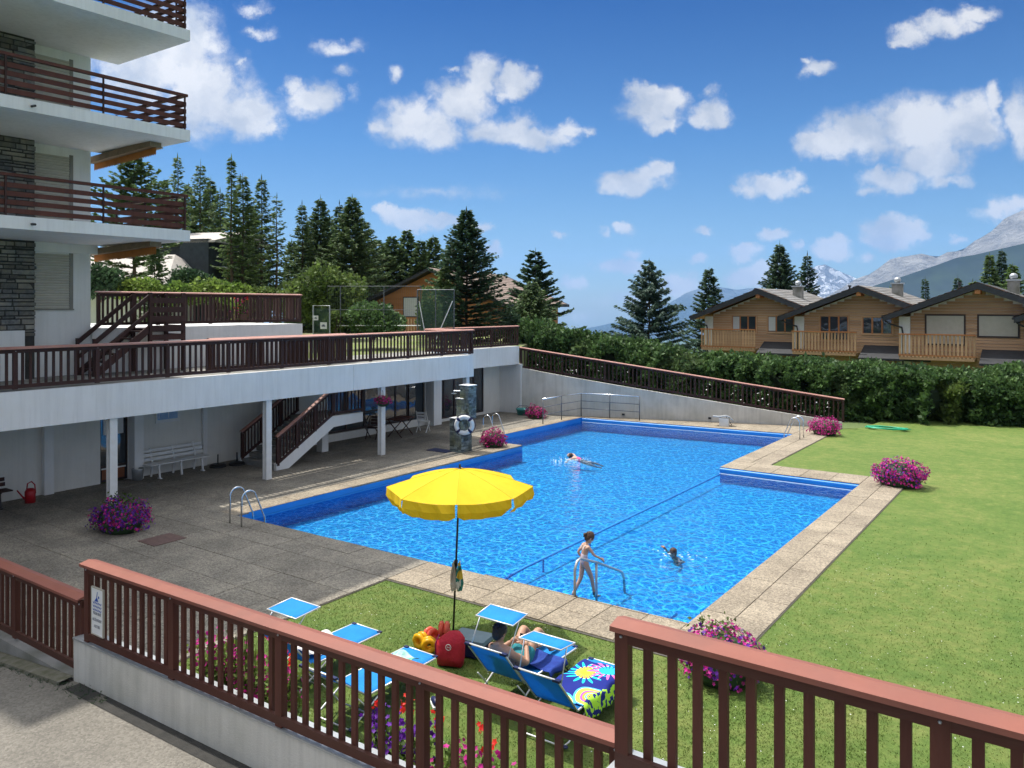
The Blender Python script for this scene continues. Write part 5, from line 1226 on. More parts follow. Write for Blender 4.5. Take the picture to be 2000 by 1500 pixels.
tube_obj('rail', [(-7.65,12.79,-.02),(-7.65,12.79,.50),(-7.65,12.86,.62),(-7.65,12.98,.655),(-7.65,13.6,.42),(-7.65,14.5,.02),(-7.65,14.66,-.06),(-7.65,14.74,-.2),(-7.65,14.78,-.5)], .027, M['galv'], hr)
tube_obj('post', [(-7.65,13.6,.42),(-7.65,13.6,-.5)], .025, M['galv'], hr)
rb = thing('divider_rail', 'long blue rail dividing the shallow part of the pool', 'rail')
tube_obj('rail', [(-9.72,13.2,-.42),(-9.72,13.38,-.30),(-9.72,13.7,-.24),(-9.73,14.2,-.225),(-9.8,25.85,-.225)], .032, mat('blue_rail', (.02,.22,.62), (.03,.27,.68), 3, .35), rb)
for k in range(2): tube_obj('post', [(-9.73-.01*k,14.9+k*2.1,-.24),(-9.73-.01*k,14.9+k*2.1,-.6)], .02, M['poolpaint'], rb)
gr = thing('guard_rail', 'three-bar steel guard rail round the far left pool corner', 'railing')
gp = [Vector(p) for p in ((-20.0,30.6,0),(-20.0,32.2,0),(-19.85,33.78,0),(-18.4,34.0,0),(-16.9,34.15,0))]
for p in gp: tube_obj('post', [p, p+Vector((0,0,1.12))], .026, M['dgrey'], gr)
for z in (1.13,.76,.40): tube_obj('bar', [p+Vector((0,0,z)) for p in gp], .024 if z > 1 else .017, M['steel'] if z > 1 else M['dgrey'], gr)
sb = thing('springboard', 'short white springboard on a block at the far pool edge', 'springboard', (-13.05,34.85,0), R(20)); sb.scale = (.66,.66,.85)
q = MB(); q.prism([(-.32,-.30),(.30,-.30),(.36,.34),(-.26,.34)],0,.42); q.build('block', M['bwhite'], sb)
q = MB(); prof = [(-.75,.52),(-.3,.50),(.1,.56),(.35,.50),(.62,.30)]
for i in range(4): (xa,za),(xb,zb) = prof[i],prof[i+1]; q.add([(xa,-.26,za),(xb,-.26,zb),(xb,.26,zb),(xa,.26,za),(xa,-.26,za-.04),(xb,-.26,zb-.04),(xb,.26,zb-.04),(xa,.26,za-.04)],[(0,1,2,3),(4,7,6,5),(0,4,5,1),(3,2,6,7),(0,3,7,4),(1,5,6,2)])
q.build('board', M['galv'], sb)
tube_obj('support', [(.1,.27,.5),(.5,.27,.02)], .02, M['black'], sb)
# stone shower with a lifebuoy
sw = thing('shower_pillar', 'stepped green-grey stone shower pillar by the pool', 'shower', (-18.78,23.12,0), R(-4))
def stones(x0,x1,y0,y1,z0,z1,seed,parent):
    MB().box(x0+.02,x1-.02,y0+.02,y1-.02,z0,z1-.01).build('core', M['mortar'], parent)
    rg = random.Random(seed); q = MB(); z = z0
    while z < z1-.03:
        h = min(rg.uniform(.05,.11), z1-z)
        for (ax, a0, a1, f0, sgn) in (('x',x0,x1,y0,-1),('x',x0,x1,y1,1),('y',y0,y1,x0,-1),('y',y0,y1,x1,1)):
            a = a0
            while a < a1-.02:
                l = min(rg.uniform(.08,.26), a1-a); d = rg.uniform(0,.025)*sgn
                if ax == 'x': q.box(a+.005,a+l-.004,min(f0-.03*sgn,f0+d),max(f0-.03*sgn,f0+d),z+.004,z+h-.004)
                else: q.box(min(f0-.03*sgn,f0+d),max(f0-.03*sgn,f0+d),a+.005,a+l-.004,z+.004,z+h-.004)
                a += l
        z += h
    q.build('stones', M['stoneg'], parent)['kind'] = 'stuff'
stones(-.26,.30,-.28,.30,0,1.22,1,sw); stones(-.20,.20,.02,.42,1.2,1.92,2,sw); stones(-.10,.34,.1,.5,1.2,2.42,3,sw)
for (x0,x1,y0,y1,z) in ((-.13,.37,.07,.53,2.42),(-.23,.12,-.01,.45,1.925),(-.28,.10,-.30,.30,1.225)): MB().box(x0,x1,y0,y1,z,z+.03).build('cap_slab', M['bwhite'], sw)
q = MB(); q.tube([(-.1,.3,2.2),(-.42,.1,2.2),(-.42,.1,2.12)],.018,6); q.lathe([(.0,2.12),(.11,2.11),(.11,2.09),(0,2.085)],(-.42,.1,0),14); q.build('shower_head', M['steel'], sw)
lb = thing('lifebuoy', 'white lifebuoy with dark bands hung on the shower pillar', 'lifebuoy', (-18.42,22.92,1.02), R(35)); lb.rotation_euler = (R(90),0,R(34))
def torus(a0, a1, r, rr, m, name, parent, n=8, k=12):
    q = MB(); q.tube([(r*math.cos(a0+(a1-a0)*i/k), r*math.sin(a0+(a1-a0)*i/k), 0) for i in range(k+1)], rr, 10); return q.build(name, m, parent, smooth=True)
for k in range(4):
    torus(k*math.pi/2+.78+.14, (k+1)*math.pi/2+.78-.14, .29, .085, M['bwhite'], 'segment', lb); torus(k*math.pi/2+.78-.15, k*math.pi/2+.78+.15, .29, .089, M['navy'], 'band', lb, k=4)
q = MB()
for k in range(4):
    a = k*math.pi/2+.78; q.tube([(.39*math.cos(a+t*math.pi/2)*(1-.0*t)*(1.0 if i in (0,8) else 1.04), .39*math.sin(a+t*math.pi/2)*(1.0 if i in (0,8) else 1.04), 0) for i, t in enumerate([j/8 for j in range(9)])], .01, 5)
q.build('grab_rope', M['navy'], lb)
tag(MB().box(-19.9,-18.95,22.5,23.0,0,.02).build('shower_tray', M['navy']), 'flat dark blue mat beside the shower pillar', 'mat')
# ------------------------------------------------------------------ flowers
def flower_ball(label, x, y, z, rx, ry, rz_, cols, n, seed, s=.035, leaves=.25, bowl=True, top_leaf=False, cat='flowers'):
    rt = thing('flower_bowl', label, cat, (x, y, z))
    if bowl: b = MB(); b.lathe([(.0,0),(rx*.5,0),(rx*.62,.22),(rx*.58,.26),(0,.24)], (0,0,0), 16); b.build('bowl', M['concrete'], rt)
    rg = np.random.RandomState(seed)
    def shell(n, lo, hi, m, name, sz, normal_bias=.8):
        d = rg.normal(0,1,(n,3)); d = unit(d); d[:,2] = np.where(d[:,2] < -.25, -d[:,2]*.5, d[:,2]); d = unit(d)
        lump = 1+.17*np.sin(d[:,0]*4+seed)*np.cos(d[:,1]*5+seed*2)+.12*np.sin(d[:,2]*8+d[:,0]*7+seed)
        r = rg.uniform(lo,hi,n)*lump; c = d*r[:,None]*np.array([rx,ry,rz_])+np.array([0,0,rz_*.42])
        V, Fq = [], []
        nrm = unit(d+rg.normal(0,.45,(n,3))); t1 = unit(np.cross(nrm, rg.normal(0,1,(n,3)))); t2 = np.cross(nrm, t1)
        k = 5; szs = sz*rg.uniform(.7,1.25,n)
        ring = []
        for i in range(k*2):
            a = math.pi*i/k; rr = (1.0 if i % 2 == 0 else .55)
            ring.append(c+(t1*math.cos(a)+t2*math.sin(a))*(szs*rr)[:,None]+nrm*(szs*.35*(1 if i % 2 == 0 else .6))[:,None])
        R_ = np.stack([c]+ring, 1); V = R_.reshape(-1,3); base = np.arange(n)[:,None,None]*(2*k+1)
        tri = np.array([[0,i+1,(i+1)%(2*k)+1] for i in range(2*k)])[None]
        Fq = (base+tri).reshape(-1,3); npmesh(name, V, Fq, m, rt)
    for ci, (m, share) in enumerate(cols): shell(int(n*share), .82, 1.06, M[m], 'blossoms', s)
    nl = int(n*leaves); d = unit(rg.normal(0,1,(nl,3))); d[:,2] = np.where(d[:,2] < -.2, -d[:,2]*.4, d[:,2])
    P = d*rg.uniform(.55,1.02,(nl,1))*np.array([rx,ry,rz_])+np.array([0,0,rz_*.42])
    if top_leaf: P2 = np.stack([rg.normal(-.1*rx,rx*.3,nl//2), rg.normal(0,ry*.3,nl//2), rz_*.42+rz_*rg.uniform(.8,1.15,nl//2)],1); P = np.concatenate([P,P2])
    Dv = unit(np.concatenate([d, d[:len(P)-nl]])+rg.normal(0,.6,P.shape)); Wv = unit(np.cross(Dv, rg.normal(0,1,P.shape)))
    sz = rg.uniform(.05,.09,len(P)); V = diamonds(P, Dv, Wv, sz, sz*.3); npmesh('leaves', V, quads(V), M['leaf'], rt)
    b = MB(); b.ell((0,0,rz_*.42),(rx*.80,ry*.80,rz_*.80),14,8); b.build('foliage_heart', M['leafd'], rt)
    return rt
flower_ball('low mound of purple flowers with a magenta tuft beside the first terrace post', -18.85, 10.25, 0, .76, .58, .52, (('petp',.62),('petm',.2),('petd',.18)), 1500, 1, top_leaf=True)
flower_ball('crimson flower mound beside the shower pillar ladder', -18.35, 24.65, 0, .50, .48, .46, (('petd',.7),('petm',.3)), 900, 2)
flower_ball('crimson flower mound by the teal basket at the far wall', -21.35, 32.0, 0, .52, .45, .44, (('petd',.6),('petm',.4)), 700, 3)
flower_ball('bright magenta flower mound at the end of the ramp wall', -8.75, 35.0, 0, .62, .55, .50, (('petm',1.),), 1100, 4)
flower_ball('large magenta flower mound on the lawn corner of the pool', -4.45, 26.4, 0, .74, .62, .54, (('petm',.72),('petp',.28)), 1600, 5)
flower_ball('magenta and purple flower mound just behind the nearest railing', -4.25, 11.25, 0, .62, .55, .50, (('petm',.6),('petp',.4)), 1000, 6, top_leaf=True)
flower_ball('hanging basket of dark crimson flowers on the terrace post', -20.42, 20.75, 1.85, .30, .30, .22, (('petd',.8),('petm',.2)), 380, 7, s=.03, bowl=False)
q = MB(); q.tube([(-20.5,20.8,2.35),(-20.42,20.75,2.3),(-20.42,20.75,2.0)],.01,5); tag(q.build('basket_hook', M['black']), 'thin black hook holding the hanging flower basket', 'hook')
def flower_bed(label, x0, x1, y, z0, hts, cols, n, seed):
    rt = thing('railing_flowers', label, 'flowers', (x0,y,z0)); rg = np.random.RandomState(seed); W_ = x1-x0
    q = MB(); q.box(-.05,W_+.05,-.12,.12,0,.2); q.build('trough', mat('brown_trough', (.09,.04,.025), None, 3, .6), rt)
    xs_ = rg.uniform(0,W_,n*2); ht = rg.uniform(.12,1,n*2)**.7*hts*(.55+.45*np.sin(xs_/W_*math.pi*1.4+seed)**2)
    q = MB(); 
    for i in range(0,n,2): q.tube([(xs_[i],0,.15),(xs_[i]+rg.uniform(-.05,.05),rg.uniform(-.05,.05),.15+ht[i])],.004,3,False)
    q.build('stems', M['leaf'], rt)['kind'] = 'stuff'
    P = np.stack([rg.uniform(-.05,W_+.05,n*4), rg.normal(0,.11,n*4), .15+rg.uniform(-.25,.75,n*4)*hts],1); Dv = unit(rg.normal(0,1,P.shape)+np.array([0,0,.3])); Wv = unit(np.cross(Dv, rg.normal(0,1,P.shape)))
    s = rg.uniform(.04,.08,len(P)); V = diamonds(P,Dv,Wv,s,s*.32); npmesh('leaves', V, quads(V), M['leafy'], rt)
    for ci, (m, sh, zl, zh) in enumerate(cols):
        k = int(n*sh); c = np.stack([rg.uniform(0,W_,k), rg.normal(-.02,.12,k), .15+rg.uniform(zl,zh,k)*hts],1)
        if m == 'petr': cc = c[::6][:max(3,k//6)]; c = np.repeat(cc, 7, 0)+rg.normal(0,.032,(len(cc)*7,3))
        k = len(c); nr = unit(rg.normal(0,.6,(k,3))+np.array([.1,-.8,.5])); t1 = unit(np.cross(nr, rg.normal(0,1,(k,3)))); t2 = np.cross(nr,t1); sz = rg.uniform(.022,.038,k)
        ring = [c+(t1*math.cos(a)+t2*math.sin(a))*(sz*(1 if i % 2 == 0 else .6))[:,None]+nr*(sz*.3)[:,None] for i, a in enumerate([2*math.pi*j/10 for j in range(10)])]
        V = np.stack([c]+ring,1).reshape(-1,3); Fq = (np.arange(k)[:,None,None]*11+np.array([[0,i+1,(i+1)%10+1] for i in range(10)])[None]).reshape(-1,3); npmesh('blossoms', V, Fq, M[m], rt)
flower_bed('pink and red flowers in a trough behind the sunlit front railing', -8.6, -6.95, 5.72, .58, .92, (('petm',.8,.05,.85),('petr',.045,.75,1.02)), 600, 31)
flower_bed('purple flowers with one red bloom behind the middle of the front railing', -5.75, -5.0, 5.66, .62, .72, (('petp',.8,.15,.95),('petm',.25,.0,.4),('petr',.06,.9,1.2)), 260, 32)
flower_bed('magenta flowers with a red bloom near the railing end', -4.75, -4.1, 5.66, .62, .72, (('petm',.7,-.1,.9),('petp',.3,-.1,.3),('petr',.06,1.,1.2)), 280, 33)
flower_bed('a few pink flowers hanging behind the upper railing', -24.3, -23.9, 17.4, 4.9, .7, (('petm',.9,0,.9),('petr',.5,.1,.9)), 60, 34)
# ------------------------------------------------------------------ benches and small things
def bench(label, x, y, rz, m, fr, L_=1.75, back=3, seat=3, group=None):
    rt = thing('bench', label, 'bench', (x,y,0), rz)
    for k in range(seat): MB().box(-L_/2,L_/2,-.22+k*.15,-.22+k*.15+.125,.43,.46).build('seat_slat', m, rt)
    for k in range(back): MB().bar((-L_/2,.27+.035*k,.56+k*.13),(L_/2,.27+.035*k,.56+k*.13),.025,.10).build('back_slat', m, rt)
    for s in (-1,0,1) if L_ > 1.6 else (-1,1):
        xx = s*(L_/2-.3); q = MB(); q.bar((xx,-.2,0),(xx,-.14,.43),.05,.05); q.bar((xx,.2,.43),(xx,.30,0),.05,.05); q.bar((xx,.22,.43),(xx,.36,.9),.05,.03); q.bar((xx,-.22,.42),(xx,.25,.42),.05,.04)
        if s: q.bar((xx,-.28,.015),(xx,-.12,.015),.07,.03)
        q.build('frame', fr, rt)
    return rt
bench('long white slatted bench under the notice board', -23.62, 14.75, R(90), M['bwhite'], M['bwhite'], L_=2.1)
bench('dark slatted bench at the left picture edge', -23.55, 8.75, R(90), M['wooddark'], M['black'], L_=2.0, back=2)
wb = thing('waste_bin', 'small grey bin standing left of the white bench', 'bin', (-23.72,13.45,0)); q = MB(); q.lathe([(0,.01),(.13,.01),(.17,.38),(.18,.38),(.18,.36),(.15,.05),(0,.04)],(0,0,0),16); q.build('body', M['galv'], wb, smooth=True)
wc = thing('watering_can', 'red plastic watering can beside the dark bench', 'watering can', (-23.5,10.25,0), R(60))
q = MB(); q.lathe([(0,.0),(.13,.0),(.135,.30),(.09,.38),(.085,.37),(0,.33)],(0,0,0),16); q.build('body', M['plastic_red'], wc, smooth=True)
tube_obj('spout', [(-.1,0,.08),(-.2,0,.2),(-.31,0,.36)], [.03,.022,.018], M['plastic_red'], wc); tube_obj('handle', [(-.08,0,.37),(-.06,0,.52),(.03,0,.57),(.11,0,.48),(.13,0,.24)], .017, M['plastic_red'], wc)
for (x, y, lab) in ((-23.55,16.15,'left dark parasol base by the stair'),(-23.35,16.75,'right dark parasol base touching the stair')):
    pb_ = thing('parasol_stand', lab, 'parasol base', (x,y,0)); q = MB(); q.lathe([(0,0),(.27,0),(.27,.06),(.22,.10),(.04,.12),(0,.12)],(0,0,0),20); q.build('foot', M['black'], pb_); tube_obj('socket', [(0,0,.1),(0,0,.42)], .022, M['black'], pb_)
tb_ = thing('terrace_table', 'brown folding table under the terrace by the hanging basket', 'table', (-23.0,24.4,0), R(12))
for k in range(6): MB().box(-.36+k*.12,-.25+k*.12,-.6,.6,.72,.75).build('table_slat', M['wood'], tb_)
for y in (-.45,.45): q = MB(); q.bar((-.33,y,0),(.33,y,.71),.04,.03); q.bar((.33,y,0),(-.33,y,.71),.04,.03); q.build('leg', M['wooddark'], tb_)
for (x, y, rz, lab, m, bk) in ((-23.4,23.2,R(20),'dark folding chair left of the folding table','wooddark','wooddark'),(-22.95,25.75,R(200),'white-backed folding chair behind the folding table','bwhite','bwhite')):
    c_ = thing('folding_chair', lab, 'chair', (x,y,0), rz)
    for k in range(4): MB().box(-.2,.2,-.2+k*.1,-.12+k*.1,.44,.46).build('seat_slat', M[m], c_)
    for k in range(3): MB().box(-.2,.2,.24+k*.02,.26+k*.02,.56+k*.12,.64+k*.12).build('back_slat', M[bk], c_)
    for s in (-.22,.22): q = MB(); q.bar((s,-.22,0),(s,.28,.92),.03,.03); q.bar((s,.25,0),(s,-.2,.45),.03,.03); q.build('leg', M[m], c_)
tk = thing('teal_basket', 'oval teal basket lying against the far wall', 'basket', (-22.5,32.65,0), R(20)); q = MB(); q.lathe([(0,.02),(.28,.0),(.36,.30),(.38,.30),(.36,.27),(.27,.06),(0,.06)],(0,0,0),18)
q.build('tub', mat('teal_plastic', (.05,.28,.27), (.08,.34,.32), 4, .5), tk, smooth=True); tube_obj('handle', [(-.36,0,.28),(-.2,0,.44),(.2,0,.44),(.36,0,.28)], .012, M['navy'], tk)
hs_ = MB(); pts = []
rg = random.Random(3)
for k in range(120):
    a = k*.42; pts.append((-7.0+math.cos(a)*(.75+.12*math.sin(k*.7))+k*.002, 38.0+math.sin(a)*.32, .03+.05*abs(math.sin(k*.33))))
hs_.tube(pts, .018, 6); tag(hs_.build('garden_hose', mat('green_hose', (.01,.30,.16), (.015,.36,.20), 3, .4), smooth=True), 'loosely coiled bright green hose on the grass by the hedge', 'hose')
# ------------------------------------------------------------------ parasol
um = thing('parasol', 'yellow beach parasol on a thin dark pole over the loungers', 'parasol', (-8.49,10.27,0))
top_ = Vector((.10,.05,2.68)); tube_obj('pole', [(0,0,-.02),top_], .017, M['black'], um)
tube_obj('collar', [top_*.40,top_*.44], .03, M['black'], um)
V = []; NP, R_ = 8, 1.22
q = MB(); ring_n = 6; a_off = R(35.4)-math.pi/2+.02
def upt(k, f, sag=1.):
    ki, kf = int(math.floor(k)), k-math.floor(k)
    a0, a1 = a_off+2*math.pi*ki/NP, a_off+2*math.pi*(ki+1)/NP
    p = Vector((math.cos(a0),math.sin(a0),0))*(1-kf)+Vector((math.cos(a1),math.sin(a1),0))*kf
    h = .30*(1-f**1.4)-.045*math.sin(math.pi*kf)*f
    q_ = 1-.05*math.sin(math.pi*kf)*f
    return top_+Vector((p.x*R_*f*q_,p.y*R_*f*q_,h-.30+.02))
S = 6
for k in range(NP):
    vs = [upt(k+i/S*.9999, j/ring_n) for j in range(ring_n+1) for i in range(S+1)]
    q.add(vs, [(j*(S+1)+i,(j+1)*(S+1)+i,(j+1)*(S+1)+i+1,j*(S+1)+i+1) for j in range(ring_n) for i in range(S)])
cn = q.build('canopy', M['yellow'], um, smooth=False)
rg = random.Random(2)
for k in range(NP):
    q = MB(); vs = []
    curl = rg.uniform(.0,.07)
    for i in range(9):
        t = .02+.96*i/8; p = upt(k+t*.9999, 1.); o_ = Vector((p.x-top_.x,p.y-top_.y,0)).normalized()
        w = .016*math.sin(i*2.1+k)
        edge = .04*(1-min(1,min(i,8-i)/1.0))
        vs += [tuple(p), tuple(p+o_*(.015+w)+Vector((0,0,-.13))), tuple(p+o_*(-.02+w*1.6-curl)+Vector((0,0,-.255+edge)))]
    q.add(vs, [(3*i+j,3*i+j+1,3*i+j+4,3*i+j+3) for i in range(8) for j in range(2)]); q.build('valance_flap', M['yellow'], um)
q = MB()
for k in range(NP): q.tube([upt(k,.03)-Vector((0,0,.02)), upt(k,.5)-Vector((0,0,.015)), upt(k,.995)-Vector((0,0,.01))], .005, 4)
q.build('ribs', M['galv'], um)
q = MB()
for k in range(NP): q.tube([upt(k,f_)+Vector((0,0,.001)) for f_ in (.03,.25,.5,.75,.998)], .0045, 4)
q.build('seams', mat('dark_yellow_seam', (.60,.40,.012), (.66,.45,.015), 3, .9), um)
q = MB(); q.lathe([(0,.10),(.015,.09),(.02,.03),(.035,.02),(.035,0)],tuple(top_),10); q.build('finial', M['black'], um)
tw = thing('hanging_towel', 'patterned towel bag tied to the parasol pole', 'towel', (-8.42,10.26,0), R(35))
towm = NT('towel_pattern'); geo = towm.n('ShaderNodeNewGeometry'); nz_ = towm.n('ShaderNodeTexVoronoi', {'Vector': geo.outputs['Position'], 'Scale': 11.}); cr_ = towm.n('ShaderNodeValToRGB', {0: nz_.outputs['Color']}); cr_.color_ramp.interpolation = 'CONSTANT'
e = cr_.color_ramp.elements; e[0].color = (.7,.5,.05,1); e[1].position = .35; e[1].color = (.03,.22,.18,1); x_ = e.new(.55); x_.color = (.6,.6,.5,1); x_ = e.new(.72); x_.color = (.04,.10,.05,1)
bs_ = towm.n('ShaderNodeBsdfPrincipled', {'Base Color': cr_.outputs[0], 'Roughness': .9}); towm.l(bs_.outputs[0], towm.out.inputs[0])
for (x, m, nm, w) in ((.055, towm.m, 'front_fold', .075), (-.045, mat('pale_cloth', (.45,.38,.30), (.55,.50,.42), 6, .9), 'back_fold', .06)):
    q = MB(); n = 10; vs = []
    for i in range(n+1):
        t = i/n; ww = w*math.sin(min(1,t*1.6+.12)*math.pi/2)*(1-.55*max(0,t-.7)/.3); z = 1.18-t*.48
        for s in (-1,-.3,.35,1): vs.append((x+ww*s*.8, .035*math.sin(s*3+i*.5)-(.02 if s < 0 else .0), z-.03*abs(s)))
    q.add(vs, [(4*i+j,4*i+j+1,4*i+j+5,4*i+j+4) for i in range(n) for j in range(3)]+[(4*i+j+4,4*i+j+5,4*i+j+1,4*i+j) for i in range(0)]); o = q.build(nm, m, tw)
    so_ = o.modifiers.new('thickness','SOLIDIFY'); so_.thickness = .015
# ------------------------------------------------------------------ loungers
def lounger(label, x, y, rz=0., canopy=None, mesh='blue', back_ang=50):
    """head at the origin, feet towards +Y"""
    rt = thing('sun_lounger', label, 'sun lounger', (x,y,0), rz, 'blue folding sun loungers on the lawn')
    W_, H_, L_ = .31, .34, 1.92; hy = .52; ba = R(back_ang); bl = .72
    top = Vector((0, hy-bl*math.cos(ba), H_+bl*math.sin(ba)))
    fm = M['steelp']
    seat = [(-W_,hy,H_),(-W_,L_-.06,H_),(-W_+.05,L_,H_),(W_-.05,L_,H_),(W_,L_-.06,H_),(W_,hy,H_)]
    tube_obj('seat_frame', seat, .013, fm, rt)
    tube_obj('back_frame', [(-W_,hy,H_),(-W_,top.y+.04,top.z-.05),(-W_+.05,top.y,top.z),(W_-.05,top.y,top.z),(W_,top.y+.04,top.z-.05),(W_,hy,H_)], .013, fm, rt)
    def sheet(name, a, b_, w, sag, n=8, nm=None):
        a, b_ = Vector(a), Vector(b_); d = b_-a; up = Vector((1,0,0)).cross(d).normalized(); q = MB(); vs = []
        for i in range(n+1):
            for j in range(5):
                s = -1+2*j/4; vs.append(tuple(a+d*(i/n)+Vector((w*s,0,0))-up*sag*(1-s*s)*math.sin(math.pi*i/n)))
        q.add(vs, [(5*i+j,5*i+j+1,5*i+j+6,5*i+j+5) for i in range(n) for j in range(4)]); o = q.build(name, M[mesh], rt, smooth=True)
        so_ = o.modifiers.new('thickness','SOLIDIFY'); so_.thickness = .006; return o
    sheet('seat_fabric', (0,hy+.02,H_+.008), (0,1.26,H_+.008), W_-.005, .035)
    sheet('foot_fabric', (0,1.29,H_+.008), (0,L_-.01,H_+.008), W_-.005, .02)
    sheet('back_fabric', (0,hy-.01,H_+.015), (0,top.y+.01,top.z), W_-.005, -.03 if False else .03)
    for s in (-1,1):
        q = MB(); c = Vector((s*(W_-.02),top.y+.01,top.z-.01)); q.bar(c-Vector((.05,0,0)), c+Vector((.05,0,0)), .05, .03); q.build('corner_cap', M['navy'], rt)
        q = MB(); c = Vector((s*(W_-.03),L_-.03,H_+.012)); q.bar(c-Vector((.035,0,0)), c+Vector((.035,0,0)), .05, .02); q.build('corner_cap', M['navy'], rt)
    r2 = W_+.02
    tube_obj('leg', [(-r2,.80,H_-.01),(-r2,.28,.06),(-r2+.05,.22,.014),(r2-.05,.22,.014),(r2,.28,.06),(r2,.80,H_-.01)], .012, fm, rt)
    tube_obj('leg', [(-r2,.32,H_+.05),(-r2,.50,.20),(-r2,.62,.04),(r2,.62,.04),(r2,.50,.20),(r2,.32,H_+.05)], .010, fm, rt)
    tube_obj('leg', [(-r2,1.42,H_-.01),(-r2,1.52,.2),(-r2,1.70,.04),(-r2+.05,1.74,.014),(r2-.05,1.74,.014),(r2,1.70,.04),(r2,1.52,.2),(r2,1.42,H_-.01)], .012, M['black'] if canopy is not None and canopy < 99 else fm, rt)
    for s in (-1,1):
        q = MB(); q.ell((s*(r2-.02),.23,.02),(.04,.035,.02),8,5); q.build('foot_cap', M['navy'], rt)
    if canopy is not None:
        cy, cz, tilt, dep = canopy_pos[canopy]
        c = Vector((0,cy,cz)); d = Vector((0,math.cos(tilt),math.sin(tilt)))*dep/2
        tube_obj('shade_frame', [c-d+Vector((-W_,0,0)),c+d+Vector((-W_,0,0)),c+d+Vector((W_,0,0)),c-d+Vector((W_,0,0)),c-d+Vector((-W_,0,0))], .010, fm, rt)
        sheet('shade_fabric', c-d, c+d, W_-.005, .03)
        for s in (-1,1): tube_obj('shade_strut', [(s*W_,top.y+.08,top.z-.08), c-d*.2+Vector((s*W_,0,0))], .008, fm, rt)
    return rt
M['steelp'] = mat('pale_aluminium_tube', (.58,.58,.57), (.66,.66,.65), 5, .35, 0, 1, metal=.35)
canopy_pos = {0:(.42,1.22,R(8),.34), 1:(.30,1.22,R(-5),.34), 2:(.46,1.10,R(4),.44)}
lounger('lounger with a dark-haired man resting on it', -6.38, 8.32, R(0), 0)
lounger('lounger covered by a palm-patterned towel', -5.43, 8.10, R(0), 1)
lounger('lounger with a white cloth and a raised sun shade', -9.12, 7.02, R(0), 2)
lounger('lounger without shade holding a green towel', -7.85, 6.86, R(0), None, back_ang=38)
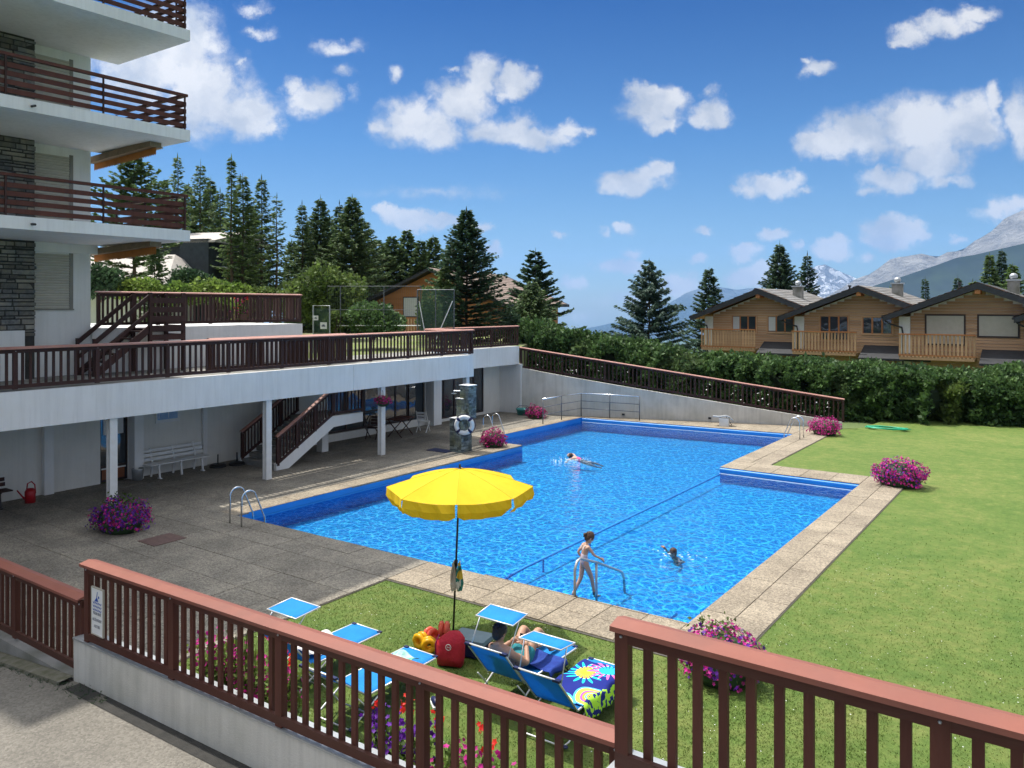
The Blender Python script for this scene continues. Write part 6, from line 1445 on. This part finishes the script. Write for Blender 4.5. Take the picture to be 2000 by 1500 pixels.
# palm towel over the second lounger
def towelmat():
    t = NT('palm_towel'); geo = t.n('ShaderNodeTexCoord'); P = geo.outputs['Object']
    sp = t.n('ShaderNodeSeparateXYZ', {0: P}); n = t.n('ShaderNodeTexNoise', {'Vector': P, 'Scale': 7., 'Detail': 2.})
    def comb(a, b): 
        c = t.n('ShaderNodeCombineXYZ'); t.l(a, c.inputs[0]); t.l(b, c.inputs[1]); return c.outputs[0]
    # rainbow arches: rings round two centres; palm: star of rays
    base = (.02,.03,.20,1); out = None
    def dist(cx, cy):
        v = t.n('ShaderNodeVectorMath', {0: comb(sp.outputs['X'], sp.outputs['Y']), 1: (cx,cy,0)}, operation='DISTANCE'); return v.outputs['Value']
    cur = None
    def over(mask, col, cur):
        m = t.n('ShaderNodeMix', {'Factor': mask}, data_type='RGBA')
        if isinstance(cur, tuple): m.inputs[6].default_value = cur
        else: t.l(cur, m.inputs[6])
        if isinstance(col, tuple): m.inputs[7].default_value = col
        else: t.l(col, m.inputs[7])
        return m.outputs[2]
    cur = base
    for (cx, cy, r0, r1, ) in ((-.05,.50,.0,.30),(.33,.88,.0,.26)):
        d = dist(cx,cy); mk = t.n('ShaderNodeMath', {0: d, 1: r1}, operation='LESS_THAN').outputs[0]
        rp = t.n('ShaderNodeMapRange', {'Value': d, 'From Min': .02, 'From Max': r1}); cr = t.n('ShaderNodeValToRGB', {0: rp.outputs[0]}); cr.color_ramp.interpolation = 'CONSTANT'
        cols = [(.85,.08,.30),(.95,.75,.05),(.15,.65,.45),(.95,.35,.05),(.9,.1,.4),(.35,.75,.1),(.95,.8,.1),(.1,.5,.75)]
        e = cr.color_ramp.elements; e[0].color = (*cols[0],1); e[1].position = 1/8; e[1].color = (*cols[1],1)
        for i in range(2,8): x = e.new(i/8); x.color = (*cols[i],1)
        cur = over(mk, cr.outputs[0], cur)
    for (cx, cy, rr, ca, cb_) in ((-.10,1.42,.34,(.95,.55,.05,1),(.02,.55,.72,1)),(.14,1.66,.34,(.03,.55,.75,1),(.9,.15,.4,1))):
        v = t.n('ShaderNodeVectorMath', {0: P, 1: (cx,cy,0)}, operation='SUBTRACT'); s2 = t.n('ShaderNodeSeparateXYZ', {0: v.outputs[0]})
        an = t.n('ShaderNodeMath', {0: s2.outputs['Y'], 1: s2.outputs['X']}, operation='ARCTAN2'); sn = t.n('ShaderNodeMath', {0: t.n('ShaderNodeMath', {0: an.outputs[0], 1: 15.}, operation='MULTIPLY').outputs[0]}, operation='SINE')
        d = dist(cx,cy); lim = t.n('ShaderNodeMath', {0: sn.outputs[0], 1: rr*.38, 2: rr*.55}, operation='MULTIPLY_ADD'); mk = t.n('ShaderNodeMath', {0: d, 1: lim.outputs[0]}, operation='LESS_THAN').outputs[0]
        k2 = t.n('ShaderNodeMath', {0: d, 1: rr*.42}, operation='LESS_THAN').outputs[0]
        cur = over(mk, over(k2, ca, cb_), cur)
    # green wavy border on the near side
    wv = t.n('ShaderNodeMath', {0: n.outputs['Fac'], 1: .22, 2: .20}, operation='MULTIPLY_ADD'); mk = t.n('ShaderNodeMath', {0: sp.outputs['X'], 1: wv.outputs[0]}, operation='GREATER_THAN').outputs[0]
    n2 = t.n('ShaderNodeTexNoise', {'Vector': P, 'Scale': 13., 'Detail': 1.}); k3 = t.n('ShaderNodeMath', {0: n2.outputs['Fac'], 1: .5}, operation='GREATER_THAN').outputs[0]
    cur = over(mk, over(k3, (.02,.03,.18,1), (.40,.72,.06,1)), cur)
    bs = t.n('ShaderNodeBsdfPrincipled', {'Roughness': .95, 'Specular IOR Level': .1}); t.l(cur, bs.inputs['Base Color']); t.l(bs.outputs[0], t.out.inputs[0]); return t.m
def drape(name, label, x, y, x0, x1, y0, y1, z, m, side=.28, seed=1, folds=.012, cat='towel'):
    rg = np.random.RandomState(seed); nx, ny = 26, 34; vs = []
    for j in range(ny+1):
        for i in range(nx+1):
            u_ = x0+(x1-x0)*i/nx; v_ = y0+(y1-y0)*j/ny; zz = z+folds*math.sin(v_*13+u_*5+seed)+folds*.7*math.sin(u_*17-v_*6)
            if abs(u_) > .33: o_ = abs(u_)-.33; uu = math.copysign(.33+.06*math.tanh(o_*8)+.01*math.sin(v_*22), u_); zz = z-o_*.95+.01*math.sin(v_*19)
            else: uu = u_
            vs.append((uu, v_, zz))
    q = MB(); q.add(vs, [(j*(nx+1)+i,j*(nx+1)+i+1,(j+1)*(nx+1)+i+1,(j+1)*(nx+1)+i) for j in range(ny) for i in range(nx)]); o = q.build(name, m, None, smooth=True, loc=(x,y,0))
    s_ = o.modifiers.new('thickness','SOLIDIFY'); s_.thickness = .008; return tag(o, label, cat)
drape('beach_towel', 'navy beach towel with palms and rainbow arches draped on a lounger', -5.43, 8.10, -.36, .56, .62, 1.80, .375, towelmat())
drape('beach_towel', 'plain dark blue towel under the man\'s legs', -6.30, 8.32, -.30, .42, .95, 1.42, .372, mat('navy_towel', (.012,.03,.20), (.02,.06,.30), 7, .95), seed=3)
drape('white_cloth', 'crumpled white cloth spread on the lounger with the raised shade', -9.15, 7.02, -.30, .18, .62, 1.30, .40, mat('white_cloth', (.55,.53,.50), (.72,.70,.68), 9, .9), seed=5, folds=.04, cat='cloth')
drape('green_towel', 'crumpled mint and teal towel on the far end of the lounger without shade', -7.85, 6.86, -.24, .22, 1.15, 1.62, .395, mat('mint_towel', (.30,.68,.48), (.02,.22,.22), 9, .9, c3=(.62,.70,.66), sc3=7), seed=6, folds=.035)
# ------------------------------------------------------------------ bag, armbands, cool box, shoes
bg = thing('beach_bag', 'red beach bag with a white round emblem standing on the grass', 'bag', (-7.74,9.30,0), R(22)); bg.scale = (.9,.9,.95)
q = MB(); vs = []; n = 16
for j, (z, sx, sy) in enumerate(((0,.22,.11),(.12,.24,.12),(.3,.245,.11),(.44,.25,.07),(.49,.22,.03),(.53,.17,.012))):
    for k in range(n):
        a = 2*math.pi*k/n; vs.append((sx*abs(math.cos(a))**.6*(1 if math.cos(a) > 0 else -1)+.01*math.sin(5*a+j), sy*abs(math.sin(a))**.8*(1 if math.sin(a) > 0 else -1), z+.012*math.sin(3*a+j)-(.12*max(0,-math.cos(a))*(z>.4))))
q.add(vs, [(j*n+k,j*n+(k+1)%n,(j+1)*n+(k+1)%n,(j+1)*n+k) for j in range(5) for k in range(n)]+[tuple(range(n))[::-1],tuple(5*n+k for k in range(n))]); q.build('body', mat('red_bag_cloth', (.42,.012,.028), (.55,.02,.045), 8, .6, .5, 25), bg, smooth=True)
q = MB(); q.tube([(.045*math.cos(a),-.125,.31+.045*math.sin(a)) for a in [2*math.pi*k/20 for k in range(21)]], .006, 5); q.tube([(-.018,-.125,.325),(-.022,-.125,.30),(0,-.125,.31),(.02,-.125,.32),(.018,-.125,.295)], .005, 5); q.build('emblem', M['bwhite'], bg)
tube_obj('strap', [(-.2,.0,.45),(-.26,-.02,.3),(-.24,-.05,.1)], .012, M['petd'], bg)
for i, (x, y, z, m, lab, rz) in enumerate(((-8.52,9.50,.0,'ary','left yellow inflatable armband','0'),(-8.30,9.44,.0,'ary','right yellow inflatable armband','1'),(-8.52,9.74,.0,'arr','coral inflatable armband beside the yellow pair','2'),(-8.34,9.86,.10,'arr','coral inflatable armband lying on top of the other','3'))):
    if m not in M: M[m] = mat('yellow_vinyl' if m == 'ary' else 'coral_vinyl', (.80,.42,.01) if m == 'ary' else (.80,.13,.08), (.88,.52,.02) if m == 'ary' else (.86,.18,.12), 6, .25, 0, 1, trans=.25)
    a_ = thing('armband', lab, 'armband', (x,y,z), i*.7, 'inflatable armbands beside the red bag'); q = MB()
    for kk in (-.045,.045):
        q.tube([(.085*math.cos(t),kk,.10+.085*math.sin(t)) for t in [2*math.pi*k/14 for k in range(15)]], [.040+.006*math.sin(3*k) for k in range(15)], 8)
    q.build('tube', M[m], a_, smooth=True)
cb_ = thing('cool_box', 'grey-blue cool box with a dark base behind the red bag', 'cool box', (-7.72,9.80,0), R(10))
q = MB(); q.prism([(-.24,-.17),(.24,-.17),(.26,-.15),(.26,.15),(.24,.17),(-.24,.17),(-.26,.15),(-.26,-.15)],0,.20); q.build('body', M['navy'], cb_)
q = MB(); q.prism([(-.27,-.20),(.27,-.20),(.29,-.18),(.29,.18),(.27,.20),(-.27,.20),(-.29,.18),(-.29,-.18)],.20,.27); q.build('lid', mat('blue_grey_plastic', (.16,.24,.30), (.20,.29,.36), 4, .5), cb_)
for i, (x, y, rz) in enumerate(((-7.42,8.30,.5),(-7.12,8.22,.9))):
    s_ = thing('sneaker', 'white and blue sneaker on the grass, '+('left' if i == 0 else 'right')+' one of the pair', 'shoe', (x,y,0), rz, 'pair of sneakers on the grass')
    q = MB(); q.prism([(-.045,-.13),(.045,-.13),(.055,.05),(.03,.15),(-.03,.15),(-.05,.05)],0,.03); q.build('sole', M['bwhite'], s_)
    q = MB(); q.ell((0,-.03,.06),(.045,.10,.055),10,6); q.ell((0,.07,.045),(.042,.07,.035),10,6); q.build('upper', M['navy'] if i else mat('grey_blue_mesh', (.2,.3,.38), None, 3, .8), s_, smooth=True)
# ------------------------------------------------------------------ people
def body(name, joints, edges, mats, parent, root=0, sub=2, extra=None):
    me = bpy.data.meshes.new(name); me.from_pydata([j[0] for j in joints], edges, []); ob = link(name, me)
    sk = ob.modifiers.new('skin','SKIN'); sk.use_smooth_shade = True; ob.modifiers.new('sub','SUBSURF').levels = sub; ob.modifiers['sub'].render_levels = sub
    for i, j in enumerate(joints):
        r = j[1]; me.skin_vertices[0].data[i].radius = (r, r) if isinstance(r,(int,float)) else r
        me.skin_vertices[0].data[i].use_root = (i == root)
    dg = bpy.context.evaluated_depsgraph_get(); ev = ob.evaluated_get(dg); m2 = bpy.data.meshes.new_from_object(ev)
    bpy.data.objects.remove(ob)
    if extra:
        V = [tuple(v.co) for v in m2.vertices]; Fc = [tuple(p.vertices) for p in m2.polygons]; o0 = len(V); V += [tuple(v) for v in extra.v]; Fc += [tuple(i+o0 for i in f) for f in extra.f]
        m2 = bpy.data.meshes.new(name); m2.from_pydata(V, [], Fc)
    m2.materials.clear(); m2.materials.append(mats); m2.polygons.foreach_set('use_smooth', [True]*len(m2.polygons)); m2.update()
    return link(name, m2, parent)
def head_parts(c, s, rot):
    """head about .23*s tall, facing local -Y before rot"""
    q = MB(); V = Vector(c)
    def e(p, r): q.ell(tuple(V+rot@(Vector(p)*s)), tuple(x*s for x in r), 14, 10, rot)
    e((0,0,0),(.076,.094,.108)); e((0,-.022,-.055),(.058,.066,.062))
    e((0,-.098,-.012),(.011,.016,.022)); e((0,-.088,-.052),(.022,.010,.007)); e((0,-.090,-.060),(.020,.010,.007)); e((0,-.080,-.092),(.022,.016,.016))
    for x in (-1,1): e((.078*x,.008,-.012),(.010,.020,.030)); e((.030*x,-.078,.012),(.020,.014,.008))
    return q
def eyes(c, s, rot, parent):
    q = MB()
    for x in (-1,1): q.ell(tuple(Vector(c)+rot@(Vector((.030*x,-.087,.004))*s)), (.011*s,.007*s,.006*s), 8, 6, rot)
    q.build('eyes', M['hair'], parent)
def hair_cap(c, s, rot, m, parent, grow=1.0, back=0.):
    q = MB(); V = Vector(c); n, k = 18, 12; vs = []; rg = random.Random(5)
    pts = []
    q.ell(tuple(V+rot@(Vector((0,.016,.026))*s)), (.086*s*grow,.098*s*grow,.100*s*grow), 16, 10, rot); q.ell(tuple(V+rot@(Vector((0,.045,-.02))*s)), (.074*s,.062*s,.085*s), 14, 8, rot)
    for i in range(46):
        d = Vector((rg.gauss(0,1), rg.gauss(.3,1), abs(rg.gauss(.5,.7)))).normalized(); p = Vector((0,.016,.026))+Vector((d.x*.082,d.y*.094,d.z*.096)); t = Vector((rg.gauss(0,1),rg.gauss(0,1),rg.gauss(0,1))).normalized()*.02
        q.tube([V+rot@((p-t)*s), V+rot@((p+d*.012)*s), V+rot@((p+t)*s)], [.002*s,.007*s,.002*s], 5)
    return q.build('hair', m, parent, smooth=True)
def hand(wr, d, palm_n, s, curl=.5, thumb=1):
    """palm and five fingers as chains, returned for merging"""
    q = MB(); wr = Vector(wr); d = Vector(d).normalized(); nrm = Vector(palm_n).normalized(); nrm = (nrm-d*nrm.dot(d)).normalized(); sd = d.cross(nrm)
    q.tube([wr-d*.01*s, wr+d*.03*s, wr+d*.075*s], [.024*s,.034*s,.036*s], 8)
    for i, ln in enumerate((.062,.072,.068,.052)):
        o_ = (i-1.5)*.019*s; p0 = wr+d*.075*s+sd*o_; d1 = (d+nrm*curl).normalized(); d2 = (d+nrm*curl*2.6).normalized()
        q.tube([p0-d*.02*s, p0+d1*ln*.45*s, p0+d1*ln*.45*s+d2*ln*.3*s, p0+d1*ln*.45*s+d2*ln*.5*s+nrm*ln*curl*.25*s], [.0105*s,.0095*s,.0085*s,.006*s], 6)
    p0 = wr+d*.025*s-sd*.03*s*thumb; q.tube([p0, p0+(d-sd*thumb*.9+nrm*.3)*.035*s, p0+(d*1.6-sd*thumb*.8+nrm*.8)*.042*s], [.013*s,.011*s,.008*s], 6)
    return q
# man resting on the lounger, knees drawn up, phone in his hands
mp_ = thing('person', 'dark-haired shirtless man lying on the lounger with a phone', 'person', (-6.36,8.32,0))
J = [((0,.78,.47),(.135,.11)),((0,.62,.55),(.125,.10)),((-.01,.47,.67),(.15,.105)),((-.015,.39,.77),(.135,.09)),((-.02,.36,.84),.052),((-.04,.37,.89),.048),
     ((-.17,.40,.76),.062),((-.27,.60,.58),.044),((-.14,.82,.70),.030),
     ((.15,.40,.74),.062),((.26,.62,.56),.044),((.10,.84,.69),.030),
     ((-.09,.84,.46),.090),((-.20,1.20,.76),.062),((-.16,1.44,.46),.042),((-.14,1.47,.40),.032),
     ((.09,.84,.46),.090),((.04,1.22,.78),.062),((.08,1.46,.46),.042),((.08,1.49,.40),.032)]
E_ = [(0,1),(1,2),(2,3),(3,4),(4,5),(3,6),(6,7),(7,8),(3,9),(9,10),(10,11),(0,12),(12,13),(13,14),(14,15),(0,16),(16,17),(17,18),(18,19)]
hrot = Matrix.Rotation(math.pi,3,'Z')@Matrix.Rotation(R(28),3,'X')
hc = (-.05,.42,.975)
ex = head_parts(hc, 1.06, hrot)
for (w_, s_) in (((-.14,.82,.70),1),((.10,.84,.69),-1)):
    h_ = hand(w_, (.5*s_,.55,.35), (.3*s_,.8,-.1), 1.0, .6, s_); ex.add(h_.v, h_.f)
for (x, y) in ((-.14,1.47),(.08,1.49)): ex.ell((x,y+.08,.40),(.045,.12,.035),10,6); ex.ell((x,y+.17,.395),(.042,.05,.024),10,6)
body('body', J, E_, M['skin'], mp_, extra=ex); eyes(hc,1.06,hrot,mp_); hair_cap(hc,1.06,hrot,M['hair'],mp_,1.05)
J2 = [((0,.78,.47),(.150,.128)),((0,.68,.52),(.138,.112)),((-.10,.88,.49),.104),((-.145,1.02,.61),.096),((.09,.88,.49),.104),((.075,1.03,.62),.096)]
body('swim_shorts', J2, [(0,1),(0,2),(2,3),(0,4),(4,5)], mat('teal_shorts', (.01,.15,.19), (.02,.22,.26), 8, .8), mp_)
q = MB(); q.bar((-.045,.90,.77),(.055,.90,.77),.012,.075); q.build('phone', M['black'], mp_)
q = MB(); q.ell((.19,.50,.60),(.030,.045,.05),10,7); q.build('tattoo', mat('tattoo_ink', (.10,.07,.06), (.25,.15,.10), 40, .6), mp_)
# child going down the steps, hand on the rail
ch_ = thing('person', 'child in a pale swimsuit stepping down into the pool by the handrail', 'person', (-7.93,13.62,-.33), R(-34))
J = [((0,.0,.70),(.085,.075)),((0,-.01,.80),(.072,.060)),((0,.01,.93),(.088,.062)),((0,.035,1.02),(.085,.055)),((0,.05,1.07),.034),((0,.07,1.11),.032),
     ((-.105,.03,1.02),.036),((-.15,-.07,.86),.026),((-.13,.02,.74),.018),
     ((.105,.04,1.01),.036),((.15,.14,.86),.026),((.175,.27,.79),.018),
     ((-.05,-.01,.66),.064),((-.055,-.05,.38),.044),((-.055,-.20,.12),.030),((-.055,-.24,.05),.024),
     ((.05,.01,.66),.064),((.055,.13,.40),.044),((.055,.18,.12),.030),((.055,.18,.04),.026)]
hrot = Matrix.Rotation(math.pi,3,'Z')@Matrix.Rotation(R(38),3,'X'); hc = (0,.115,1.17)
ex = head_parts(hc,.92,hrot)
h_ = hand((.175,.27,.79),(.05,.9,-.45),(0,-.2,-1),.78,.7,1); ex.add(h_.v,h_.f); h_ = hand((-.13,.02,.74),(.0,.25,-1),(1,0,0),.78,.3,1); ex.add(h_.v,h_.f)
for (x,y,z) in ((-.055,-.20,.03),(.055,.25,.02)): ex.ell((x,y,z),(.032,.085,.026),10,6)
body('body', J, E_, M['skin2'], ch_, extra=ex); eyes(hc,.92,hrot,ch_); hair_cap(hc,.92,hrot,M['hairb'],ch_,1.06)
q = MB(); q.ell((0,.02,1.20),(.0,.0,.0),4,3)
q = MB(); c0 = Vector(hc)+hrot@Vector((0,.10,.03)); q.tube([c0, c0+Vector((0,-.05,-.01)), c0+Vector((0,-.07,-.06))], [.022,.032,.012], 8); q.build('hair_knot', M['hairb'], ch_, smooth=True)
J2 = [((0,.0,.69),(.094,.086)),((0,-.01,.80),(.079,.067)),((0,.01,.92),(.094,.069)),((-.05,-.01,.65),.071),((.05,.01,.65),.071)]
body('swimsuit', J2, [(0,1),(1,2),(0,3),(0,4)], mat('lilac_white_swimsuit', (.58,.55,.62), (.66,.62,.66), 30, .8, c3=(.55,.35,.45), sc3=14), ch_)
q = MB()
for x in (-.05,.05): q.tube([(x,.075,.97),(x*1.2,.06,1.045),(x,-.02,1.03),(x,-.06,.96)], .010, 6)
q.build('strap', M['bwhite'], ch_)
# swimmer with one arm lifted
s1 = thing('person', 'swimmer with wet brown hair and one arm lifted in the shallow water', 'person', (-7.62,17.15,WL-.16), R(150)); s1.rotation_euler.x = R(16); s1.scale = (.85,.85,.85)
J = [((0,-.55,-.16),(.12,.09)),((0,-.30,-.12),(.11,.08)),((0,-.08,-.06),(.13,.08)),((0,.02,.02),.05),((-.14,-.06,-.04),.045),((-.38,.05,-.06),.032),((-.50,.20,-.10),.024),((.14,-.05,0),.045),((.25,.04,.06),.034),((.22,.18,.15),.026),((-.07,-.62,-.18),.07),((-.10,-1.0,-.2),.05),((.07,-.62,-.18),.07),((.12,-1.0,-.24),.05)]
E2 = [(0,1),(1,2),(2,3),(2,4),(4,5),(5,6),(2,7),(7,8),(8,9),(0,10),(10,11),(0,12),(12,13)]
hrot = Matrix.Rotation(R(150),3,'Z')@Matrix.Rotation(R(25),3,'X'); hc = (0,.06,.11); ex = head_parts(hc,1.0,hrot); h_ = hand((.22,.18,.15),(-.1,.8,.3),(0,1,0),1.,.3,1); ex.add(h_.v,h_.f); h_ = hand((-.50,.20,-.10),(-.6,.7,0),(0,0,-1),1.,.2,1); ex.add(h_.v,h_.f)
body('body', J, E2, M['skin'], s1, extra=ex); eyes(hc,1.,hrot,s1); hair_cap(hc,1.,hrot,M['hairb'],s1,1.03)
# swimmer in pink on the far side
s2 = thing('person', 'swimmer in a pink top floating in the far part of the pool', 'person', (-15.25,25.4,WL-.03), R(100)); s2.rotation_euler.x = R(10); s2.scale = (.82,.82,.82)
J = [((0,-.50,-.02),(.13,.09)),((0,-.28,.02),(.12,.09)),((0,-.05,.04),(.15,.10)),((0,.08,.06),.05),((-.16,-.03,.03),.05),((-.42,.10,.0),.035),((-.62,.05,-.05),.026),((.16,-.03,.05),.05),((.36,.16,.10),.036),((.52,.34,.04),.026),((-.08,-.6,-.03),.08),((-.14,-.95,-.03),.055),((-.16,-1.25,-.05),.035),((.08,-.6,-.03),.08),((.16,-.92,.0),.055),((.22,-1.2,.0),.035)]
E2 = [(0,1),(1,2),(2,3),(2,4),(4,5),(5,6),(2,7),(7,8),(8,9),(0,10),(10,11),(11,12),(0,13),(13,14),(14,15)]
hrot = Matrix.Rotation(math.pi,3,'Z')@Matrix.Rotation(R(-40),3,'X'); hc = (0,.20,.10); ex = head_parts(hc,1.05,hrot); h_ = hand((.52,.34,.04),(.5,.8,-.2),(0,0,-1),1.,.2,1); ex.add(h_.v,h_.f); h_ = hand((-.62,.05,-.05),(-.9,.1,-.2),(0,0,-1),1.,.2,1); ex.add(h_.v,h_.f)
for (x,y) in ((-.16,-1.25),(.22,-1.2)): ex.ell((x,y-.08,-.03),(.04,.11,.035),10,6)
body('body', J, E2, M['skin2'], s2, extra=ex); eyes(hc,1.05,hrot,s2); hair_cap(hc,1.05,hrot,M['hairb'],s2,1.03)
J2 = [((0,-.48,-.02),(.14,.102)),((0,-.28,.02),(.13,.10)),((0,-.05,.045),(.158,.11))]
body('swim_top', J2, [(0,1),(1,2)], mat('pink_lycra', (.78,.05,.20), (.85,.12,.28), 8, .5), s2)
# foam round the swimmers: small bright ripples standing on the water
for (px_, py_, n, lab, r) in ((-15.25,25.3,90,'broken white ripples round the swimmer in pink',1.0),(-7.55,17.05,36,'small ripples round the swimmer in the shallow part',.8)):
    rg = random.Random(n); q = MB()
    for k in range(n):
        a = rg.uniform(0,6.28); rr = r*(.25+.75*rg.random()**1.3); l = rg.uniform(.02,.07); x = px_+rr*math.cos(a); y = py_+rr*math.sin(a); d = Vector((-math.sin(a),math.cos(a),0)); o_ = Vector((math.cos(a),math.sin(a),0))
        c = Vector((x,y,WL)); q.add([c-d*l,c-o_*.008+Vector((0,0,.012)),c+d*l,c+o_*.012+Vector((0,0,.001))],[(0,3,2,1)])
    tag(q.build('splash_foam', M['poolwhite']), lab, 'foam', kind='stuff')

rg = np.random.RandomState(77); n = 1500; P = np.stack([np.where(rg.rand(n) < .5, rg.uniform(-11,-3,n), rg.uniform(-4,7,n)), rg.uniform(5.6,19,n), rg.uniform(.0,.03,n)],1)
keep = ((P[:,1] < 11.4) | (P[:,0] > -4.2)); P = P[keep]; n = len(P); a = rg.uniform(0,6.28,n); s_ = rg.uniform(.006,.013,n)[:,None]
V = np.stack([P+np.stack([np.cos(a+t),np.sin(a+t),np.zeros(n)],1)*s_ for t in (0,2.1,4.2)],1).reshape(-1,3)
tag(npmesh('daisies', V, np.arange(3*n).reshape(-1,3), M['bwhite']), 'tiny white clover and daisy heads scattered in the lawn', 'wildflowers', kind='stuff')
